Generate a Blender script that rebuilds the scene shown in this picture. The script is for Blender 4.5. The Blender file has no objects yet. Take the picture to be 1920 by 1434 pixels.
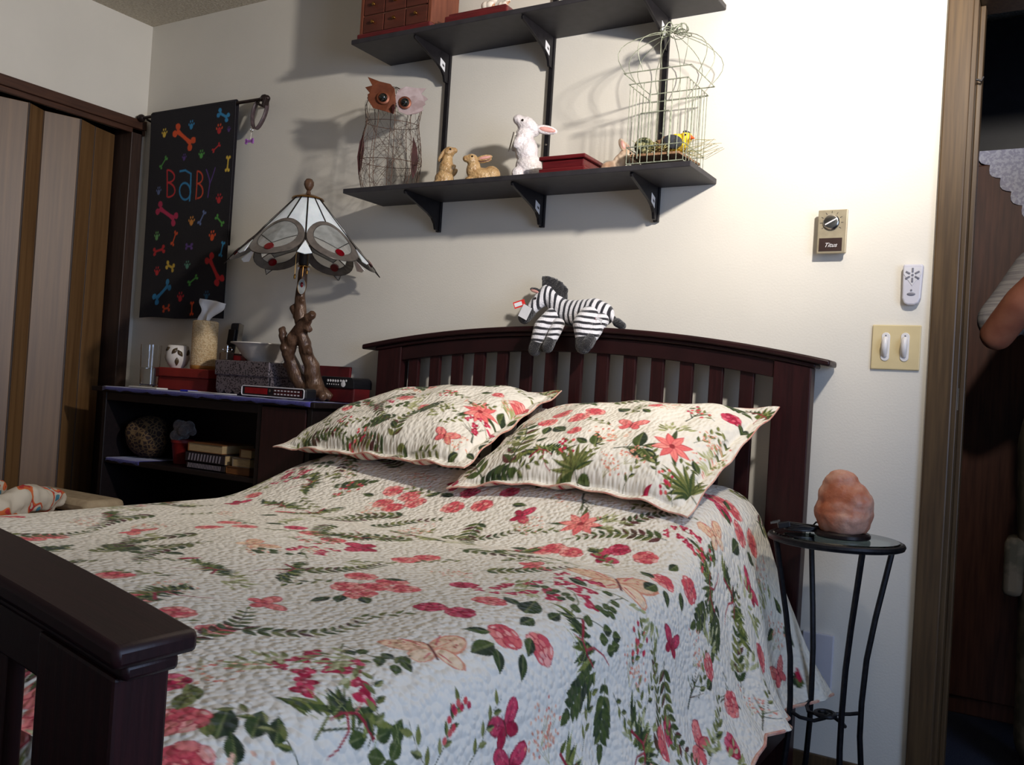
import bpy, math, random
import numpy as np
from mathutils import Vector, Matrix, Euler

random.seed(7); np.random.seed(7)
SC = bpy.context.scene
COL = SC.collection
PI = math.pi

# ------------------------------------------------------------------ camera
cam_data = bpy.data.cameras.new('camera')
cam = bpy.data.objects.new('camera', cam_data); COL.objects.link(cam)
cam_data.sensor_fit = 'HORIZONTAL'; cam_data.sensor_width = 36.0
cam_data.lens = 36.0 * 1717.74 / 1920.0
cam_data.clip_start = 0.02
cam.matrix_world = Matrix(((0.8548581, -0.0469641, 0.5167320, 0.00000), (0.5150541, -0.0436223, -0.8560470, -2.50000), (0.0627446, 0.9979436, -0.0131018, 0.97000), (0.0000000, 0.0000000, 0.0000000, 1.00000)))
SC.camera = cam

# ------------------------------------------------------------------ light
SC.view_settings.view_transform = 'Standard'
SC.view_settings.look = 'None'
SC.view_settings.exposure = 0.12
SC.view_settings.gamma = 1.0
SC.view_settings.use_curve_mapping = False
world = bpy.data.worlds.new('world'); SC.world = world; world.use_nodes = True
world.node_tree.nodes['Background'].inputs[0].default_value = (0.10, 0.13, 0.20, 1)
world.node_tree.nodes['Background'].inputs[1].default_value = 0.3

def add_light(name, kind, loc, energy, color, rot=(0, 0, 0), **kw):
    d = bpy.data.lights.new(name, kind); d.energy = energy; d.color = color
    for k, v in kw.items(): setattr(d, k, v)
    o = bpy.data.objects.new(name, d); COL.objects.link(o); o.location = loc; o.rotation_euler = rot
    return o
LAMP = Vector((0.03, -1.02, 2.06))
AIM = Vector((-0.88, 0.46, 0.06)).normalized()          # the spotlight head points to the left along the wall
add_light('bulb_light', 'SPOT', LAMP, 135, (1.0, 0.93, 0.85), rot=AIM.to_track_quat('-Z', 'Y').to_euler(), shadow_soft_size=0.045, spot_size=math.radians(150), spot_blend=1.0)
# added cool fill, standing in for daylight from the right hand wall (x = 1.4)
add_light('window_fill', 'AREA', (1.36, -1.75, 1.35), 28, (0.50, 0.66, 1.0), rot=(0, PI / 2, 0), shape='RECTANGLE', size=1.1, size_y=1.2)

# ------------------------------------------------------------------ helpers
def srgb(*c):
    c = [x / 255.0 for x in c]
    return tuple((x / 12.92 if x <= 0.04045 else ((x + 0.055) / 1.055) ** 2.4) for x in c)

def wpos(o):
    v = Vector((0, 0, 0))
    while o is not None:
        v += o.location; o = o.parent
    return v

class MB:
    def __init__(self): self.v = []; self.f = []
    def add(self, vs, fs):
        n = len(self.v); self.v.extend([tuple(p) for p in vs]); self.f.extend([tuple(n + i for i in f) for f in fs]); return self
    def box(self, x0, x1, y0, y1, z0, z1):
        x0, x1 = sorted((x0, x1)); y0, y1 = sorted((y0, y1)); z0, z1 = sorted((z0, z1))
        vs = [(x0, y0, z0), (x1, y0, z0), (x1, y1, z0), (x0, y1, z0), (x0, y0, z1), (x1, y0, z1), (x1, y1, z1), (x0, y1, z1)]
        return self.add(vs, [(0, 3, 2, 1), (4, 5, 6, 7), (0, 1, 5, 4), (1, 2, 6, 5), (2, 3, 7, 6), (3, 0, 4, 7)])
    def obox(self, c, half, M):
        c = Vector(c); vs = []
        for sz in (-1, 1):
            for sx, sy in ((-1, -1), (1, -1), (1, 1), (-1, 1)):
                vs.append(c + M @ Vector((sx * half[0], sy * half[1], sz * half[2])))
        return self.add(vs, [(0, 3, 2, 1), (4, 5, 6, 7), (0, 1, 5, 4), (1, 2, 6, 5), (2, 3, 7, 6), (3, 0, 4, 7)])
    def tube(self, path, r, n=6, closed=False, cap=True):
        P = [Vector(p) for p in path]; m = len(P)
        R = r if isinstance(r, (list, tuple)) else [r] * m
        ref = None; vs = []; fs = []
        for i in range(m):
            a = P[(i - 1) % m] if (closed or i > 0) else P[i]; b = P[(i + 1) % m] if (closed or i < m - 1) else P[i]
            t = (b - a)
            if t.length < 1e-9: t = Vector((0, 0, 1))
            t.normalize()
            if ref is None:
                ref = Vector((0, 0, 1)) if abs(t.z) < 0.9 else Vector((1, 0, 0))
            u = ref - t * ref.dot(t)
            if u.length < 1e-6: u = t.orthogonal()
            u.normalize(); w = t.cross(u); ref = u
            for k in range(n):
                a_ = 2 * PI * k / n
                vs.append(P[i] + (u * math.cos(a_) + w * math.sin(a_)) * R[i])
        for i in range(m if closed else m - 1):
            j = (i + 1) % m
            for k in range(n):
                l = (k + 1) % n
                fs.append((i * n + k, i * n + l, j * n + l, j * n + k))
        if cap and not closed:
            fs.append(tuple(range(n - 1, -1, -1))); fs.append(tuple((m - 1) * n + k for k in range(n)))
        return self.add(vs, fs)
    def lathe(self, prof, c, n=24, ax=None):
        c = Vector(c); vs = []; fs = []; m = len(prof)
        M = ax if ax is not None else Matrix.Identity(3)
        for r, z in prof:
            for k in range(n):
                a = 2 * PI * k / n
                vs.append(c + M @ Vector((r * math.cos(a), r * math.sin(a), z)))
        for i in range(m - 1):
            for k in range(n):
                l = (k + 1) % n
                fs.append((i * n + k, i * n + l, (i + 1) * n + l, (i + 1) * n + k))
        if prof[0][0] > 1e-6: fs.append(tuple(range(n - 1, -1, -1)))
        if prof[-1][0] > 1e-6: fs.append(tuple((m - 1) * n + k for k in range(n)))
        return self.add(vs, fs)
    def ell(self, c, r, M=None, nu=16, nv=10):
        if not isinstance(r, (list, tuple)): r = (r, r, r)
        c = Vector(c); M = M if M is not None else Matrix.Identity(3)
        vs = []; fs = []
        for j in range(1, nv):
            th = PI * j / nv
            for i in range(nu):
                a = 2 * PI * i / nu
                vs.append(c + M @ Vector((r[0] * math.sin(th) * math.cos(a), r[1] * math.sin(th) * math.sin(a), r[2] * math.cos(th))))
        t = len(vs); vs.append(c + M @ Vector((0, 0, r[2]))); vs.append(c + M @ Vector((0, 0, -r[2])))
        for j in range(nv - 2):
            for i in range(nu):
                k = (i + 1) % nu
                fs.append((j * nu + i, (j + 1) * nu + i, (j + 1) * nu + k, j * nu + k))
        for i in range(nu):
            k = (i + 1) % nu
            fs.append((t, i, k)); fs.append((t + 1, (nv - 2) * nu + k, (nv - 2) * nu + i))
        return self.add(vs, fs)
    def prism(self, poly, fn, d0, d1):
        """poly: 2D outline (counter-clockwise), fn(a,b,d) -> 3D"""
        n = len(poly); vs = [fn(a, b, d0) for a, b in poly] + [fn(a, b, d1) for a, b in poly]
        fs = [tuple(range(n - 1, -1, -1)), tuple(range(n, 2 * n))]
        for i in range(n):
            j = (i + 1) % n; fs.append((i, j, n + j, n + i))
        return self.add(vs, fs)
    def chain(self, pts, n=14):
        """tapered capsules through [(p, r), ...], for remeshing"""
        for p, r in pts: self.ell(p, r, nu=n, nv=9)
        for (p, r), (q, s) in zip(pts[:-1], pts[1:]):
            p = Vector(p); q = Vector(q); d = (q - p)
            if d.length > 1e-6: self.tube([p, q], [r, s], n)
        return self
    def build(self, name, m, parent=None, smooth=True, bevel=0, angle=38, remesh=0, smit=0):
        me = bpy.data.meshes.new(name)
        off = wpos(parent) if parent is not None else Vector((0, 0, 0))
        me.from_pydata([(p[0] - off.x, p[1] - off.y, p[2] - off.z) for p in self.v], [], self.f)
        me.validate(); me.update()
        o = bpy.data.objects.new(name, me); COL.objects.link(o)
        if m is not None: me.materials.append(m)
        if parent is not None: o.parent = parent
        if smooth:
            me.shade_smooth()
            if angle and not remesh: me.set_sharp_from_angle(angle=math.radians(angle))
        if bevel:
            b = o.modifiers.new('bevel', 'BEVEL'); b.width = bevel; b.segments = 2; b.limit_method = 'ANGLE'; b.angle_limit = math.radians(40)
        if remesh:
            r = o.modifiers.new('remesh', 'REMESH'); r.mode = 'VOXEL'; r.voxel_size = remesh; r.use_smooth_shade = True
            if smit:
                s = o.modifiers.new('smooth', 'SMOOTH'); s.factor = 0.5; s.iterations = smit
        return o

def thing(name, label, cat, loc=(0, 0, 0), group=None):
    o = bpy.data.objects.new(name, None); COL.objects.link(o); o.location = loc
    o.empty_display_size = 0.05
    return tag(o, label, cat, group)
def tag(o, label=None, cat=None, group=None, kind=None):
    if label: o['label'] = label
    if cat: o['category'] = cat
    if group: o['group'] = group
    if kind: o['kind'] = kind
    return o
def struct(o, label=None):
    o['kind'] = 'structure'
    if label: o['label'] = label
    return o

# ------------------------------------------------------------------ materials
def mat(name, col, rough=0.6, metal=0.0, col2=None, scale=20.0, stretch=(1, 1, 1), detail=4.0, bump=0.0, bscale=None, spec=0.5,
        trans=0.0, emit=None, estr=0.0, contrast=(0.35, 0.65), ior=1.45, sheen=0.0, alpha=1.0, sss=0.0, coat=0.0):
    m = bpy.data.materials.new(name); m.use_nodes = True
    nt = m.node_tree; N = nt.nodes; L = nt.links; b = N['Principled BSDF']
    b.inputs['Base Color'].default_value = (*col, 1); b.inputs['Roughness'].default_value = rough
    b.inputs['Metallic'].default_value = metal; b.inputs['Specular IOR Level'].default_value = spec
    b.inputs['IOR'].default_value = ior; b.inputs['Transmission Weight'].default_value = trans
    b.inputs['Sheen Weight'].default_value = sheen; b.inputs['Alpha'].default_value = alpha
    b.inputs['Coat Weight'].default_value = coat
    if sss: b.inputs['Subsurface Weight'].default_value = sss; b.inputs['Subsurface Scale'].default_value = 0.02
    if emit: b.inputs['Emission Color'].default_value = (*emit, 1); b.inputs['Emission Strength'].default_value = estr
    tc = N.new('ShaderNodeTexCoord'); mp = N.new('ShaderNodeMapping'); mp.inputs['Scale'].default_value = stretch
    L.new(tc.outputs['Object'], mp.inputs['Vector'])
    if col2 is not None:
        no = N.new('ShaderNodeTexNoise'); no.inputs['Scale'].default_value = scale; no.inputs['Detail'].default_value = detail
        L.new(mp.outputs[0], no.inputs['Vector'])
        rp = N.new('ShaderNodeValToRGB'); rp.color_ramp.elements[0].position = contrast[0]; rp.color_ramp.elements[1].position = contrast[1]
        rp.color_ramp.elements[0].color = (*col, 1); rp.color_ramp.elements[1].color = (*col2, 1)
        L.new(no.outputs['Fac'], rp.inputs['Fac']); L.new(rp.outputs[0], b.inputs['Base Color'])
    if bump:
        n2 = N.new('ShaderNodeTexNoise'); n2.inputs['Scale'].default_value = bscale or scale; n2.inputs['Detail'].default_value = 3
        L.new(mp.outputs[0], n2.inputs['Vector'])
        bp = N.new('ShaderNodeBump'); bp.inputs['Strength'].default_value = bump; bp.inputs['Distance'].default_value = 0.01
        L.new(n2.outputs['Fac'], bp.inputs['Height']); L.new(bp.outputs[0], b.inputs['Normal'])
    return m
def vcol_mat(name, rough=0.8, bump=0.0, bscale=60, sheen=0.0, voro=False, dist=0.006):
    """colour printed on the cloth (stored on the mesh) with woven relief"""
    m = mat(name, (0.8, 0.8, 0.8), rough, sheen=sheen, spec=0.2)
    nt = m.node_tree; N = nt.nodes; L = nt.links; b = N['Principled BSDF']
    a = N.new('ShaderNodeAttribute'); a.attribute_name = 'print'
    L.new(a.outputs['Color'], b.inputs['Base Color'])
    if bump:
        at = N.new('ShaderNodeAttribute'); at.attribute_name = 'cloth'
        if voro:
            n2 = N.new('ShaderNodeTexVoronoi'); n2.feature = 'SMOOTH_F1'; n2.inputs['Scale'].default_value = bscale
            n2.inputs['Smoothness'].default_value = 0.5
            h = n2.outputs['Distance']
        else:
            n2 = N.new('ShaderNodeTexNoise'); n2.inputs['Scale'].default_value = bscale; n2.inputs['Detail'].default_value = 2; h = n2.outputs['Fac']
        L.new(at.outputs['Vector'], n2.inputs['Vector'])
        bp = N.new('ShaderNodeBump'); bp.inputs['Strength'].default_value = bump; bp.inputs['Distance'].default_value = dist
        bp.invert = bool(voro)
        L.new(h, bp.inputs['Height']); L.new(bp.outputs[0], b.inputs['Normal'])
    return m

M = {}
M['wall'] = mat('wall_paint', srgb(226, 221, 210), 0.85, col2=srgb(221, 216, 205), scale=3, bump=0.06, bscale=180, spec=0.2)
M['ceil'] = mat('ceiling_popcorn', srgb(214, 206, 190), 0.95, col2=srgb(190, 180, 162), scale=120, bump=0.8, bscale=110, spec=0.1)
M['carpet'] = mat('carpet', srgb(72, 76, 92), 0.95, col2=srgb(54, 57, 70), scale=300, bump=0.5, bscale=400, spec=0.05)
M['espresso'] = mat('espresso_wood', srgb(42, 18, 19), 0.42, col2=srgb(32, 13, 14), scale=9, stretch=(1, 12, 1), spec=0.35, bump=0.04, bscale=30)
M['espresso_v'] = mat('espresso_wood_upright', srgb(48, 18, 19), 0.42, col2=srgb(36, 13, 14), scale=14, stretch=(10, 10, 0.7), spec=0.35, bump=0.04, bscale=30)
M['espresso_dk'] = mat('dark_walnut', srgb(34, 22, 22), 0.38, col2=srgb(24, 15, 16), scale=10, stretch=(1, 10, 6), spec=0.4)
M['black_wood'] = mat('black_wood', srgb(26, 18, 20), 0.45, col2=srgb(18, 12, 14), scale=10, stretch=(1, 10, 6), spec=0.4)
M['casing'] = mat('casing_wood', srgb(92, 72, 48), 0.4, col2=srgb(72, 55, 37), scale=8, stretch=(14, 14, 0.6), spec=0.5)
M['shelf'] = mat('shelf_laminate', srgb(52, 50, 54), 0.5, col2=srgb(44, 42, 46), scale=30, spec=0.4)
M['black_metal'] = mat('black_metal', srgb(24, 22, 26), 0.42, metal=0.3, col2=srgb(32, 30, 34), scale=60, spec=0.5)
M['iron'] = mat('wrought_iron', srgb(28, 28, 32), 0.4, metal=0.6, col2=srgb(40, 40, 44), scale=80)
M['chrome'] = mat('chrome', srgb(190, 186, 178), 0.2, metal=1.0, col2=srgb(170, 166, 160), scale=50)
M['brass'] = mat('brass', srgb(180, 135, 70), 0.3, metal=1.0, col2=srgb(140, 100, 50), scale=60)
M['white_pl'] = mat('white_plastic', srgb(225, 222, 222), 0.35, col2=srgb(218, 215, 214), scale=10)
M['black_pl'] = mat('black_plastic', srgb(20, 20, 24), 0.35, col2=srgb(26, 26, 30), scale=30)
M['sticker'] = mat('sticker_white', srgb(225, 225, 228), 0.6, col2=srgb(215, 215, 218), scale=40)
M['ink'] = mat('ink_dark', srgb(40, 38, 42), 0.6, col2=srgb(50, 48, 50), scale=40)
# ================================================================== ROOM
XL, XR, YB, YF, ZC = -3.412, 1.40, 0.0, -3.70, 2.443
DX0, DX1, DZ = -0.245, 0.58, 2.04          # doorway in the back wall
WT = 0.11                                   # wall thickness

struct(MB().box(XL - 0.9, XR + 0.2, YF - 0.2, 2.2, -0.06, 0.0).build('floor', M['carpet'], smooth=False))
struct(MB().box(XL - 0.9, XR + 0.2, YF - 0.2, 2.2, ZC, ZC + 0.06).build('ceiling', M['ceil'], smooth=False))
w = MB()
w.box(XL - 0.02, DX0, 0, WT, 0, ZC); w.box(DX1, XR + 0.1, 0, WT, 0, ZC); w.box(DX0, DX1, 0, WT, DZ, ZC)
struct(w.build('wall_back', M['wall'], smooth=False))
# left wall with the closet opening
CY0, CY1, CZ = -0.055, -2.15, 1.995
w = MB()
w.box(XL - 0.1, XL, CY0, 0.0, 0, ZC); w.box(XL - 0.1, XL, YF, CY1, 0, ZC); w.box(XL - 0.1, XL, CY1, CY0, CZ, ZC)
struct(w.build('wall_left', M['wall'], smooth=False))
M['closet_in'] = mat('closet_inside', srgb(70, 60, 50), 0.9, col2=srgb(60, 50, 42), scale=5)
w = MB(); w.box(XL - 0.8, XL - 0.75, YF, 0.1, 0, ZC); w.box(XL - 0.75, XL - 0.1, 0.0, 0.1, 0, ZC)
struct(w.build('wall_closet', M['closet_in'], smooth=False))
# right wall with an assumed window (out of view, placed to go with the cool fill)
WY0, WY1, WZ0, WZ1 = -1.15, -2.35, 0.72, 1.98
w = MB()
w.box(XR, XR + 0.1, WY0, 0, 0, ZC); w.box(XR, XR + 0.1, YF, WY1, 0, ZC); w.box(XR, XR + 0.1, WY1, WY0, 0, WZ0); w.box(XR, XR + 0.1, WY1, WY0, WZ1, ZC)
struct(w.build('wall_right', M['wall'], smooth=False))
win = MB()
for a, b, c, d in ((WY1, WY1 + 0.05, WZ0, WZ1), (WY0 - 0.05, WY0, WZ0, WZ1), (WY1, WY0, WZ0, WZ0 + 0.05), (WY1, WY0, WZ1 - 0.05, WZ1), (-1.77, -1.73, WZ0, WZ1)):
    win.box(XR + 0.02, XR + 0.08, a, b, c, d)
wo = struct(win.build('window_1', M['white_pl'], smooth=False, bevel=0.003))
M['pane'] = mat('window_glass', (0.9, 0.95, 1.0), 0.02, trans=1.0, ior=1.1, col2=(0.92, 0.96, 1.0), scale=2)
for a, b in ((WY1 + 0.05, -1.77), (-1.73, WY0 - 0.05)):
    MB().box(XR + 0.046, XR + 0.054, a, b, WZ0 + 0.05, WZ1 - 0.05).build('pane', M['pane'], wo, smooth=False)
struct(MB().box(XL - 0.1, XR + 0.1, YF - 0.1, YF, 0, ZC).build('wall_front', M['wall'], smooth=False))
# hallway beyond the doorway
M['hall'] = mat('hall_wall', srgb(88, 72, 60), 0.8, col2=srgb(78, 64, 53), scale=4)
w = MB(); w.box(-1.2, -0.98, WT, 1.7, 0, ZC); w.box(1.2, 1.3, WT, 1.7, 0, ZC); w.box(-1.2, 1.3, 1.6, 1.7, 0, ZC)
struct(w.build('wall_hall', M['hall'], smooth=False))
# door casing, jamb and stop, strike plate
t = MB()
for y0, y1, s in ((-0.016, 0.0, 1), (WT, WT + 0.016, 1)):
    t.box(-0.296, DX0 + 0.008, y0, y1, 0, DZ + 0.052); t.box(DX1 - 0.008, DX1 + 0.05, y0, y1, 0, DZ + 0.052)
    t.box(DX0 + 0.008, DX1 - 0.008, y0, y1, DZ - 0.008, DZ + 0.052)
tr = struct(t.build('trim_1', M['casing'], smooth=False, bevel=0.004), 'brown wooden casing around the doorway')
j = MB(); j.box(DX0, DX0 + 0.018, 0, WT, 0, DZ); j.box(DX1 - 0.018, DX1, 0, WT, 0, DZ); j.box(DX0 + 0.018, DX1 - 0.018, 0, WT, DZ - 0.018, DZ)
j.build('jamb', M['casing'], tr, smooth=False, bevel=0.002)
j = MB(); j.box(DX0 + 0.018, DX0 + 0.03, 0.045, 0.08, 0, DZ - 0.018); j.box(DX1 - 0.03, DX1 - 0.018, 0.045, 0.08, 0, DZ - 0.018)
j.build('door_stop', M['casing'], tr, smooth=False, bevel=0.002)
j = MB(); j.box(DX0 + 0.0165, DX0 + 0.0195, 0.008, 0.038, 1.0, 1.055); j.build('strike_plate', M['chrome'], tr, smooth=False)
j = MB(); j.tube([(DX0 + 0.018, 0.03, 1.83), (DX0 + 0.03, 0.03, 1.825), (DX0 + 0.034, 0.03, 1.835)], 0.003, 6); j.build('hook', M['black_metal'], tr)
# closet header + side jamb
h = MB()
h.box(XL, XL + 0.022, CY1 - 0.05, -0.012, CZ - 0.006, CZ + 0.034); h.box(XL, XL + 0.014, CY1 - 0.05, -0.012, CZ - 0.028, CZ - 0.006)
M['header'] = mat('header_wood', srgb(80, 50, 36), 0.45, col2=srgb(62, 38, 28), scale=10, stretch=(10, 0.8, 10))
struct(h.build('trim_2', M['header'], smooth=False, bevel=0.003), 'brown wooden header rail over the closet door')
h = MB(); h.box(XL - 0.1, XL + 0.014, CY0 - 0.022, CY0 + 0.03, 0, CZ - 0.006)
M['jamb_dk'] = mat('closet_jamb', srgb(62, 44, 36), 0.5, col2=srgb(48, 33, 27), scale=10, stretch=(10, 10, 0.8))
struct(h.build('trim_3', M['jamb_dk'], smooth=False, bevel=0.003), 'dark brown closet side jamb by the corner')
# baseboards
b = MB(); b.box(XL, -0.296, -0.012, 0, 0, 0.085); struct(b.build('baseboard_back', M['casing'], smooth=False, bevel=0.003))

# accordion closet door: each fold panel is a part
M['fold'] = mat('fold_door_wood', srgb(118, 86, 50), 0.50, col2=srgb(92, 63, 32), scale=7, stretch=(9, 9, 0.35), contrast=(0.3, 0.7), spec=1.0)
M['fold_h'] = mat('fold_hinge_vinyl', srgb(60, 46, 38), 0.5, col2=srgb(50, 38, 30), scale=20)
dr = bpy.data.objects.new('door_1', None); COL.objects.link(dr); dr.location = (XL - 0.04, -1.1, 0); struct(dr, 'brown accordion folding closet door')
ys = [-0.088, -0.205, -0.295, -0.425, -0.509]
y = -0.509; k = 0
while y > CY1 + 0.1:
    y -= (0.118, 0.090)[k % 2]; ys.append(y); k += 1
xf = [XL - 0.085, XL - 0.05, XL - 0.008]
for i in range(3, len(ys)): xf.append(XL - (0.052 if i % 2 else 0.008))
for i in range(len(ys) - 1):
    a = Vector((xf[i], ys[i], 0)); c = Vector((xf[i + 1], ys[i + 1], 0)); d = (c - a).normalized(); n = Vector((-d.y, d.x, 0))
    a2 = a + d * 0.003; c2 = c - d * 0.003; th = n * 0.004
    p = MB(); zt = 1.962
    vs = [a2 - th, c2 - th, c2 + th, a2 + th]
    p.add([(q.x, q.y, 0.02) for q in vs] + [(q.x, q.y, zt) for q in vs], [(0, 1, 2, 3), (7, 6, 5, 4), (0, 4, 5, 1), (1, 5, 6, 2), (2, 6, 7, 3), (3, 7, 4, 0)])
    p.build('panel', M['fold'], dr, smooth=False, bevel=0.0015)
    MB().tube([(c.x, c.y, 0.02), (c.x, c.y, zt)], 0.0045, 6).build('hinge', M['fold_h'], dr)
# ================================================================== BED
BX = -1.287                                  # centre line of the bed
def arch_h(x): return 1.183 - 0.075 * ((x - BX) / 0.773) ** 2
def arch_f(x): return 0.857 - 0.075 * ((x - BX) / 0.76) ** 2
bed = thing('bed', 'dark espresso wooden slat bed with arched headboard and footboard', 'bed', (BX, -1.05, 0))
def board(part, arch, y0, y1, x0, x1, capx0, capx1, cy0, cy1, rail, zlow, slats, postw, mposts):
    """arched board: cap, moulding, rail, posts, slats. returns the part"""
    n = 28
    xs = [capx0 + (capx1 - capx0) * i / n for i in range(n + 1)]
    xr = [x0 + (x1 - x0) * i / n for i in range(n + 1)]
    def strip(mb, xs, ya, yb, top, bot):
        vs = []; fs = []
        for x in xs: vs += [(x, ya, bot(x)), (x, yb, bot(x)), (x, yb, top(x)), (x, ya, top(x))]
        m = len(xs)
        for i in range(m - 1):
            for k in range(4):
                l = (k + 1) % 4; fs.append((i * 4 + k, i * 4 + l, (i + 1) * 4 + l, (i + 1) * 4 + k))
        fs.append((3, 2, 1, 0)); fs.append(tuple((m - 1) * 4 + k for k in range(4)))
        mb.add(vs, fs)
    rl = MB(); strip(rl, [x0 + postw + (x1 - x0 - 2 * postw) * i / n for i in range(n + 1)], y0 + 0.006, y1 - 0.006, lambda x: arch(x) - 0.03, lambda x: arch(x) - rail)
    pr = rl.build(part, M['espresso'], bed, bevel=0.002)
    cp = MB(); strip(cp, xs, cy0, cy1, lambda x: arch(x), lambda x: arch(x) - 0.017)
    cp.build('cap_rail', M['espresso'], pr, bevel=0.005)
    mo = MB(); strip(mo, [x0 - 0.010 + (x1 - x0 + 0.020) * i / n for i in range(n + 1)], cy0 + 0.012, cy1 - 0.012, lambda x: arch(x) - 0.016, lambda x: arch(x) - 0.029)
    mo.build('moulding', M['espresso'], pr, bevel=0.004)
    for a, b in ((x0, x0 + postw), (x1 - postw, x1)):
        p = MB(); p.add([(a, y0, 0), (b, y0, 0), (b, y1, 0), (a, y1, 0), (a, y0, arch(a) - 0.029), (b, y0, arch(b) - 0.029), (b, y1, arch(b) - 0.029), (a, y1, arch(a) - 0.029)],
                       [(0, 3, 2, 1), (4, 5, 6, 7), (0, 1, 5, 4), (1, 2, 6, 5), (2, 3, 7, 6), (3, 0, 4, 7)])
        p.build('post', M['espresso_v'], pr, smooth=False, bevel=0.003)
    MB().box(x0 + postw, x1 - postw, y0 + 0.008, y1 - 0.008, zlow - 0.16, zlow).build('lower_rail', M['espresso'], pr, smooth=False, bevel=0.002)
    ym = (y0 + y1) / 2
    for a, b in slats:
        p = MB(); p.add([(a, ym - 0.008, zlow - 0.01), (b, ym - 0.008, zlow - 0.01), (b, ym + 0.008, zlow - 0.01), (a, ym + 0.008, zlow - 0.01)] +
                       [(x, yy, arch(x) - rail + 0.012) for x, yy in ((a, ym - 0.008), (b, ym - 0.008), (b, ym + 0.008), (a, ym + 0.008))],
                       [(0, 3, 2, 1), (4, 5, 6, 7), (0, 1, 5, 4), (1, 2, 6, 5), (2, 3, 7, 6), (3, 0, 4, 7)])
        p.build('slat', M['espresso_v'], pr, smooth=False, bevel=0.002)
    return pr
sl = [(-1.875 + 0.0863 * i, -1.875 + 0.0863 * i + 0.0385) for i in range(14)]
board('headboard', arch_h, -0.082, -0.036, -1.997, -0.562, -2.056, -0.514, -0.098, -0.012, 0.075, 0.665, sl, 0.098, 0)
slf = [(x0 + 0.012, x1 + 0.012) for x0, x1 in sl]
board('footboard', arch_f, -2.092, -2.046, -1.990, -0.550, -2.045, -0.535, -2.104, -2.034, 0.068, 0.30, slf, 0.092, 0)
for xs_ in ((-1.985, -1.955), (-0.598, -0.57)):
    MB().box(xs_[0], xs_[1], -2.046, -0.082, 0.14, 0.285).build('side_rail', M['espresso'], bed, smooth=False, bevel=0.003)

M['mattress'] = mat('mattress_ticking', srgb(222, 216, 204), 0.9, col2=srgb(210, 204, 192), scale=30)
mt = MB().box(-1.945, -0.665, -1.94, -0.12, 0.42, 0.615).build('mattress', M['mattress'], bevel=0.04)
tag(mt, 'thick pale mattress hidden under the floral quilt', 'mattress')
bs = MB().box(-1.945, -0.665, -1.94, -0.12, 0.19, 0.418).build('box_spring', M['mattress'], bevel=0.015)
tag(bs, 'pale box spring below the mattress, inside the bed rails', 'box spring')

# QUILT-SURFACE-BEGIN
def sstep(a, b, x):
    t = np.clip((x - a) / (b - a), 0, 1); return t * t * (3 - 2 * t)
QF = np.array([(-1.992, .36), (-1.99, .50), (-1.982, .60), (-1.955, .636), (-1.90, .646), (-1.60, .650), (-1.28, .654), (-.95, .650), (-.80, .647), (-.715, .644), (-.665, .634), (-.632, .612), (-.614, .575), (-.600, .51), (-.582, .43), (-.553, .35), (-.500, .272)])
QH = np.array([(-1.992, .36), (-1.99, .52), (-1.985, .66), (-1.96, .725), (-1.90, .752), (-1.60, .768), (-1.28, .765), (-.95, .768), (-.82, .766), (-.745, .758), (-.698, .735), (-.665, .698), (-.643, .65), (-.612, .565), (-.568, .465), (-.522, .365), (-.465, .282)])
_d = np.sqrt((np.diff(QF, axis=0) ** 2).sum(1)); QS = np.concatenate([[0], np.cumsum(_d)])
def cr_eval(S, V, s):
    """Catmull-Rom through (S, V) at s"""
    T = np.gradient(V, S, axis=0)
    i = np.clip(np.searchsorted(S, s) - 1, 0, len(S) - 2)
    h = S[i + 1] - S[i]; u = (s - S[i]) / h
    h00 = 2 * u**3 - 3 * u**2 + 1; h10 = u**3 - 2 * u**2 + u; h01 = -2 * u**3 + 3 * u**2; h11 = u**3 - u**2
    f = lambda a: a[:, None]
    return f(h00) * V[i] + f(h10 * h) * T[i] + f(h01) * V[i + 1] + f(h11 * h) * T[i + 1]
QT0, QT1 = 0.115, 1.975
def quilt_grid(s, t):
    A = cr_eval(QS, QF, s); B = cr_eval(QS, QH, s)
    y = -t[:, None]
    w = sstep(-0.80, -0.36, y)
    X = A[None, :, 0] * (1 - w) + B[None, :, 0] * w
    Z = A[None, :, 1] * (1 - w) + B[None, :, 1] * w
    S2 = s[None, :]; top = sstep(.30, .42, S2) * (1 - sstep(1.45, 1.62, S2))
    Z = Z + top * (0.004 * np.sin(9 * S2 + 5 * y) + 0.003 * np.sin(17 * y + 4 * S2) - 0.010 * np.exp(-((y + 0.82) / 0.06) ** 2))
    side = sstep(1.62, 2.02, S2)
    X = X + side * (0.014 * np.sin(2 * np.pi * (y + 0.12) / 0.31 + 1.2) + 0.007 * np.sin(2 * np.pi * y / 0.13)) * (1 - 0.5 * sstep(-.25, -.12, y))
    X = X - sstep(1.72, 1.98, S2) * 0.05 * sstep(.155, .215, -y) * (1 - sstep(.38, .50, -y))
    Z = Z + sstep(1.8, 2.05, S2) * 0.02 * np.sin(2 * np.pi * (y + 0.1) / 0.62)
    Y = y + 0 * X
    # foot end rounds over
    e = sstep(1.86, 1.975, t)[:, None]
    Z = Z - 0.03 * e * e * top
    return X, Y, Z
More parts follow.
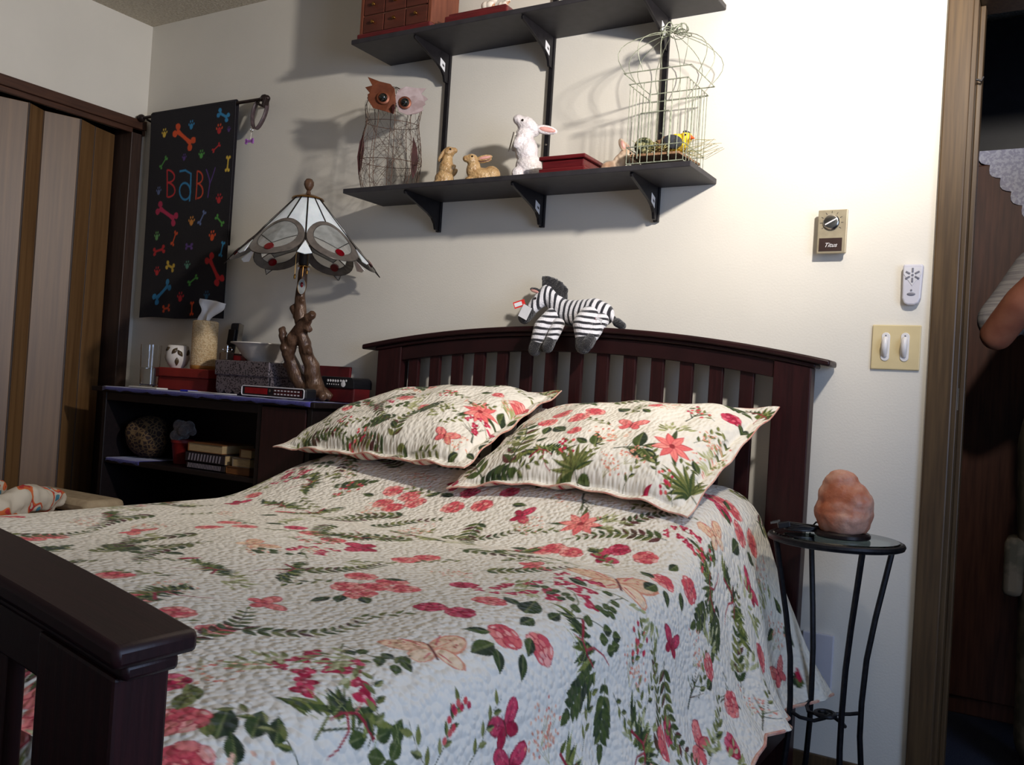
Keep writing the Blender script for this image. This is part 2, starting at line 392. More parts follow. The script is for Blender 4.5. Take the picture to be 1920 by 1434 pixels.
# QUILT-SURFACE-END
# ------------------------------------------------------------------ printed cloth: motifs drawn on a flat canvas, stored as mesh colours
def lin(c):
    c = np.asarray(c, float) / 255.0
    return np.where(c <= 0.04045, c / 12.92, ((c + 0.055) / 1.055) ** 2.4)
class Canvas:
    def __init__(s, w, h, res, base):
        s.res = res; s.W = int(w / res) + 2; s.H = int(h / res) + 2
        s.a = np.empty((s.H, s.W, 3), np.float32); s.a[:] = lin(base); s.rng = np.random.RandomState(3)
    def poly(s, P, col, jit=0.06):
        P = np.asarray(P, float) / s.res
        x0 = max(int(P[:, 0].min()) - 1, 0); x1 = min(int(P[:, 0].max()) + 2, s.W); y0 = max(int(P[:, 1].min()) - 1, 0); y1 = min(int(P[:, 1].max()) + 2, s.H)
        if x1 <= x0 or y1 <= y0: return
        cov = np.zeros((y1 - y0, x1 - x0), np.float32)
        for ox, oy in ((.25, .25), (.75, .75), (.75, .25), (.25, .75)):
            gx = np.arange(x0, x1)[None, :] + ox - .5; gy = np.arange(y0, y1)[:, None] + oy - .5
            ins = np.zeros(cov.shape, bool); n = len(P)
            for i in range(n):
                ax, ay = P[i]; bx, by = P[(i + 1) % n]
                if ay == by: continue
                c = (ay > gy) != (by > gy)
                ins ^= c & (gx < (bx - ax) * (gy - ay) / (by - ay) + ax)
            cov += ins
        cov = (cov / 4)[:, :, None]
        c = lin(col) * (1 + jit * s.rng.uniform(-1, 1))
        R = s.a[y0:y1, x0:x1]; R[:] = R * (1 - cov) + c * cov
    def stroke(s, pts, w0, w1, col):
        pts = np.asarray(pts, float); d = np.gradient(pts, axis=0); n = np.stack([-d[:, 1], d[:, 0]], 1); n /= np.linalg.norm(n, axis=1)[:, None] + 1e-9
        w = np.linspace(w0, w1, len(pts))[:, None] / 2
        s.poly(np.concatenate([pts + n * w, (pts - n * w)[::-1]]), col)
class Fr:
    """local frame of a motif: origin, direction, length"""
    def __init__(s, cv, o, ang, L, flip=1): s.cv = cv; s.o = np.array(o, float); s.e = np.array([math.cos(ang), math.sin(ang)]); s.f = np.array([-math.sin(ang), math.cos(ang)]) * flip; s.L = L; s.r = cv.rng
    def pt(s, P): P = np.asarray(P, float).reshape(-1, 2); return s.o + s.L * (P[:, :1] * s.e + P[:, 1:] * s.f)
    def poly(s, P, col): s.cv.poly(s.pt(P), col)
    def stroke(s, P, w0, w1, col): s.cv.stroke(s.pt(P), w0 * s.L, w1 * s.L, col)
    def ell(s, x, y, a, b, ang, col, n=12):
        t = np.arange(n) * 2 * PI / n; k = 1 + .08 * s.r.uniform(-1, 1, n)
        X = a * np.cos(t) * k; Y = b * np.sin(t) * k; c, d = math.cos(ang), math.sin(ang)
        s.poly(np.stack([x + c * X - d * Y, y + d * X + c * Y], 1), col)
    def leaf(s, x, y, ang, ln, wd, col, col2=None, rib=None):
        t = np.linspace(0, 1, 8); w = wd / 2 * np.sin(PI * t ** .8); c, d = math.cos(ang), math.sin(ang)
        def tr(a, b): return np.stack([x + c * a - d * b, y + d * a + c * b], 1)
        s.poly(np.concatenate([tr(t * ln, w), tr(t * ln, -w)[::-1]]), col)
        if col2 is not None: s.poly(np.concatenate([tr(t * ln, w), tr(t * ln, 0 * w)[::-1]]), col2)
        if rib is not None: s.stroke(tr(t * ln, 0 * w), wd * .12, wd * .04, rib)
GR = [(58, 74, 38), (74, 88, 42), (46, 58, 38), (92, 100, 52), (66, 76, 44)]; OL = [(128, 130, 70), (146, 146, 92), (108, 112, 58)]; BR = [(96, 52, 48), (84, 60, 42), (110, 66, 54)]
PK = [(234, 132, 124), (226, 106, 106), (243, 164, 152), (214, 84, 92)]; CR = [(190, 44, 74), (206, 64, 92), (170, 32, 62), (220, 92, 112)]; PE = [(230, 168, 140), (236, 186, 158), (222, 150, 122)]
def pick(f, L): return L[f.r.randint(len(L))]
def m_rose(f, pal=PK, dk=(188, 58, 72), hi=(248, 190, 178)):
    a0 = f.r.uniform(0, 6); f.ell(0, 0, .36, .34, 0, dk, 14)
    for k in range(7):
        a = a0 + k * 2 * PI / 7; r = .30 + .05 * f.r.uniform(-1, 1); x, y = r * math.cos(a), r * math.sin(a)
        f.ell(x, y, .215, .165, a + 1.5, dk); f.ell(x * 1.06, y * 1.06, .185, .135, a + 1.5, pick(f, pal))
        if k % 2: f.ell(x * 1.2, y * 1.2, .10, .045, a + 1.5, hi, 8)
    for k in range(5):
        a = a0 + .5 + k * 2 * PI / 5; x, y = .15 * math.cos(a), .15 * math.sin(a)
        f.ell(x, y, .15, .11, a + 1.5, dk); f.ell(x * 1.1, y * 1.1, .12, .08, a + 1.5, pick(f, pal))
    f.ell(0, 0, .10, .08, a0, dk, 8); f.ell(.01, .01, .055, .04, a0, pal[0], 8)
def m_drose(f): m_rose(f, CR, (146, 26, 52), (228, 120, 136))
def m_leaf(f): f.leaf(0, 0, 0, 1, .52, GR[2], pick(f, GR[:2]), (110, 118, 70))
def m_oleaf(f): f.leaf(0, 0, 0, 1, .42, OL[2], OL[0], GR[1])
def m_fern(f, pal=None):
    n = 11; c = f.r.uniform(.10, .2)
    sp = lambda t: (t, c * math.sin(PI * t))
    f.stroke([sp(i / 10) for i in range(11)], .014, .006, GR[4])
    for i in range(n):
        t = .06 + .9 * i / n; x, y = sp(t); a = math.atan2(c * PI * math.cos(PI * t), 1); ln = .17 * (1 - .55 * t)
        for sd in (-1, 1):
            col = pick(f, [GR[1], OL[2], BR[0], GR[0], OL[0], BR[1]] if pal is None else pal)
            f.leaf(x, y, a + sd * .85, ln, ln * .42, col, pick(f, [GR[1], OL[2], col]))
    x, y = sp(.97); f.leaf(x, y, 0 - .3, .08, .03, OL[2])
def m_spray(f):
    f.stroke([(0, 0), (.25, .02), (.5, .0), (.75, .1), (.92, .28), (1, .5)], .022, .01, OL[2]); f.stroke([(.1, 0), (.35, -.2), (.5, -.42)], .02, .01, GR[4])
    for x, y in ((.28, -.2), (.36, -.38), (.5, -.36), (.52, -.56), (.4, -.55), (.33, -.02), (.62, -.5)):
        f.leaf(x - .07, y, f.r.uniform(-.9, .4), .19, .13, pick(f, GR[:3]), GR[1], (110, 118, 74))
    for x, y, s_ in ((.62, -.12, .2), (.74, -.02, .16), (.88, .1, .19), (.95, .3, .15), (.9, .52, .13), (.78, .6, .15), (.66, .36, .2), (.5, .3, .19), (.38, .26, .2)):
        a = f.r.uniform(0, 6)
        for k in range(3): f.ell(x + .04 * math.cos(a + 2.1 * k), y + .04 * math.sin(a + 2.1 * k), s_ * .34, s_ * .25, a + 2.1 * k, CR[k])
        f.ell(x, y, s_ * .12, s_ * .1, 0, (235, 140, 150), 7)
def m_bunch(f):
    for k in range(46):
        a = f.r.uniform(-1.5, 1.5); r0 = f.r.uniform(0, .42); x, y = .5 + r0 * math.cos(a * 1.2 + PI) * .5, r0 * math.sin(a * 1.6) * 1.15
        f.leaf(x, y, a + f.r.uniform(-.25, .25), f.r.uniform(.22, .42), f.r.uniform(.05, .085), pick(f, [GR[0], GR[2], GR[1], GR[0], (88, 98, 40), (120, 126, 62)]))
    for k in range(14):
        a = f.r.uniform(-1.3, 1.3); x, y = .5 + .1 * f.r.randn(), .3 * f.r.randn(); f.stroke([(x, y), (x + .22 * math.cos(a), y + .22 * math.sin(a))], .012, .006, (170, 176, 110))
    f.stroke([(.35, -.36), (.55, -.12), (.5, .06), (.38, .2)], .05, .02, (150, 44, 58)); f.stroke([(.52, 0), (.32, -.02), (.12, .08), (0, .2)], .035, .015, (170, 60, 70)); f.stroke([(.55, -.1), (.7, -.2)], .02, .01, (190, 96, 96))
def m_oak(f):
    f.stroke([(0, 0), (.5, .03), (1, 0)], .02, .008, (120, 124, 70))
    for i in range(6):
        t = .08 + .14 * i; w = .2 * math.sin(PI * (t + .1))
        for sd in (-1, 1): f.leaf(t, 0, sd * .75, w * 1.5, w * .9, pick(f, GR[:3]), pick(f, GR))
    f.leaf(.8, 0, 0, .24, .14, GR[1])
def m_bfly(f, A=PK, dk=(186, 52, 70), dot=(244, 190, 180)):
    for sd in (-1, 1):
        f.ell(.16, sd * .30, .36, .21, sd * 1.0, dk, 12); f.ell(.165, sd * .30, .325, .18, sd * 1.0, A[0], 12)
        f.ell(-.16, sd * .20, .24, .16, -sd * .9, dk, 12); f.ell(-.16, sd * .20, .21, .13, -sd * .9, A[1], 12)
        f.stroke([(.02, sd * .05), (.18, sd * .28), (.30, sd * .44)], .025, .012, dk); f.stroke([(.02, sd * .05), (.10, sd * .34)], .02, .01, dk)
        for k in range(7): f.ell(f.r.uniform(.08, .36), sd * f.r.uniform(.18, .5), .024, .02, 0, dot, 6)
    f.stroke([(-.25, 0), (0, 0), (.16, 0)], .04, .03, (110, 50, 48)); f.stroke([(.15, 0), (.3, .07)], .012, .008, (110, 50, 48))
def m_bflyc(f): m_bfly(f, [CR[1], CR[2]], (150, 28, 56), (226, 110, 124))
def m_bflyp(f):
    m_bfly(f, [(238, 200, 164), (240, 210, 176)], (222, 150, 120), (206, 110, 96))
    for sd in (-1, 1): f.stroke([(.12, sd * .1), (.3, sd * .2), (.44, sd * .3)], .03, .02, (214, 90, 96)); f.stroke([(-.1, sd * .06), (-.26, sd * .2)], .03, .02, (214, 100, 100))
def m_peach(f):
    for k in range(7):
        a = f.r.uniform(-.8, .8); f.stroke([(0, 0), (.45 * math.cos(a), .45 * math.sin(a)), (.8 * math.cos(a * .9), .8 * math.sin(a * .9))], .012, .006, (176, 170, 120))
    for k in range(34):
        a = f.r.uniform(-1, 1); r0 = f.r.uniform(.25, 1); f.ell(r0 * math.cos(a), r0 * math.sin(a) * .9, .045, .032, f.r.uniform(0, 3), pick(f, PE + [(224, 130, 112)]), 7)
def m_umbel(f):
    for k in range(20):
        a = f.r.uniform(-1.25, 1.25); r0 = f.r.uniform(.1, .6); f.leaf(r0 * math.cos(a), r0 * math.sin(a), a + f.r.uniform(-.4, .4), .3, .085, pick(f, [(176, 176, 124), (158, 160, 104), (192, 190, 146), (130, 134, 80)]))
def m_sprig(f, berry=0):
    f.stroke([(0, 0), (.35, .05), (.7, -.02), (1, .05)], .016, .006, GR[4])
    for i in range(7):
        t = .15 + .12 * i; sd = 1 if i % 2 else -1
        f.leaf(t, .02, sd * .7, .2, .085, pick(f, GR + OL), pick(f, OL))
    for k in range(berry):
        x = f.r.uniform(.3, 1); y = f.r.uniform(-.25, .25); f.stroke([(x - .08, y * .4), (x, y)], .01, .006, GR[4]); f.ell(x, y, .055, .045, 0, pick(f, [(206, 70, 78), (220, 100, 96), CR[0]]), 8)
def m_berry(f): m_sprig(f, 11)
def m_lily(f):
    for k in range(4): f.leaf(0, 0, f.r.uniform(0, 6.3), .75, .12, pick(f, GR))
    a0 = f.r.uniform(0, 6)
    for k in range(8):
        a = a0 + k * PI / 4; f.leaf(0, 0, a, .5, .2, (208, 84, 88), None); f.leaf(0, 0, a + .03, .47, .16, pick(f, [(238, 132, 122), (232, 112, 108), (242, 152, 138)]), None, (216, 92, 92))
    f.ell(0, 0, .08, .07, 0, (150, 50, 52), 8)
def m_twig(f):
    f.stroke([(0, 0), (.3, .02), (.55, -.03)], .05, .03, GR[2])
    for k in range(9):
        a = f.r.uniform(-1.1, 1.1); x0 = f.r.uniform(.25, .6); f.stroke([(x0, 0), (x0 + .25 * math.cos(a), .25 * math.sin(a)), (x0 + .42 * math.cos(a * .8), .45 * math.sin(a))], .03, .01, pick(f, GR + [BR[1]]))
def m_palm(f):
    for k in range(11): a = -1.6 + .32 * k; f.leaf(.12, 0, a, .55 + .4 * math.cos(a), .13, pick(f, [GR[1], OL[2], GR[3], GR[0]]), pick(f, OL), GR[0])
    f.stroke([(-.3, 0), (.2, 0)], .03, .02, GR[4])
def m_blue(f): f.leaf(0, 0, 0, 1, .3, CR[0], CR[2])
MOTIF = dict(rose=m_rose, drose=m_drose, leaf=m_leaf, oleaf=m_oleaf, fern=m_fern, spray=m_spray, bunch=m_bunch, oak=m_oak, bfly=m_bfly, bflyc=m_bflyc, bflyp=m_bflyp, peach=m_peach, umbel=m_umbel, sprig=m_sprig, berry=m_berry, lily=m_lily, twig=m_twig, palm=m_palm, bud=m_blue)
def paint(cv, table):
    for k, a, b, ang, L, fl in table:
        MOTIF[k](Fr(cv, (a, b), ang, L, fl))
def add_print(me, canvas, ab, cloth):
    """store the canvas colour at cloth coordinates ab (n,2) on the mesh"""
    x = np.clip(ab[:, 0] / canvas.res, 0, canvas.W - 1.001); y = np.clip(ab[:, 1] / canvas.res, 0, canvas.H - 1.001)
    i = x.astype(int); j = y.astype(int); u = (x - i)[:, None]; v = (y - j)[:, None]; A = canvas.a
    i1 = np.minimum(i + 1, canvas.W - 1); j1 = np.minimum(j + 1, canvas.H - 1)
    c = (A[j, i] * (1 - u) + A[j, i1] * u) * (1 - v) + (A[j1, i] * (1 - u) + A[j1, i1] * u) * v
    col = np.ones((len(ab), 4), np.float32); col[:, :3] = c
    at = me.color_attributes.new('print', 'FLOAT_COLOR', 'POINT'); at.data.foreach_set('color', col.ravel())
    at2 = me.attributes.new('cloth', 'FLOAT_VECTOR', 'POINT'); at2.data.foreach_set('vector', np.concatenate([cloth, np.zeros((len(ab), 1))], 1).astype(np.float32).ravel())
def grid_mesh(name, X, Y, Z, off=(0, 0, 0), flip=False):
    h, w = X.shape
    co = np.stack([X - off[0], Y - off[1], Z - off[2]], -1).reshape(-1, 3).astype(np.float32)
    idx = np.arange(h * w).reshape(h, w)
    q = np.stack([idx[:-1, :-1], idx[:-1, 1:], idx[1:, 1:], idx[1:, :-1]], -1).reshape(-1, 4)
    if flip: q = q[:, ::-1]
    me = bpy.data.meshes.new(name); n = len(q)
    me.vertices.add(len(co)); me.vertices.foreach_set('co', co.ravel())
    me.loops.add(n * 4); me.loops.foreach_set('vertex_index', q.ravel().astype(np.int32))
    me.polygons.add(n); me.polygons.foreach_set('loop_start', np.arange(0, n * 4, 4, dtype=np.int32)); me.polygons.foreach_set('loop_total', np.full(n, 4, np.int32))
    me.update(calc_edges=True); me.validate(); me.shade_smooth()
    return me

# PILLOW-SURFACE-BEGIN
def pillow_surf(C, u, v, th, bow, sag, side=1):
    """C: 4 corners (front-left, front-right, back-right, back-left); u, v arrays in 0..1"""
    fl, fr, br, bl = [np.array(c, float) for c in C]
    U = u[None, :, None]; V = v[:, None, None]
    # pincushion outline
    bu = 4 * U * (1 - U); bv = 4 * V * (1 - V)
    U2 = U + (0.5 - U) * bow[0] * bv * np.abs(2 * U - 1) ** 1.5; V2 = V + (0.5 - V) * bow[1] * bu * np.abs(2 * V - 1) ** 1.5
    P = fl * (1 - U2) * (1 - V2) + fr * U2 * (1 - V2) + br * U2 * V2 + bl * (1 - U2) * V2
    n = np.cross(fr - fl, bl - fl); n /= np.linalg.norm(n)
    g = 0.045
    f1 = np.clip((0.5 - np.abs(U - 0.5) - g) / (0.5 - g), 0, 1); f2 = np.clip((0.5 - np.abs(V - 0.5) - g * 1.2) / (0.5 - g * 1.2), 0, 1)
    prof = (1 - (1 - f1) ** 2.6) ** 0.48 * (1 - (1 - f2) ** 2.6) ** 0.48
    wr = 0.004 * np.sin(23 * U + 9 * V) * prof + 0.003 * np.sin(14 * V - 21 * U) + 0.0035 * np.sin(40 * U) * (1 - prof) + .003 * np.sin(31 * V + 2) * (1 - prof)
    P = P + n * (side * th * prof + wr + side * 0.002)
    P[..., 2] += sag * bu[..., 0] * (1 - V[..., 0]) ** 2
    return P[..., 0], P[..., 1], P[..., 2]
PILLOWS = dict(
    L=dict(C=((-2.005, -.525, .768), (-1.27, -.60, .778), (-1.262, -.125, .986), (-1.93, -.135, .915)), th=.088, tb=.05, bow=(.05, .06), sag=.0, w=.74, h=.56),
    R=dict(C=((-1.318, -.60, .722), (-.698, -.56, .722), (-.628, -.120, .977), (-1.34, -.135, .925)), th=.086, tb=.035, bow=(.035, .07), sag=.028, w=.70, h=.56))
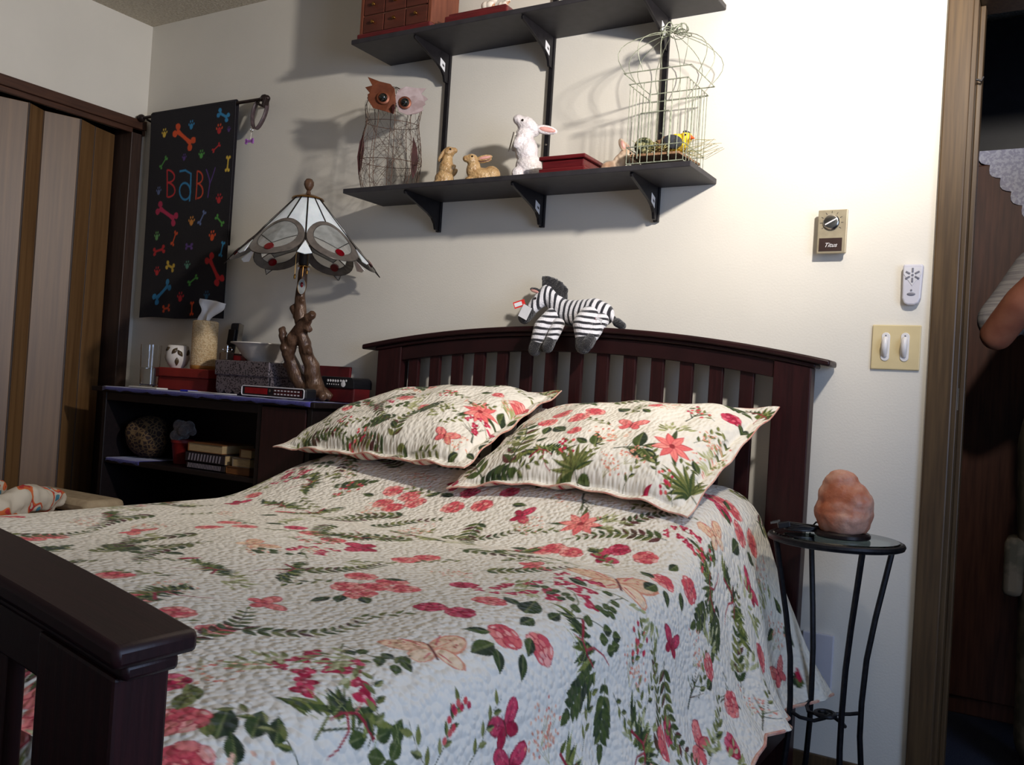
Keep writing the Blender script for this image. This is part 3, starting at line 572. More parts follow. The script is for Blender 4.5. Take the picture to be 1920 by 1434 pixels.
# PILLOW-SURFACE-END
# motif, position on the cloth (metres), direction, size, mirror
QUILT_PRINT = [('spray',1.62,1.796,-2.0,0.158,-1),('spray',1.6,1.216,-1.88,0.159,-1),('spray',1.639,0.613,-2.48,0.112,-1),('leaf',1.58,1.896,-2.25,0.063,-1),('leaf',1.594,1.863,-2.22,0.047,-1),('leaf',1.614,1.896,-2.64,0.041,-1),('oleaf',1.574,1.901,-2.51,0.038,-1),('leaf',1.611,1.845,-2.38,0.041,1),('rose',1.531,1.898,4.08,0.062,1),('drose',1.443,1.845,2.77,0.055,1),('rose',1.591,1.938,4.8,0.062,-1),('rose',1.364,1.924,1.72,0.062,1),('rose',1.401,1.949,0.75,0.062,1),('drose',1.296,1.926,3.95,0.055,1),('oleaf',1.512,1.887,-2.2,0.058,1),('oleaf',1.506,1.856,-2.67,0.051,-1),('bflyp',1.563,1.533,-2.58,0.101,-1),('bflyp',1.56,0.953,-2.21,0.147,-1),('bflyp',1.617,0.485,-2.8,0.079,1),('berry',1.699,1.619,-2.29,0.098,1),('bunch',1.654,1.77,-2.55,0.112,-1),('sprig',1.648,1.726,-2.46,0.105,1),('sprig',1.637,1.826,2.91,0.105,1),('rose',1.585,1.386,4.9,0.062,-1),('rose',1.622,1.33,3.54,0.062,-1),('rose',1.591,0.804,0.01,0.062,1),('rose',1.637,0.727,5.13,0.062,1),('leaf',1.571,1.405,2.23,0.041,-1),('leaf',1.591,1.423,1.57,0.058,1),('leaf',1.6,1.428,0.62,0.041,1),('leaf',1.62,1.381,0.64,0.041,-1),('leaf',1.557,1.286,-1.88,0.077,1),('leaf',1.574,1.288,1.51,0.044,-1),('leaf',1.531,1.265,-2.61,0.046,1),('leaf',1.603,1.339,0.96,0.041,1),('leaf',1.585,1.256,-1.64,0.041,-1),('leaf',1.577,0.823,-2.57,0.047,-1),('leaf',1.594,0.846,1.57,0.058,-1),('leaf',1.611,0.837,0.61,0.041,-1),('leaf',1.628,0.776,0.59,0.041,1),('leaf',1.585,0.704,1.71,0.041,-1),('rose',1.492,1.288,3.99,0.062,-1),('rose',1.52,0.725,1.9,0.062,1),('drose',1.395,1.216,5.73,0.055,1),('drose',1.503,1.384,5.82,0.055,-1),('drose',1.452,1.386,2.27,0.055,-1),('bud',1.48,1.395,-2.84,0.039,-1),('bunch',1.662,1.135,1.71,0.139,-1),('bunch',1.696,0.548,1.93,0.137,1),('oak',1.682,1.197,1.16,0.128,1),('oak',1.705,1.156,0.33,0.128,-1),('oak',1.71,0.581,0.93,0.128,-1),('oak',1.691,0.639,1.52,0.128,-1),('bflyc',1.699,1.458,2.9,0.064,-1),('bflyc',1.708,0.867,-2.59,0.064,-1),('bflyc',1.736,0.369,-1.88,0.064,1),('bflyc',1.75,1.454,-3.04,0.064,-1),('berry',1.716,1.065,-2.25,0.108,1),('sprig',1.784,1.03,-2.19,0.105,-1),('sprig',1.833,1.046,-3.05,0.105,-1),('fern',1.861,1.037,-2.74,0.195,1),('umbel',1.835,1.072,-2.94,0.083,-1),('peach',1.745,1.381,-2.38,0.075,1),('peach',1.773,1.365,2.99,0.075,-1),('sprig',1.733,1.135,-0.6,0.105,1),('twig',1.838,0.823,-2.37,0.09,-1),('peach',1.767,0.781,-2.12,0.075,-1),('sprig',1.827,0.783,-2.34,0.105,-1),('fern',1.875,0.557,-2.51,0.195,-1),('umbel',1.861,0.529,-2.98,0.083,-1),('rose',1.853,0.411,6.2,0.062,-1),('bfly',1.912,0.245,2.89,0.068,-1),('leaf',1.804,0.183,2.67,0.041,1),('leaf',1.827,0.185,-0.3,0.041,1),('leaf',1.827,0.241,1.18,0.041,-1),('peach',1.864,0.252,-2.42,0.075,-1),('twig',1.898,0.62,2.46,0.09,1),('rose',1.878,0.65,3.31,0.062,1),('bfly',1.904,0.818,2.34,0.068,1),('drose',1.847,0.937,6.06,0.055,-1),('drose',1.929,0.734,3.8,0.055,1),('rose',1.85,0.993,4.46,0.062,1),('sprig',1.907,0.776,-2.24,0.105,-1),('sprig',1.932,0.513,-2.39,0.105,-1),('twig',1.975,0.562,-2.34,0.09,1),('peach',1.935,0.567,-2.25,0.075,1),('leaf',1.816,0.751,-1.77,0.043,-1),('leaf',1.955,0.192,-3.03,0.041,1),('sprig',1.938,0.811,-2.36,0.105,1),('umbel',1.946,0.778,-2.36,0.083,-1),('bud',1.941,0.187,-2.94,0.038,1),('rose',1.787,0.709,1.52,0.062,1),('umbel',1.764,0.685,-2.15,0.083,1),('bunch',1.037,1.507,-1.32,0.112,-1),('bunch',1.094,1.391,-0.56,0.112,1),('umbel',1.119,1.493,-0.72,0.083,-1),('fern',1.344,1.668,-1.19,0.198,1),('bfly',1.264,1.533,-0.91,0.068,1),('rose',1.25,1.677,3.67,0.062,-1),('rose',1.026,1.612,1.9,0.062,-1),('rose',0.611,1.449,0.18,0.062,-1),('fern',0.744,1.447,-0.83,0.195,1),('bfly',0.648,1.293,-0.29,0.068,1),('rose',0.702,1.1,2.97,0.062,1),('rose',0.739,1.188,5.88,0.062,1),('rose',0.773,1.118,0.2,0.062,1),('bflyp',0.955,1.263,-1.33,0.079,1),('peach',1.114,1.626,-1.12,0.075,1),('peach',0.472,1.335,-1.05,0.075,-1),('bunch',0.432,1.272,-0.95,0.117,1),('rose',0.628,0.855,1.3,0.062,1),('fern',0.779,0.895,-1.11,0.195,-1),('rose',0.898,1.053,4.66,0.062,1),('rose',0.975,1.069,3.79,0.062,-1),('drose',0.83,1.03,3.32,0.055,-1),('bflyc',1.051,1.081,-0.57,0.064,-1),('bflyc',0.409,0.813,-0.15,0.064,1),('rose',1.247,1.3,2.66,0.062,1),('rose',1.276,1.372,5.66,0.062,1),('rose',1.321,1.391,3.0,0.062,1),('rose',1.307,1.291,0.48,0.062,1),('rose',1.352,1.323,0.84,0.062,-1),('rose',1.307,1.342,0.96,0.062,1),('leaf',1.298,1.433,1.66,0.041,1),('leaf',1.304,1.414,0.99,0.042,1),('leaf',1.335,1.402,0.64,0.041,-1),('leaf',1.281,1.284,-0.54,0.041,1),('sprig',1.239,1.342,2.01,0.105,1),('rose',1.208,1.067,0.38,0.062,1),('rose',1.191,1.107,3.7,0.062,1),('bflyc',1.06,1.079,2.43,0.085,1),('bunch',1.023,0.965,-1.28,0.158,1),('umbel',1.114,0.937,-1.65,0.138,-1),('sprig',1.134,1.223,-0.92,0.105,1),('umbel',1.151,1.242,-0.56,0.083,-1),('rose',0.75,0.597,0.08,0.062,1),('rose',0.815,0.609,3.98,0.062,1),('rose',0.773,0.664,1.75,0.062,-1),('rose',0.815,0.676,5.46,0.062,1),('rose',0.852,0.634,4.87,0.062,1),('leaf',0.719,0.636,-3.03,0.041,-1),('leaf',0.861,0.599,-0.75,0.041,-1),('spray',0.381,0.643,-1.45,0.112,-1),('bunch',0.446,0.669,-0.56,0.112,1),('oak',0.563,0.629,-0.57,0.128,-1),('rose',0.969,0.636,4.03,0.062,1),('drose',0.969,0.564,0.17,0.055,-1),('rose',1.04,0.616,1.14,0.062,-1),('drose',1.074,0.546,5.34,0.055,1),('bflyc',1.168,0.643,-0.24,0.064,1),('lily',1.324,0.641,5.43,0.11,-1),('twig',1.256,0.501,1.13,0.113,1),('fern',1.412,0.62,-0.66,0.195,-1),('umbel',1.364,0.634,-0.65,0.083,1),('leaf',1.114,0.599,0.0,0.041,-1),('leaf',0.935,0.585,-3.04,0.046,1),('peach',1.191,0.557,-0.49,0.075,-1),('peach',1.171,0.688,-0.29,0.075,1),('bfly',1.409,1.004,-0.73,0.068,-1),('drose',1.591,0.35,6.04,0.055,-1),('rose',1.594,0.28,3.59,0.062,-1),('drose',1.549,0.336,2.12,0.055,1),('rose',1.642,0.322,6.26,0.062,1),('rose',1.665,0.252,5.02,0.062,-1),('rose',1.568,0.308,0.65,0.062,-1),('leaf',1.622,0.364,-2.84,0.041,-1),('leaf',1.656,0.355,1.43,0.061,1),('leaf',1.676,0.311,-0.81,0.041,-1),('leaf',1.591,0.313,-2.15,0.041,1),('fern',1.352,1.097,-0.96,0.195,1),('sprig',1.196,0.727,-0.46,0.105,-1),('fern',1.048,0.806,-0.63,0.195,1),('rose',1.327,0.764,4.9,0.062,1),('rose',1.367,0.769,0.06,0.062,-1),('drose',1.455,0.716,0.99,0.055,1),('rose',1.304,0.795,5.06,0.062,-1),('leaf',1.279,0.797,2.94,0.041,1),('leaf',1.392,0.744,-0.24,0.041,-1),('sprig',1.287,1.035,2.38,0.105,1),('bflyc',1.438,0.76,-0.74,0.064,1),('sprig',1.372,0.895,1.83,0.105,1),('peach',1.335,1.107,1.78,0.075,1),('fern',1.154,1.353,-1.38,0.195,1),('peach',1.031,1.228,-1.08,0.075,1),('sprig',0.804,1.118,-0.77,0.105,1),('umbel',0.727,0.981,-0.46,0.083,-1),('rose',0.622,1.495,0.19,0.062,1),('rose',0.389,1.4,1.34,0.062,1),('sprig',0.906,1.5,-0.64,0.105,-1),('sprig',0.901,1.556,1.87,0.105,1),('bud',0.958,1.444,-1.02,0.044,1),('rose',1.159,1.677,2.74,0.062,-1),('sprig',1.389,1.509,-0.94,0.105,-1),('sprig',0.889,0.592,-2.98,0.118,1),('sprig',0.568,0.571,2.99,0.124,1),('peach',0.517,0.539,-0.4,0.077,1),('bflyc',0.904,0.52,0.41,0.064,-1),('peach',0.537,1.0,-0.66,0.075,-1),('sprig',0.54,1.109,-1.53,0.105,1),('fern',0.875,0.841,-0.89,0.195,-1),('oak',0.753,1.603,-1.82,0.128,1),('sprig',1.057,1.759,-2.29,0.105,1),('peach',1.756,0.231,2.85,0.075,1),('umbel',1.793,0.259,2.72,0.083,-1),('peach',1.739,1.074,-2.36,0.075,-1),('sprig',1.719,1.549,-2.19,0.105,1),('fern',0.07,1.063,0.05,0.221,1),('leaf',0.646,0.169,2.63,0.047,1),('bunch',0.518,0.299,3.11,0.128,1),('spray',1.373,0.393,4.19,0.128,1),('spray',1.606,0.997,2.36,0.128,1),('oak',0.2,0.269,4.08,0.145,1),('peach',1.674,1.922,4.21,0.085,1),('leaf',0.138,1.207,2.91,0.047,1),('bunch',0.951,0.942,1.18,0.128,1),('rose',0.921,0.242,4.23,0.053,1),('sprig',0.502,0.47,0.87,0.119,1),('bunch',0.553,1.809,0.45,0.128,1),('sprig',1.754,1.617,2.79,0.119,1),('berry',0.488,1.479,3.26,0.111,1),('fern',1.627,0.16,4.61,0.221,1),('sprig',0.312,1.27,3.57,0.119,1),('sprig',0.125,0.66,0.94,0.119,1),('umbel',1.167,0.158,0.63,0.093,1),('peach',0.302,0.351,4.59,0.085,1),('sprig',0.909,1.537,1.97,0.119,1),('leaf',1.543,1.047,3.42,0.047,1),('oak',0.129,1.76,3.27,0.145,1),('umbel',0.188,1.675,4.76,0.093,1),('fern',0.114,1.594,3.04,0.221,1),('fern',0.271,1.887,4.59,0.221,1),('rose',1.337,1.688,1.68,0.053,1),('sprig',0.112,1.929,4.42,0.119,1),('leaf',0.387,1.766,1.29,0.047,1),('spray',0.967,0.15,0.14,0.128,1),('leaf',1.024,1.826,2.23,0.047,1),('bunch',1.854,1.129,4.61,0.128,1),('fern',0.136,1.317,4.59,0.221,1),('fern',0.09,1.841,4.64,0.221,1),('spray',1.152,1.762,5.73,0.128,1),('umbel',0.703,1.353,5.68,0.093,1),('umbel',0.307,1.623,2.13,0.093,1),('sprig',0.633,1.044,0.26,0.119,1),('sprig',0.576,1.715,5.65,0.119,1),('leaf',0.673,0.924,2.52,0.047,1),('sprig',0.265,0.657,5.13,0.119,1),('fern',0.564,0.212,4.87,0.221,1),('peach',0.693,1.658,2.09,0.085,1),('fern',1.085,0.684,1.07,0.221,1),('leaf',1.128,0.469,1.57,0.047,1),('fern',0.069,0.15,4.24,0.221,1),('fern',0.223,0.377,1.54,0.221,1),('umbel',0.378,0.995,4.71,0.093,1),('umbel',0.321,1.831,4.14,0.093,1),('fern',1.186,0.352,3.44,0.221,1),('berry',0.901,1.149,5.92,0.111,1),('umbel',0.926,0.423,5.01,0.093,1),('peach',0.804,1.949,4.25,0.085,1),('bunch',1.809,1.38,4.84,0.128,1),('umbel',0.469,1.653,3.66,0.093,1),('fern',0.153,0.446,4.94,0.221,1),('bunch',0.227,0.545,3.07,0.128,1),('fern',0.456,0.981,2.72,0.221,1),('umbel',0.4,0.371,5.72,0.093,1),('peach',0.589,1.206,0.87,0.085,1),('fern',0.749,0.405,5.94,0.221,1),('umbel',1.917,1.187,3.29,0.093,1),('bunch',1.916,1.385,3.41,0.128,1),('fern',0.332,1.5,3.68,0.221,1),('sprig',1.562,1.574,1.78,0.119,1),('oak',0.81,1.724,1.28,0.145,1),('umbel',0.655,1.926,4.4,0.093,1),('leaf',0.105,0.922,1.4,0.047,1),('sprig',1.42,0.507,6.16,0.119,1),('sprig',1.436,0.337,6.24,0.119,1),('fern',1.038,0.337,4.5,0.221,1),('umbel',0.241,1.744,0.03,0.093,1),('fern',0.083,1.498,2.43,0.221,1),('umbel',0.239,1.384,6.12,0.093,1),('umbel',0.279,1.029,2.68,0.093,1),('fern',1.211,0.958,5.82,0.221,1),('spray',1.473,1.601,0.86,0.128,1),('oak',0.82,0.25,1.72,0.145,1),('berry',1.917,1.605,4.67,0.111,1),('umbel',0.694,0.818,1.6,0.093,1),('umbel',1.46,1.177,5.39,0.093,1),('spray',0.392,0.288,5.98,0.128,1),('peach',0.746,1.85,1.91,0.085,1),('bunch',1.883,1.787,0.99,0.128,1),('peach',0.959,1.31,5.7,0.085,1),('bunch',0.604,0.78,0.44,0.128,1),('sprig',0.432,0.89,1.66,0.119,1),('sprig',0.649,0.402,3.58,0.119,1),('leaf',0.92,1.881,0.04,0.047,1),('sprig',0.333,0.782,4.1,0.119,1),('umbel',0.05,1.306,3.29,0.093,1),('peach',0.748,0.74,5.45,0.085,1),('fern',0.544,1.556,4.87,0.221,1),('umbel',0.177,1.073,0.4,0.093,1),('berry',1.865,1.512,0.15,0.111,1),('bunch',1.017,0.251,0.27,0.128,1),('peach',0.161,1.518,3.95,0.085,1),('fern',1.712,1.844,0.89,0.221,1),('spray',0.354,0.516,0.86,0.128,1),('fern',0.866,1.325,1.1,0.221,1),('leaf',1.009,1.964,3.7,0.047,1),('spray',1.358,0.305,5.04,0.128,1),('berry',0.57,1.643,2.03,0.111,1),('sprig',0.534,0.715,0.42,0.119,1),('oak',0.736,1.423,0.22,0.145,1),('fern',0.518,1.138,1.29,0.221,1),('berry',0.155,0.149,0.89,0.111,1),('umbel',1.645,0.931,1.2,0.093,1),('fern',0.179,1.847,4.2,0.221,1),('oak',0.114,1.121,5.54,0.145,1),('leaf',0.457,1.862,3.93,0.047,1),('fern',0.312,0.165,3.23,0.221,1),('oak',1.935,0.406,0.68,0.145,1),('bunch',1.731,0.562,4.74,0.128,1),('sprig',0.88,0.313,4.34,0.119,1),('leaf',0.204,0.787,4.36,0.047,1),('peach',1.701,1.759,5.9,0.085,1),('sprig',0.785,1.611,4.41,0.119,1),('fern',0.964,1.785,4.31,0.221,1),('berry',0.394,0.456,0.11,0.111,1),('fern',1.333,1.789,4.44,0.221,1),('peach',0.198,1.154,3.59,0.085,1),('sprig',1.485,0.807,3.9,0.119,1),('bunch',1.925,1.714,2.65,0.128,1),('bunch',0.821,0.385,3.69,0.128,1),('sprig',0.422,0.22,4.91,0.119,1),('peach',0.317,1.969,0.2,0.085,1),('fern',0.683,0.306,6.06,0.221,1),('spray',1.099,1.274,3.75,0.128,1),('oak',0.104,0.845,0.6,0.145,1),('fern',1.536,0.167,4.9,0.221,1),('berry',0.403,1.093,3.49,0.111,1),('leaf',1.116,1.914,1.36,0.047,1),('berry',0.319,0.273,4.25,0.111,1),('fern',1.247,1.824,0.5,0.221,1),('fern',0.377,1.608,6.09,0.221,1),('peach',0.207,1.971,1.58,0.085,1),('fern',0.68,0.48,3.11,0.221,1),('fern',0.798,1.247,1.66,0.221,1),('sprig',0.949,0.862,5.29,0.119,1),('sprig',0.504,1.92,5.47,0.119,1),('sprig',1.354,0.847,0.6,0.119,1),('fern',1.417,0.217,4.26,0.221,1),('berry',1.293,0.911,4.65,0.111,1),('spray',1.464,1.099,1.25,0.128,1),('peach',1.026,0.79,3.16,0.085,1),('fern',0.081,0.331,3.52,0.221,1),('rose',0.396,0.741,1.03,0.053,1),('fern',1.082,0.146,3.01,0.221,1),('peach',1.934,1.1,4.31,0.085,1),('peach',1.822,1.88,5.75,0.085,1),('peach',1.392,0.149,2.5,0.085,1),('bunch',0.36,0.901,2.49,0.128,1),('umbel',0.721,0.181,2.87,0.093,1),('spray',0.057,0.505,0.86,0.128,1),('umbel',0.341,0.645,1.79,0.093,1),('fern',0.848,0.929,0.78,0.221,1),('umbel',1.753,0.427,4.75,0.093,1),('fern',0.819,1.514,4.06,0.221,1),('sprig',0.324,1.191,3.37,0.119,1),('fern',1.096,0.951,2.71,0.221,1),('fern',1.536,0.633,2.78,0.221,1),('fern',1.731,0.91,5.94,0.221,1),('spray',0.65,1.733,1.1,0.128,1),('bunch',0.413,1.501,1.56,0.128,1),('fern',0.134,0.761,1.27,0.221,1),('spray',0.401,1.961,2.08,0.128,1),('berry',0.828,0.161,2.76,0.111,1),('fern',0.539,0.383,1.52,0.221,1),('umbel',1.542,1.643,2.31,0.093,1),('umbel',0.514,0.154,4.61,0.093,1),('peach',0.816,0.486,2.14,0.085,1),('sprig',0.134,1.393,3.82,0.119,1),('umbel',1.815,1.73,1.75,0.093,1),('umbel',1.285,0.186,4.14,0.093,1),('sprig',1.436,0.934,2.56,0.119,1),('spray',0.827,1.835,1.83,0.128,1),('umbel',0.304,0.58,2.43,0.093,1),('sprig',1.275,0.316,5.41,0.119,1),('bunch',0.548,0.852,4.72,0.128,1),('spray',0.729,1.755,3.39,0.128,1),('fern',0.243,0.855,2.56,0.221,1),('fern',1.874,1.26,0.34,0.221,1),('sprig',1.926,0.905,2.81,0.119,1),('spray',1.308,0.484,4.73,0.128,1),('fern',0.06,1.729,0.88,0.221,1),('umbel',1.501,1.733,3.26,0.093,1),('bunch',0.558,1.974,3.82,0.128,1),('umbel',1.478,1.963,2.43,0.093,1),('peach',0.243,1.539,1.79,0.085,1),('sprig',1.477,0.44,2.24,0.119,1),('umbel',0.291,1.109,0.73,0.093,1),('leaf',0.893,1.416,6.17,0.047,1),('fern',0.888,0.709,2.34,0.221,1),('peach',1.411,1.773,0.3,0.085,1),('berry',0.186,0.928,4.4,0.111,1),('umbel',0.146,0.536,5.51,0.093,1),('bunch',0.279,0.484,5.58,0.128,1),('sprig',1.775,1.97,2.86,0.119,1),('fern',0.28,1.444,3.02,0.221,1),('fern',1.856,1.645,1.15,0.221,1),('leaf',0.597,0.301,4.1,0.047,1),('leaf',0.224,1.223,1.87,0.047,1),('sprig',1.083,1.532,2.48,0.119,1),('fern',0.081,0.225,1.77,0.221,1),('sprig',1.785,1.264,3.87,0.119,1),('umbel',0.309,1.345,3.66,0.093,1),('fern',1.131,1.838,5.52,0.221,1),('sprig',0.058,0.589,4.03,0.119,1),('berry',1.257,0.39,0.59,0.111,1),('leaf',0.743,1.035,5.84,0.047,1),('bunch',1.221,0.869,0.01,0.128,1),('umbel',1.913,1.962,0.32,0.093,1),('bunch',1.218,1.606,2.9,0.128,1),('berry',0.62,0.698,4.78,0.111,1),('berry',1.652,0.523,1.88,0.111,1),('umbel',0.402,1.165,4.62,0.093,1),('sprig',1.166,0.272,3.17,0.119,1)]
PILLOW_PRINT_L = [('lily',0.651,0.309,3.3,0.11,-1),('bfly',0.631,0.476,-1.57,0.068,1),('fern',0.462,0.519,-1.27,0.218,-1),('spray',0.36,0.421,-1.88,0.112,-1),('bunch',0.193,0.367,-0.92,0.112,1),('sprig',0.172,0.528,-0.48,0.105,-1),('berry',0.247,0.53,-1.75,0.098,-1),('peach',0.365,0.545,-2.05,0.075,1),('twig',0.703,0.448,-2.0,0.099,1),('leaf',0.692,0.508,2.35,0.041,-1),('leaf',0.707,0.485,0.47,0.041,1),('sprig',0.057,0.543,-0.41,0.105,1),('sprig',0.046,0.487,-1.06,0.105,-1),('umbel',0.582,0.386,-2.78,0.083,-1),('umbel',0.723,0.251,-1.66,0.086,1),('leaf',0.703,0.296,-1.69,0.045,-1),('leaf',0.72,0.277,-1.14,0.041,-1),('peach',0.671,0.517,-1.73,0.075,1),('peach',0.684,0.243,-1.21,0.075,1),('rose',0.707,0.178,3.04,0.062,-1),('leaf',0.74,0.464,-1.57,0.051,1),('sprig',0.197,0.487,-2.48,0.131,1),('bunch',0.74,0.071,-1.57,0.112,1),('leaf',0.74,0.056,-1.57,0.041,1),('sprig',0.529,0.528,-0.03,0.105,-1),('umbel',0.113,0.53,-2.8,0.083,-1),('rose',0.364,0.298,0.45,0.062,1),('spray',0.725,0.436,-1.79,0.112,-1),('fern',0.095,0.547,-0.15,0.195,-1),('oak',0.426,0.42,2.62,0.119,1),('berry',0.514,0.029,5.71,0.091,1),('fern',0.511,0.51,1.67,0.182,1),('rose',0.351,0.144,5.32,0.043,1),('sprig',0.194,0.096,3.35,0.098,1),('sprig',0.529,0.136,5.76,0.098,1),('oak',0.107,0.293,0.49,0.119,1),('berry',0.254,0.221,5.81,0.091,1),('oak',0.435,0.158,4.65,0.119,1),('sprig',0.469,0.236,0.12,0.098,1),('sprig',0.341,0.074,5.98,0.098,1),('oak',0.054,0.384,4.28,0.119,1),('peach',0.114,0.177,4.62,0.07,1),('fern',0.074,0.091,1.18,0.182,1),('fern',0.372,0.233,1.98,0.182,1),('sprig',0.674,0.105,6.21,0.098,1),('leaf',0.165,0.217,6.16,0.038,1),('berry',0.047,0.034,0.24,0.091,1),('sprig',0.598,0.043,0.67,0.098,1),('berry',0.046,0.237,4.45,0.091,1),('rose',0.175,0.37,0.17,0.043,1),('rose',0.471,0.35,5.61,0.043,1),('rose',0.634,0.182,1.79,0.043,1),('sprig',0.151,0.035,4.78,0.098,1),('berry',0.024,0.166,2.58,0.091,1),('sprig',0.41,0.072,2.23,0.098,1),('umbel',0.242,0.164,2.08,0.077,1),('berry',0.548,0.244,3.09,0.091,1),('umbel',0.445,0.293,2.99,0.077,1),('sprig',0.572,0.441,5.42,0.098,1),('rose',0.109,0.356,2.43,0.043,1),('umbel',0.676,0.032,5.36,0.077,1),('fern',0.295,0.325,0.75,0.182,1),('peach',0.313,0.201,5.75,0.07,1),('peach',0.63,0.243,1.97,0.07,1),('sprig',0.338,0.434,2.69,0.098,1),('oak',0.28,0.096,0.92,0.119,1),('sprig',0.166,0.307,2.05,0.098,1),('oak',0.529,0.307,2.18,0.119,1),('fern',0.434,0.537,3.14,0.182,1),('sprig',0.26,0.389,2.76,0.098,1),('sprig',0.588,0.299,5.84,0.098,1),('rose',0.107,0.235,4.22,0.043,1),('umbel',0.403,0.353,5.88,0.077,1),('rose',0.039,0.325,0.96,0.043,1),('peach',0.273,0.024,3.49,0.07,1),('sprig',0.617,0.359,3.18,0.098,1),('oak',0.602,0.124,3.58,0.119,1),('berry',0.269,0.539,5.72,0.091,1),('leaf',0.453,0.479,3.82,0.038,1),('leaf',0.575,0.189,5.88,0.038,1)]
PILLOW_PRINT_R = [('lily',0.579,0.373,1.4,0.11,1),('bfly',0.437,0.305,-1.61,0.068,-1),('rose',0.184,0.296,1.62,0.062,1),('rose',0.202,0.236,1.48,0.062,-1),('rose',0.272,0.277,4.8,0.062,-1),('rose',0.3,0.232,5.23,0.062,1),('leaf',0.205,0.324,1.41,0.053,1),('leaf',0.221,0.324,0.67,0.069,-1),('fern',0.091,0.526,-1.88,0.301,-1),('fern',0.168,0.528,-2.07,0.35,1),('bunch',0.274,0.524,-1.83,0.112,1),('berry',0.34,0.521,-1.89,0.118,1),('leaf',0.367,0.429,-2.69,0.043,-1),('leaf',0.393,0.436,-1.89,0.067,-1),('leaf',0.391,0.47,2.74,0.041,1),('peach',0.393,0.421,-1.6,0.109,-1),('peach',0.449,0.523,-1.27,0.075,-1),('sprig',0.396,0.523,-1.5,0.105,-1),('palm',0.374,0.528,-2.13,0.098,1),('twig',0.446,0.438,-0.39,0.09,-1),('leaf',0.505,0.42,-1.77,0.077,-1),('leaf',0.519,0.418,0.63,0.07,1),('leaf',0.484,0.423,0.43,0.064,-1),('palm',0.684,0.489,-2.5,0.098,1),('bud',0.561,0.543,-0.87,0.038,-1),('bunch',0.66,0.099,-1.2,0.112,1),('drose',0.637,0.139,2.07,0.055,1),('leaf',0.658,0.144,0.49,0.041,1),('leaf',0.7,0.184,-1.57,0.041,-1),('umbel',0.554,0.317,-2.07,0.088,1),('twig',0.553,0.232,-1.4,0.09,1),('sprig',0.614,0.32,-1.28,0.105,1),('sprig',0.661,0.333,-1.57,0.105,1),('peach',0.654,0.318,-1.51,0.075,1),('peach',0.693,0.373,-2.82,0.075,1),('umbel',0.695,0.361,-2.55,0.083,-1),('sprig',0.598,0.386,0.54,0.105,-1),('leaf',0.663,0.405,-2.32,0.041,1),('umbel',0.161,0.421,-1.83,0.083,1),('sprig',0.214,0.521,-2.29,0.105,-1),('bud',0.019,0.56,-1.91,0.058,-1),('sprig',0.395,0.326,-2.69,0.105,-1),('sprig',0.182,0.53,-0.36,0.105,-1),('peach',0.493,0.481,-1.23,0.075,1),('leaf',0.389,0.212,-2.51,0.057,1),('berry',0.616,0.195,-2.56,0.098,1),('sprig',0.586,0.491,-2.08,0.105,1),('leaf',0.458,0.236,3.79,0.038,1),('umbel',0.478,0.044,0.21,0.077,1),('sprig',0.209,0.037,3.1,0.098,1),('fern',0.04,0.239,3.94,0.182,1),('sprig',0.196,0.163,5.2,0.098,1),('peach',0.109,0.127,5.98,0.07,1),('rose',0.449,0.108,2.39,0.043,1),('peach',0.513,0.146,3.05,0.07,1),('peach',0.071,0.3,6.22,0.07,1),('leaf',0.04,0.18,0.81,0.038,1),('sprig',0.071,0.453,5.22,0.098,1),('oak',0.076,0.535,6.16,0.119,1),('peach',0.127,0.217,1.94,0.07,1),('fern',0.033,0.053,5.57,0.182,1),('peach',0.275,0.076,1.45,0.07,1),('leaf',0.216,0.428,5.27,0.038,1),('fern',0.342,0.084,4.44,0.182,1),('leaf',0.129,0.069,1.56,0.038,1),('rose',0.404,0.039,5.33,0.043,1),('oak',0.552,0.038,0.37,0.119,1),('sprig',0.301,0.022,4.21,0.098,1),('fern',0.3,0.134,5.48,0.182,1),('rose',0.306,0.374,1.78,0.043,1),('sprig',0.392,0.142,1.28,0.098,1),('oak',0.092,0.02,1.97,0.119,1),('rose',0.447,0.174,3.79,0.043,1),('sprig',0.519,0.086,2.54,0.098,1),('berry',0.648,0.538,4.13,0.091,1),('leaf',0.413,0.529,3.07,0.038,1),('oak',0.196,0.097,0.79,0.119,1),('sprig',0.506,0.531,4.99,0.098,1),('oak',0.605,0.071,3.62,0.119,1),('sprig',0.389,0.259,5.08,0.098,1)]
CLOTH = (236, 229, 214)
M['quilt'] = vcol_mat('quilt_cotton', 0.85, bump=0.9, bscale=95, sheen=0.1, voro=True, dist=0.006)
M['sham'] = vcol_mat('sham_cotton', 0.85, bump=0.8, bscale=75, sheen=0.1, voro=True, dist=0.005)
def spaced(a, b, knots):
    """1-D sampling with varying step: knots [(pos, step), ...]"""
    out = [a]
    while out[-1] < b:
        st = np.interp(out[-1], [k[0] for k in knots], [k[1] for k in knots]); out.append(out[-1] + st)
    out[-1] = b
    return np.array(out)
s = spaced(0.0, QS[-1], [(0, .012), (.25, .004), (.6, .0032), (1.1, .0022), (QS[-1], .0020)])
t = spaced(QT0, QT1, [(QT0, .0045), (.6, .0034), (1.0, .0026), (1.4, .0018), (QT1, .0018)])
X, Y, Z = quilt_grid(s, t)
cv = Canvas(QS[-1], QT1 + 0.02, 0.001, CLOTH)
paint(cv, QUILT_PRINT)
me = grid_mesh('quilt', X, Y, Z, flip=True)
A, B = np.meshgrid(s, t); ab = np.stack([A.ravel(), B.ravel()], 1)
add_print(me, cv, ab, ab * np.array([1.0, 1.0]))
quilt = bpy.data.objects.new('quilt', me); COL.objects.link(quilt); me.materials.append(M['quilt'])
sm = quilt.modifiers.new('thickness', 'SOLIDIFY'); sm.thickness = 0.006; sm.offset = -1
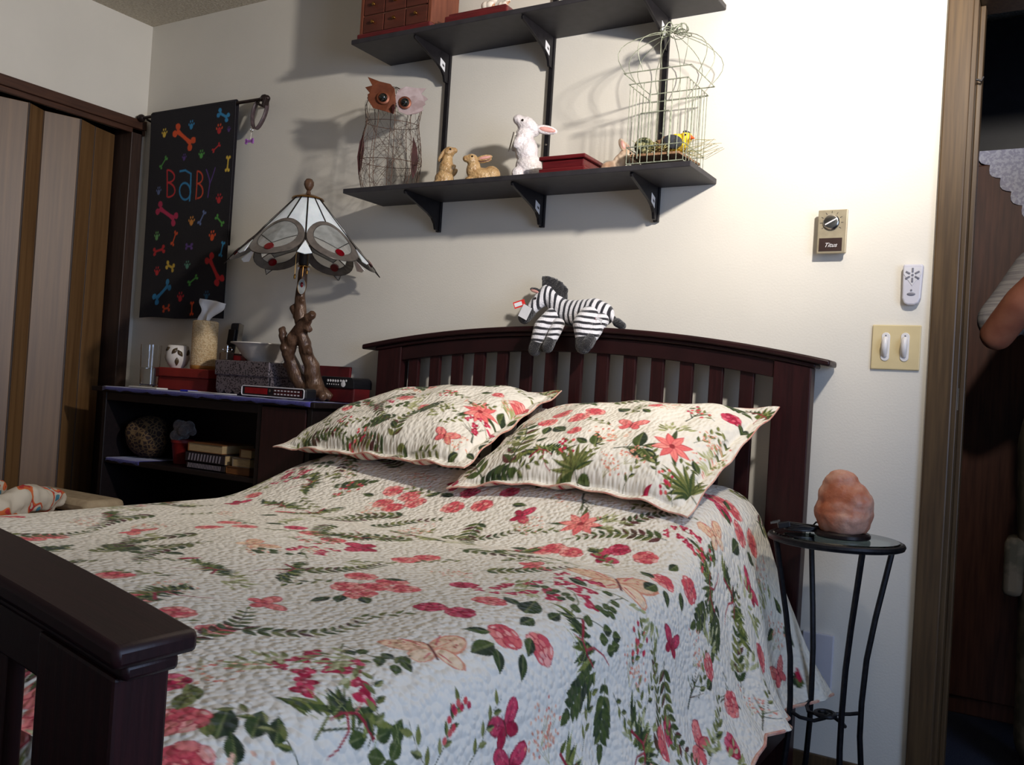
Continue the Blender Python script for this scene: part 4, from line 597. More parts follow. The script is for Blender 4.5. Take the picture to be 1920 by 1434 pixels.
tag(quilt, 'cream quilted bedspread printed with pink roses, ferns and butterflies, draped over the bed', 'quilt')
# the quilt's fold down at the foot, seen between the footboard slats
sf = np.linspace(.27, 1.60, 330); zf = np.linspace(0, .27, 60)
top = quilt_grid(sf, np.array([QT1])); Xf = np.repeat(top[0], 60, 0); Zf = top[2] - zf[:, None]; Yf = top[1] - 0.022 * sstep(0, .05, zf)[:, None] - 0.006 * np.sin(Xf * 30) * (zf[:, None] / .27)
mf = grid_mesh('foot_fold', Xf, Yf, Zf, flip=True)
A, B = np.meshgrid(sf, QT1 - 1.0 - zf); ab = np.stack([A.ravel(), B.ravel()], 1); add_print(mf, cv, ab, ab)
ff = bpy.data.objects.new('foot_fold', mf); COL.objects.link(ff); mf.materials.append(M['quilt']); ff.parent = quilt
# binding along the hem
hem = [(X[i, -1], Y[i, -1], Z[i, -1]) for i in range(0, len(t), 14)]
head = [(X[0, j], Y[0, j], Z[0, j]) for j in range(len(s) - 1, len(s) - 260, -8)]
M['binding'] = mat('binding_red', srgb(206, 140, 124), 0.85, col2=srgb(222, 186, 164), scale=60)
MB().tube(hem, 0.0042, 6).build('binding', M['binding'], quilt)

M['stripe'] = mat('sham_stripe', srgb(236, 229, 214), 0.85)
nt = M['stripe'].node_tree
wv = nt.nodes.new('ShaderNodeTexWave'); wv.bands_direction = 'X'; wv.inputs['Scale'].default_value = 9.0; wv.inputs['Distortion'].default_value = 0
tc = nt.nodes.new('ShaderNodeTexCoord'); nt.links.new(tc.outputs['Object'], wv.inputs['Vector'])
rp = nt.nodes.new('ShaderNodeValToRGB'); rp.color_ramp.interpolation = 'CONSTANT'
el = rp.color_ramp.elements; el[0].position = 0; el[0].color = (*srgb(236, 229, 214), 1); el[1].position = 0.55; el[1].color = (*srgb(200, 90, 96), 1)
for p_, c_ in ((0.68, srgb(236, 229, 214)), (0.78, srgb(150, 150, 96)), (0.86, srgb(230, 160, 150)), (0.93, srgb(190, 60, 80))):
    e_ = el.new(p_); e_.color = (*c_, 1)
nt.links.new(wv.outputs['Fac'], rp.inputs['Fac']); nt.links.new(rp.outputs[0], nt.nodes['Principled BSDF'].inputs['Base Color'])
def make_pillow(key, table, label):
    p = PILLOWS[key]
    u = np.linspace(0, 1, 340); v = np.linspace(0, 1, 270)
    X, Y, Z = pillow_surf(p['C'], u, v, p['th'], p['bow'], p['sag'])
    cv = Canvas(p['w'], p['h'], 0.00125, CLOTH); cv.rng = np.random.RandomState(11)
    paint(cv, table)
    me = grid_mesh('pillow', X, Y, Z)
    A, B = np.meshgrid(u * p['w'], (1 - v) * p['h']); ab = np.stack([A.ravel(), B.ravel()], 1)
    add_print(me, cv, ab, ab * np.array([1.35, 0.8]))
    o = bpy.data.objects.new('pillow', me); COL.objects.link(o); me.materials.append(M['sham'])
    tag(o, label, 'pillow', 'quilted floral pillows')
    u2 = np.linspace(0, 1, 60); v2 = np.linspace(0, 1, 50)
    X, Y, Z = pillow_surf(p['C'], u2, v2, p['tb'], p['bow'], p['sag'], side=-1)
    mb = grid_mesh('striped_back', X, Y, Z, flip=True); mb.materials.append(M['stripe'])
    ob = bpy.data.objects.new('striped_back', mb); COL.objects.link(ob); ob.parent = o
    ob['label'] = 'red and cream striped underside'
    # corded edge
    ring = []
    uu = np.linspace(0, 1, 40)
    def edge(us, vs): X, Y, Z = pillow_surf(p['C'], np.array(us), np.array(vs), 0, p['bow'], p['sag'], 0); return X, Y, Z
    X, Y, Z = edge(uu, uu)
    ring += [(X[0, i], Y[0, i], Z[0, i]) for i in range(40)] + [(X[i, -1], Y[i, -1], Z[i, -1]) for i in range(1, 40)] + [(X[-1, i], Y[-1, i], Z[-1, i]) for i in range(38, -1, -1)] + [(X[i, 0], Y[i, 0], Z[i, 0]) for i in range(38, 0, -1)]
    MB().tube(ring, 0.0022, 6, closed=True).build('edge_binding', M['binding'], o)
    return o
make_pillow('L', PILLOW_PRINT_L, 'floral quilted sham pillow nearest the lamp, with a fern arch and a coral butterfly')
make_pillow('R', PILLOW_PRINT_R, 'floral quilted sham pillow nearest the salt lamp, with pointed corners and a coral lily')
# ================================================================== CABINET AND WHAT STANDS ON IT
CT = 0.904
cab = thing('cabinet', 'black-brown wooden cabinet with an open shelf bay, between the closet and the bed', 'cabinet', (-2.6, -0.17, 0))
W_ = M['black_wood']
MB().box(-3.18, -2.035, -0.332, -0.008, CT - 0.018, CT).build('top', W_, cab, smooth=False, bevel=0.003)
for a, b in ((-3.125, -3.105), (-2.30, -2.28), (-2.075, -2.055)):
    MB().box(a, b, -0.318, -0.02, 0.0, CT - 0.018).build('side_panel', W_, cab, smooth=False, bevel=0.002)
MB().box(-3.105, -2.30, -0.31, -0.024, 0.618, 0.636).build('shelf', W_, cab, smooth=False, bevel=0.002)
MB().box(-3.105, -2.30, -0.31, -0.024, 0.08, 0.10).build('bottom_shelf', W_, cab, smooth=False, bevel=0.002)
MB().box(-3.105, -2.075, -0.024, -0.014, 0.08, CT - 0.018).build('back_panel', W_, cab, smooth=False)
MB().box(-3.105, -2.30, -0.316, -0.296, CT - 0.05, CT - 0.018).build('apron', W_, cab, smooth=False, bevel=0.002)
M['reddish'] = mat('mahogany_panel', srgb(48, 20, 22), 0.4, col2=srgb(36, 14, 16), scale=12, stretch=(10, 10, .8))
d = MB().box(-2.277, -2.078, -0.322, -0.306, 0.05, CT - 0.024).build('door', M['reddish'], cab, smooth=False, bevel=0.003)
MB().lathe([(0, -0.018), (.008, -.018), (.010, -.012), (.005, -.006), (.005, 0)], (-2.262, -0.322, 0.5), 12, Matrix.Rotation(-PI / 2, 3, 'X').inverted() if False else Matrix.Rotation(PI / 2, 3, 'X').inverted()).build('knob', M['brass'], d)

M['blue_cloth'] = mat('blue_cloth', srgb(70, 66, 150), 0.8, col2=srgb(58, 54, 128), scale=120, bump=0.2, sheen=0.3)
def cloth_strip(x0, x1, y0, y1, z, drop):
    n = 40; mb = MB(); vs = []; fs = []
    for i in range(n + 1):
        x = x0 + (x1 - x0) * i / n; wv = 0.0012 * math.sin(x * 60) + 0.0008 * math.sin(x * 131)
        pr = [(y1, z + .0012), (y0 + 0.006, z + 0.0014 + abs(wv)), (y0 - 0.001, z + 0.0005), (y0 - 0.003 + wv, z - drop - 2 * wv)]
        vs += [(x, a, b) for a, b in pr]
    for i in range(n):
        for k in range(3): fs.append((i * 4 + k, i * 4 + k + 1, (i + 1) * 4 + k + 1, (i + 1) * 4 + k))
    return mb.add(vs, fs)
c = cloth_strip(-3.11, -2.05, -0.333, -0.03, CT, 0.012).build('table_runner', M['blue_cloth']); tag(c, 'thin blue-violet cloth spread on top of the black cabinet', 'cloth')
c.modifiers.new('thickness', 'SOLIDIFY').thickness = 0.001
c = cloth_strip(-3.095, -2.90, -0.309, -0.05, 0.636, 0.010).build('shelf_reflection', M['blue_cloth']); tag(c, 'blue strip standing in for a reflection on the shelf inside the cabinet, below the leopard ball', 'cloth')  # blue reflection on the shelf, built as a thin coloured strip
c.modifiers.new('thickness', 'SOLIDIFY').thickness = 0.001
T = CT + 0.003

# water glass
M['glass'] = mat('clear_glass', (0.97, 0.98, 0.98), 0.02, trans=1.0, ior=1.45, col2=(0.95, 0.97, 0.97), scale=3)
M['water'] = mat('water', (0.95, 0.97, 0.98), 0.0, trans=1.0, ior=1.33, col2=(0.94, 0.97, 0.99), scale=3)
g = thing('drinking_glass', 'tall clear glass half full of water on the black cabinet', 'glass', (-2.985, -0.225, T))
MB().lathe([(.0, 0), (.031, 0), (.033, .004), (.038, .166), (.0365, .166), (.0315, .016), (.0, .013)], (-2.985, -0.225, T), 28).build('tumbler', M['glass'], g)
MB().lathe([(.0, .0135), (.0312, .0165), (.0338, .078), (.0, .078)], (-2.985, -0.225, T), 28).build('water', M['water'], g)
M['paper'] = mat('paper_white', srgb(220, 216, 206), 0.8, col2=srgb(210, 206, 196), scale=30)
p = MB(); p.obox((-2.905, -0.288, T + 0.0035), (0.085, 0.024, 0.003), Matrix.Rotation(-0.05, 3, 'Z')); p = p.build('envelope', M['paper'], smooth=False, bevel=0.0015); tag(p, 'small flat white card lying at the front edge beside the water glass', 'card')

# red gift box
M['red_card'] = mat('red_card', srgb(150, 44, 36), 0.5, col2=srgb(134, 36, 30), scale=15)
gb = thing('gift_box', 'red cardboard box with an overhanging lid, under the cream tissue holder', 'box', (-2.84, -0.12, T))
MB().add([(-2.975, -.192, T), (-2.70, -.192, T), (-2.70, -.078, T), (-2.975, -.078, T), (-2.985, -.196, T + .05), (-2.692, -.196, T + .05), (-2.692, -.074, T + .05), (-2.985, -.074, T + .05)],
         [(0, 3, 2, 1), (4, 5, 6, 7), (0, 1, 5, 4), (1, 2, 6, 5), (2, 3, 7, 6), (3, 0, 4, 7)]).build('body', M['red_card'], gb, smooth=False, bevel=0.003)
MB().box(-2.992, -2.685, -.205, -.07, T + .05, T + .084).build('lid', M['red_card'], gb, smooth=False, bevel=0.003)
G2 = T + .0845
# ceramic mug with dark leaves
M['ceramic'] = mat('white_ceramic', srgb(226, 220, 212), 0.25, col2=srgb(214, 206, 196), scale=12)
M['leafbrown'] = mat('brown_leaf_glaze', srgb(76, 62, 44), 0.3, col2=srgb(92, 76, 54), scale=40)
mc = (-2.925, -0.15, G2); R_ = 0.044
mg = thing('ceramic_pot', 'round white ceramic pot with dark brown leaf shapes, on the red box', 'pot', mc)
MB().lathe([(0, 0), (.024, 0), (.026, .004), (.036, .014), (R_, .035), (R_, .06), (.039, .082), (.036, .086), (.034, .083), (.038, .06), (.0, .02)], mc, 28).build('body', M['ceramic'], mg)
def on_mug(a, z, rr=.0012):
    r = np.interp(z, [0, .004, .014, .035, .06, .082], [.024, .026, .036, .044, .044, .039]) + rr
    return (mc[0] + r * math.cos(a), mc[1] + r * math.sin(a), mc[2] + z)
for ca, cz, ang in ((-.95, .064, .9), (-.5, .056, -.9), (-.72, .024, -1.57), (-1.75, .07, .4), (.3, .06, .9), (-2.2, .035, 1.2)):
    mb = MB(); n = 7; top = []; bot = []
    for i in range(n + 1):
        tt = i / n; l = (tt - .5) * .03; w = .0075 * math.sin(PI * tt) + .0004
        for arr, sg in ((top, 1), (bot, -1)):
            dx = l * math.cos(ang) - sg * w * math.sin(ang); dz = l * math.sin(ang) + sg * w * math.cos(ang)
            arr.append(on_mug(ca + dx / .044, min(max(cz + dz, .003), .081)))
    vs = top + bot; mb.add(vs, [(i, i + 1, n + 1 + i + 1, n + 1 + i) for i in range(n)]); o = mb.build('leaf', M['leafbrown'], mg); o.modifiers.new('t', 'SOLIDIFY').thickness = .0012
# tissue holder
M['cream_weave'] = mat('cream_weave', srgb(232, 208, 168), 0.6, col2=srgb(210, 180, 136), scale=160, bump=0.7, bscale=220, contrast=(.42, .58))
M['wood_ring'] = mat('honey_wood', srgb(176, 124, 60), 0.4, col2=srgb(150, 100, 44), scale=20, stretch=(1, 1, 8))
M['tissue'] = mat('tissue_paper', srgb(236, 234, 232), 0.9, col2=srgb(226, 224, 222), scale=20)
tc_ = (-2.80, -0.132, G2)
th = thing('tissue_holder', 'tall cream woven cylinder with a white tissue sticking out', 'tissue holder', tc_)
MB().lathe([(0, 0), (.046, 0), (.048, .004), (.048, .014), (0, .014)], tc_, 28).build('base_ring', M['wood_ring'], th)
cyl = MB(); prof = [(.0465, .014)]
for i in range(34): prof += [(.0462, .016 + i * .0048), (.0478, .0184 + i * .0048)]
prof += [(.046, .181), (.040, .184), (.02, .184), (0, .181)]
cyl.lathe(prof, tc_, 30).build('body', M['cream_weave'], th)
ti = MB(); vs = []; fs = []
n = 9; m_ = 12
for i in range(m_ + 1):
    v = i / m_
    for k in range(n + 1):
        u = k / n - .5; w = .022 + .055 * v ** .8
        x = u * 2 * w * .72 + .055 * v * .9 + .010 * math.sin(8 * v + 5 * u); y = .014 * math.sin(7 * u + 3) * (1 - .4 * v) + .02 * v * u
        z = .176 + .088 * v + (.016 * (0.5 - u) - .012) * v
        vs.append((tc_[0] + x - .012, tc_[1] + y + x * .05, tc_[2] + z))
for i in range(m_):
    for k in range(n): a = i * (n + 1) + k; fs.append((a, a + 1, a + n + 2, a + n + 1))
o = ti.add(vs, fs).build('tissue', M['tissue'], th); o.modifiers.new('t', 'SOLIDIFY').thickness = .0006
# cordless phone on its stand
M['navy_pl'] = mat('navy_plastic', srgb(24, 28, 38), 0.3, col2=srgb(30, 34, 44), scale=20)
ph = thing('cordless_phone', 'dark cordless phone standing behind the white bowl', 'phone', (-2.745, -0.045, T))
rp_ = MB(); rp_.box(-2.778, -2.714, -.066, -.022, T, T + .03); rp_.build('charger', M['navy_pl'], ph, smooth=False, bevel=.006)
hs = MB(); Mx = Matrix.Rotation(-.12, 3, 'X'); hs.obox((-2.7465, -.042, T + .15), (.024, .011, .122), Mx); hs = hs.build('handset', M['navy_pl'], ph, smooth=False, bevel=.008)
MB().obox((-2.7465, -.0435, T + .215), (.018, .0125, .03), Mx).build('screen', M['black_pl'], hs, smooth=False, bevel=.003)
MB().obox((-2.7215, -.042, T + .15), (.0015, .0112, .118), Mx).build('silver_edge', M['chrome'], hs, smooth=False)
# patterned lace tin box
M['lacebox'] = mat('lace_pattern_box', srgb(58, 54, 58), 0.35, metal=.35)
nt = M['lacebox'].node_tree; vo = nt.nodes.new('ShaderNodeTexVoronoi'); vo.inputs['Scale'].default_value = 150; tcn = nt.nodes.new('ShaderNodeTexCoord'); nt.links.new(tcn.outputs['Object'], vo.inputs['Vector'])
rpn = nt.nodes.new('ShaderNodeValToRGB'); rpn.color_ramp.elements[0].position = .25; rpn.color_ramp.elements[0].color = (*srgb(20, 18, 22), 1); rpn.color_ramp.elements[1].position = .5; rpn.color_ramp.elements[1].color = (*srgb(122, 112, 116), 1)
nt.links.new(vo.outputs['Distance'], rpn.inputs['Fac']); nt.links.new(rpn.outputs[0], nt.nodes['Principled BSDF'].inputs['Base Color'])
lb = thing('keepsake_box', 'dark grey box with lace-like pattern and scalloped lid, behind the clock radio', 'box', (-2.47, -.14, T))
MB().box(-2.596, -2.342, -.236, -.056, T, T + .075).build('body', M['black_pl'], lb, smooth=False, bevel=.003)
sk = MB()
n = 6
for k in range(n):       # scalloped skirt on the front
    xa = -2.598 + .258 * k / n; xb = -2.598 + .258 * (k + 1) / n; pl = [(xa, .07)]
    for i in range(9): a = PI * i / 8; pl.append(((xa + xb) / 2 - (xb - xa) / 2 * math.cos(a), .022 - .018 * math.sin(a)))
    pl.append((xb, .07)); sk.prism(pl, lambda a, b, d: (a, d, T + b), -.240, -.2365)
sk.build('scalloped_skirt', M['lacebox'], lb, smooth=False)
MB().box(-2.604, -2.334, -.246, -.046, T + .068, T + .122).build('lid', M['lacebox'], lb, smooth=False, bevel=.004)
MB().box(-2.3415, -2.338, -.23, -.06, T + .004, T + .068).build('lace_side', M['lacebox'], lb, smooth=False)
LB = T + .1225
# white bowl
bw = MB().lathe([(0, 0), (.058, 0), (.060, .006), (.074, .016), (.103, .055), (.121, .063), (.120, .066), (.101, .058), (.067, .018), (0, .010)], (-2.47, -.14, LB), 40).build('bowl', M['ceramic']); tag(bw, 'wide white ceramic bowl sitting on the dark patterned box', 'bowl')
# clip holder and red packet between box and bowl
cl = thing('clip_stand', 'small square silver clip stand on the left corner of the patterned box', 'clip stand', (-2.585, -.21, LB))
MB().box(-2.602, -2.568, -.226, -.194, LB, LB + .028).build('block', M['chrome'], cl, smooth=False, bevel=.002)
for sx in (-1, 1):
    pts = [(-2.585 + sx * (.003 + .010 * (1 - math.cos(a))), -.21, LB + .038 + .008 * math.sin(a)) for a in [2 * PI * i / 12 for i in range(12)]]
    MB().tube(pts, .0018, 6, closed=True).build('clip', M['chrome'], cl)
MB().tube([(-2.585, -.21, LB + .027), (-2.585, -.21, LB + .052)], .0022, 6).build('stem', M['chrome'], cl)
M['red_plastic'] = mat('bright_red', srgb(200, 40, 34), .45, col2=srgb(180, 30, 28), scale=20)
o = MB(); o.obox((-2.57, -.165, LB + .010), (.014, .020, .009), Matrix.Rotation(.4, 3, 'Z')); o = o.build('red_packet', M['red_plastic'], smooth=False, bevel=.002); tag(o, 'small bright red packet tucked beside the white bowl', 'packet')
M['redblack'] = mat('dark_red_card', srgb(92, 20, 24), .5, col2=srgb(70, 14, 18), scale=20)
o = MB(); o.box(-2.682, -2.615, -.16, -.06, T, T + .15); o = o.build('carton', M['redblack'], smooth=False, bevel=.002); tag(o, 'dark red carton standing between the red box and the patterned box', 'carton')
# clock radio
ck = thing('clock_radio', 'black clock radio with a white-rimmed front and red display, before the lamp', 'clock radio', (-2.245, -.25, T))
MB().box(-2.392, -2.098, -.31, -.254, T + .002, T + .04).build('body', M['black_pl'], ck, smooth=False, bevel=.008)
M['white_rim'] = mat('white_rim', srgb(214, 212, 216), .4, col2=srgb(200, 198, 202), scale=20)
rim = []
x0, x1, z0, z1, r = -2.388, -2.102, T + .005, T + .037, .007
for cx, cz, a0 in ((x1 - r, z1 - r, 0), (x0 + r, z1 - r, PI / 2), (x0 + r, z0 + r, PI), (x1 - r, z0 + r, 1.5 * PI)):
    rim += [(cx + r * math.cos(a0 + PI / 2 * i / 4), -.311, cz + r * math.sin(a0 + PI / 2 * i / 4)) for i in range(5)]
MB().tube(rim, .0019, 6, closed=True).build('rim', M['white_rim'], ck)
M['red_disp'] = mat('red_display', srgb(110, 12, 20), .25, emit=srgb(200, 20, 30), estr=.04, col2=srgb(90, 10, 16), scale=60)
ds = MB().box(-2.372, -2.268, -.3125, -.309, T + .012, T + .032).build('display', M['red_disp'], ck, smooth=False)
MB().lathe([(0, 0), (.005, 0), (.005, .003), (0, .003)], (-2.253, -.311, T + .025), 12, Matrix.Rotation(PI / 2, 3, 'X')).build('dial', M['chrome'], ck)
tp = MB().box(-2.238, -2.112, -.3122, -.309, T + .011, T + .032).build('tuning_panel', M['red_disp'], ck, smooth=False)
M['red_disp2'] = mat('tuning_strip', srgb(70, 18, 24), .3, col2=srgb(50, 12, 18), scale=40); tp.data.materials[0] = M['red_disp2']
for row in (0, 1):
    for k in range(8): MB().box(-2.234 + k * .015, -2.226 + k * .015, -.313, -.312, T + .0135 + row * .0115, T + .0175 + row * .0115).build('mark', M['white_rim'], tp, smooth=False)
# red frame and decorated tin
o = thing('picture_frame', 'flat square dark red frame leaning on the wall, right of the lamp', 'frame', (-2.24, -.03, T))
fr = MB(); Mx = Matrix.Rotation(-.06, 3, 'X'); fr.obox((-2.24, -.026, T + .062), (.078, .006, .062), Mx); fr.build('front', M['redblack'], o, smooth=False, bevel=.002)
bk = MB(); bk.obox((-2.252, -.0335, T + .056), (.02, .002, .026), Mx); bk.build('black_oval', M['black_pl'], o, smooth=False, bevel=.002)
tn = thing('decorated_tin', 'dark red tin with a rounded black lid painted with a white dog face', 'tin', (-2.11, -.11, T))
pl = [(-.078, 0), (.078, 0), (.078, .055)] + [(.078 - .02 + .02 * math.cos(a), .062 + .02 * math.sin(a)) for a in [PI / 2 * i / 5 for i in range(6)]] + [(-.058 + .02 * math.cos(a), .062 + .02 * math.sin(a)) for a in [PI / 2 + PI / 2 * i / 5 for i in range(6)]] + [(-.078, .055)]
MB().prism([(a, b) for a, b in pl if b <= .056], lambda a, b, d: (-2.115 + a, d, T + b), -.145, -.06).build('body', M['redblack'], tn, smooth=False, bevel=.004)
lid = [(-.080, .048)] + [(.080, .048)] + [(.060 + .02 * math.cos(a), .066 + .02 * math.sin(a)) for a in [PI / 2 * i / 5 for i in range(6)]] + [(-.060 + .02 * math.cos(a), .066 + .02 * math.sin(a)) for a in [PI / 2 + PI / 2 * i / 5 for i in range(6)]]
ld = MB().prism(lid, lambda a, b, d: (-2.115 + a, d, T + b), -.150, -.055).build('lid', M['black_pl'], tn, smooth=False, bevel=.002)
for dx, dz, rr in ((.034, .062, .010), (.022, .073, .004), (.046, .074, .004), (.034, .070, .007)):
    MB().lathe([(0, 0), (rr, 0), (0, .0012)], (-2.115 + dx, -.150, T + dz), 12, Matrix.Rotation(PI / 2, 3, 'X')).build('painted_face', M['white_pl'], ld)
for k in range(5): MB().lathe([(0, 0), (.0045, 0), (0, .0012)], (-2.115 - .035 + k * .011, -.150, T + .072), 10, Matrix.Rotation(PI / 2, 3, 'X')).build('painted_letter', M['white_pl'], ld)
for k in range(6): MB().lathe([(0, 0), (.0025, 0), (0, .001)], (-2.115 - .038 + k * .010, -.150, T + .060), 8, Matrix.Rotation(PI / 2, 3, 'X')).build('painted_dot', M['white_pl'], ld)
# white cable lying at the front edge
cb = MB().tube([(-2.64 + .02 * i, -.325 + .012 * math.sin(i * .55), T + .0035) for i in range(13)], .0022, 6).build('white_cable', M['white_pl']); tag(cb, 'thin white cable lying on the blue cloth left of the clock radio', 'cable')
o = MB(); o.obox((-2.66, -.305, T + .004), (.03, .012, .0035), Matrix.Rotation(.2, 3, 'Z')); M['blue_pl'] = mat('bright_blue', srgb(40, 48, 170), .4, col2=srgb(30, 38, 150), scale=20); o = o.build('blue_lighter', M['blue_pl'], bevel=.002); tag(o, 'small bright blue plastic item at the cabinet front edge', 'trinket')

# ------------------------------------------------------------------ inside the cabinet bay
S0 = 0.637
M['leopard'] = mat('leopard_fabric', srgb(120, 96, 62), .85)
nt = M['leopard'].node_tree; vo = nt.nodes.new('ShaderNodeTexVoronoi'); vo.inputs['Scale'].default_value = 62; vo.feature = 'DISTANCE_TO_EDGE'; tcn = nt.nodes.new('ShaderNodeTexCoord'); nt.links.new(tcn.outputs['Object'], vo.inputs['Vector'])
rpn = nt.nodes.new('ShaderNodeValToRGB'); rpn.color_ramp.elements[0].position = .05; rpn.color_ramp.elements[0].color = (*srgb(98, 76, 48), 1); rpn.color_ramp.elements[1].position = .13; rpn.color_ramp.elements[1].color = (*srgb(34, 20, 17), 1)
nt.links.new(vo.outputs['Distance'], rpn.inputs['Fac']); nt.links.new(rpn.outputs[0], nt.nodes['Principled BSDF'].inputs['Base Color'])
lp = MB(); lp.ell((-3.005, -.19, S0 + .083), (.086, .086, .082), nu=24, nv=16)
for k in range(7): lp.ell((-3.005 + .06 * math.cos(k * .9), -.19 + .06 * math.sin(k * .9), S0 + .05 + .01 * (k % 3) + .03), (.035, .035, .045))
o = lp.build('leopard_cushion', M['leopard'], remesh=.006, smit=4); tag(o, 'round leopard print plush ball on the cabinet shelf', 'plush ball')
M['red_pot'] = mat('red_pot', srgb(120, 24, 24), .5, col2=srgb(100, 18, 20), scale=20)
pt = thing('fluff_pot', 'dark red pot holding a pale fluffy tuft, on the cabinet shelf', 'pot', (-2.80, -.20, S0))
MB().lathe([(0, 0), (.030, 0), (.040, .075), (.043, .078), (.043, .088), (.038, .088), (.035, .07), (0, .06)], (-2.80, -.20, S0), 20).build('pot', M['red_pot'], pt)
M['fluff'] = mat('pale_fluff', srgb(104, 92, 88), .95, col2=srgb(78, 70, 68), scale=60, bump=.8, bscale=150, sheen=.4)
fl = MB(); rr = random.Random(4)
for k in range(16): fl.ell((-2.80 + rr.uniform(-.028, .028), -.20 + rr.uniform(-.025, .025), S0 + .09 + rr.uniform(0, .055)), rr.uniform(.014, .024), nu=10, nv=7)
fl.build('fluff', M['fluff'], pt, remesh=.005, smit=2)
def book(name, x0, x1, y0, y1, z0, z1, cover, pages, label, spine_left=True):
    b = thing(name, label, 'book', ((x0 + x1) / 2, (y0 + y1) / 2, z0), 'books on the cabinet shelf')
    t = .0022; cvb = MB(); cvb.box(x0, x1, y0, y1, z0, z0 + t); cvb.box(x0, x1, y0, y1, z1 - t, z1)
    if spine_left == 'front': cvb.box(x0, x1, y0, y0 + t, z0, z1)
    else: cvb.box(x0, x0 + t, y0, y1, z0, z1)
    cvb.build('cover', cover, b, smooth=False)
    MB().box(x0 + .003, x1 - .002, y0 + .003, y1 - .002, z0 + t, z1 - t).build('pages', pages, b, smooth=False)
    return b
M['pages'] = mat('book_pages', srgb(180, 156, 116), .9, col2=srgb(150, 126, 90), scale=60, stretch=(1, 1, 40))
M['cover_br'] = mat('brown_cover', srgb(120, 76, 40), .5, col2=srgb(104, 64, 32), scale=20)
M['cover_dk'] = mat('dark_cover', srgb(34, 28, 34), .5, col2=srgb(42, 36, 42), scale=20)
M['cover_gr'] = mat('grey_cover', srgb(120, 108, 96), .5, col2=srgb(110, 98, 88), scale=20)
b1 = book('hardback_book', -2.672, -2.476, -.285, -.14, S0, S0 + .024, M['cover_dk'], M['pages'], 'dark hardback with pale spine lettering, bottom left of the shelf book pile', 'front')
b2 = book('hardback_book', -2.676, -2.474, -.288, -.14, S0 + .0245, S0 + .060, M['cover_dk'], M['pages'], 'thick dark hardback with large slanted spine letters, second in the left pile', 'front')
M['silver_ink'] = mat('silver_ink', srgb(150, 142, 150), .4, col2=srgb(130, 122, 132), scale=40)
for bb, z0_, n_, h_ in ((b1, S0 + .004, 22, .016), (b2, S0 + .030, 11, .024)):
    lt = MB()
    for k in range(n_):
        xx = -2.66 + .172 * k / n_; lt.add([(xx, -.2895, z0_), (xx + .172 / n_ * .42, -.2895, z0_), (xx + .172 / n_ * .72, -.2895, z0_ + h_), (xx + .172 / n_ * .3, -.2895, z0_ + h_)], [(0, 1, 2, 3)])
    o = lt.build('lettering', M['silver_ink'], bb, smooth=False); o.modifiers.new('t', 'SOLIDIFY').thickness = .0006
book('hardback_book', -2.676, -2.50, -.28, -.13, S0 + .0605, S0 + .092, M['cover_br'], M['pages'], 'book with tan page edges facing out, top of the left pile')
book('paperback_book', -2.468, -2.355, -.285, -.13, S0, S0 + .026, M['cover_br'], M['cover_br'], 'small orange-brown book at the bottom of the right pile')
book('paperback_book', -2.44, -2.355, -.285, -.13, S0 + .0265, S0 + .058, M['cover_gr'], M['pages'], 'small book with pale page edges, middle of the right pile')
book('paperback_book', -2.412, -2.356, -.28, -.13, S0 + .0585, S0 + .088, M['cover_br'], M['pages'], 'small brown book on top of the right pile')
# ================================================================== TABLE LAMP
LX, LY = -2.205, -0.245
lampo = thing('table_lamp', 'stained glass petal shade lamp on a brown tree branch base', 'lamp', (LX, LY, T))
M['bark'] = mat('bronze_bark', srgb(104, 78, 60), .38, metal=.15, col2=srgb(58, 38, 28), scale=38, stretch=(1, 1, .35), bump=.6, bscale=70, contrast=(.3, .7))
def branch(mb, pts, rs, wob=.004, seed=1):
    rr = random.Random(seed); P = []; R = []
    for i in range(len(pts) - 1):
        a = Vector(pts[i]); b = Vector(pts[i + 1])
        for k in range(4):
            u = k / 4; P.append(a.lerp(b, u) + Vector((rr.uniform(-wob, wob), rr.uniform(-wob, wob), 0))); R.append((rs[i] * (1 - u) + rs[i + 1] * u) * rr.uniform(.9, 1.12))
    P.append(Vector(pts[-1])); R.append(rs[-1]); mb.tube(P, R, 12)
b = MB()
branch(b, [(-2.165, -.185, T + .02), (-2.172, -.205, 1.0), (-2.185, -.24, 1.10), (-2.208, -.245, 1.17), (-2.212, -.245, 1.27), (LX, LY, 1.352)], [.034, .027, .022, .02, .016, .014], seed=2)
branch(b, [(-2.19, -.195, .925), (-2.235, -.215, .985), (-2.246, -.245, 1.06), (-2.225, -.258, 1.115), (-2.17, -.262, 1.165), (-2.128, -.268, 1.197)], [.032, .026, .02, .019, .016, .013], seed=3)
branch(b, [(-2.243, -.26, 1.07), (-2.262, -.262, 1.12), (-2.270, -.265, 1.148)], [.017, .013, .012], seed=4)
branch(b, [(-2.20, -.24, 1.13), (-2.168, -.25, 1.148), (-2.148, -.255, 1.142)], [.014, .012, .011], seed=5)
branch(b, [(-2.212, -.245, 1.18), (-2.236, -.25, 1.21), (-2.243, -.25, 1.222)], [.013, .011, .010], seed=6)
branch(b, [(-2.208, -.245, 1.22), (-2.19, -.25, 1.245)], [.011, .009], seed=7)
branch(b, [(-2.175, -.24, 1.07), (-2.155, -.235, 1.078)], [.016, .013], seed=8)
branch(b, [(-2.246, -.23, 1.01), (-2.272, -.235, 1.025)], [.014, .010], seed=9)
branch(b, [(-2.18, -.195, .96), (-2.14, -.205, .93), (-2.10, -.215, T + .012)], [.030, .022, .012], seed=10)
branch(b, [(-2.18, -.195, .95), (-2.225, -.215, T + .016)], [.028, .016], seed=11)
branch(b, [(-2.17, -.185, .95), (-2.13, -.15, T + .012)], [.026, .013], seed=12)
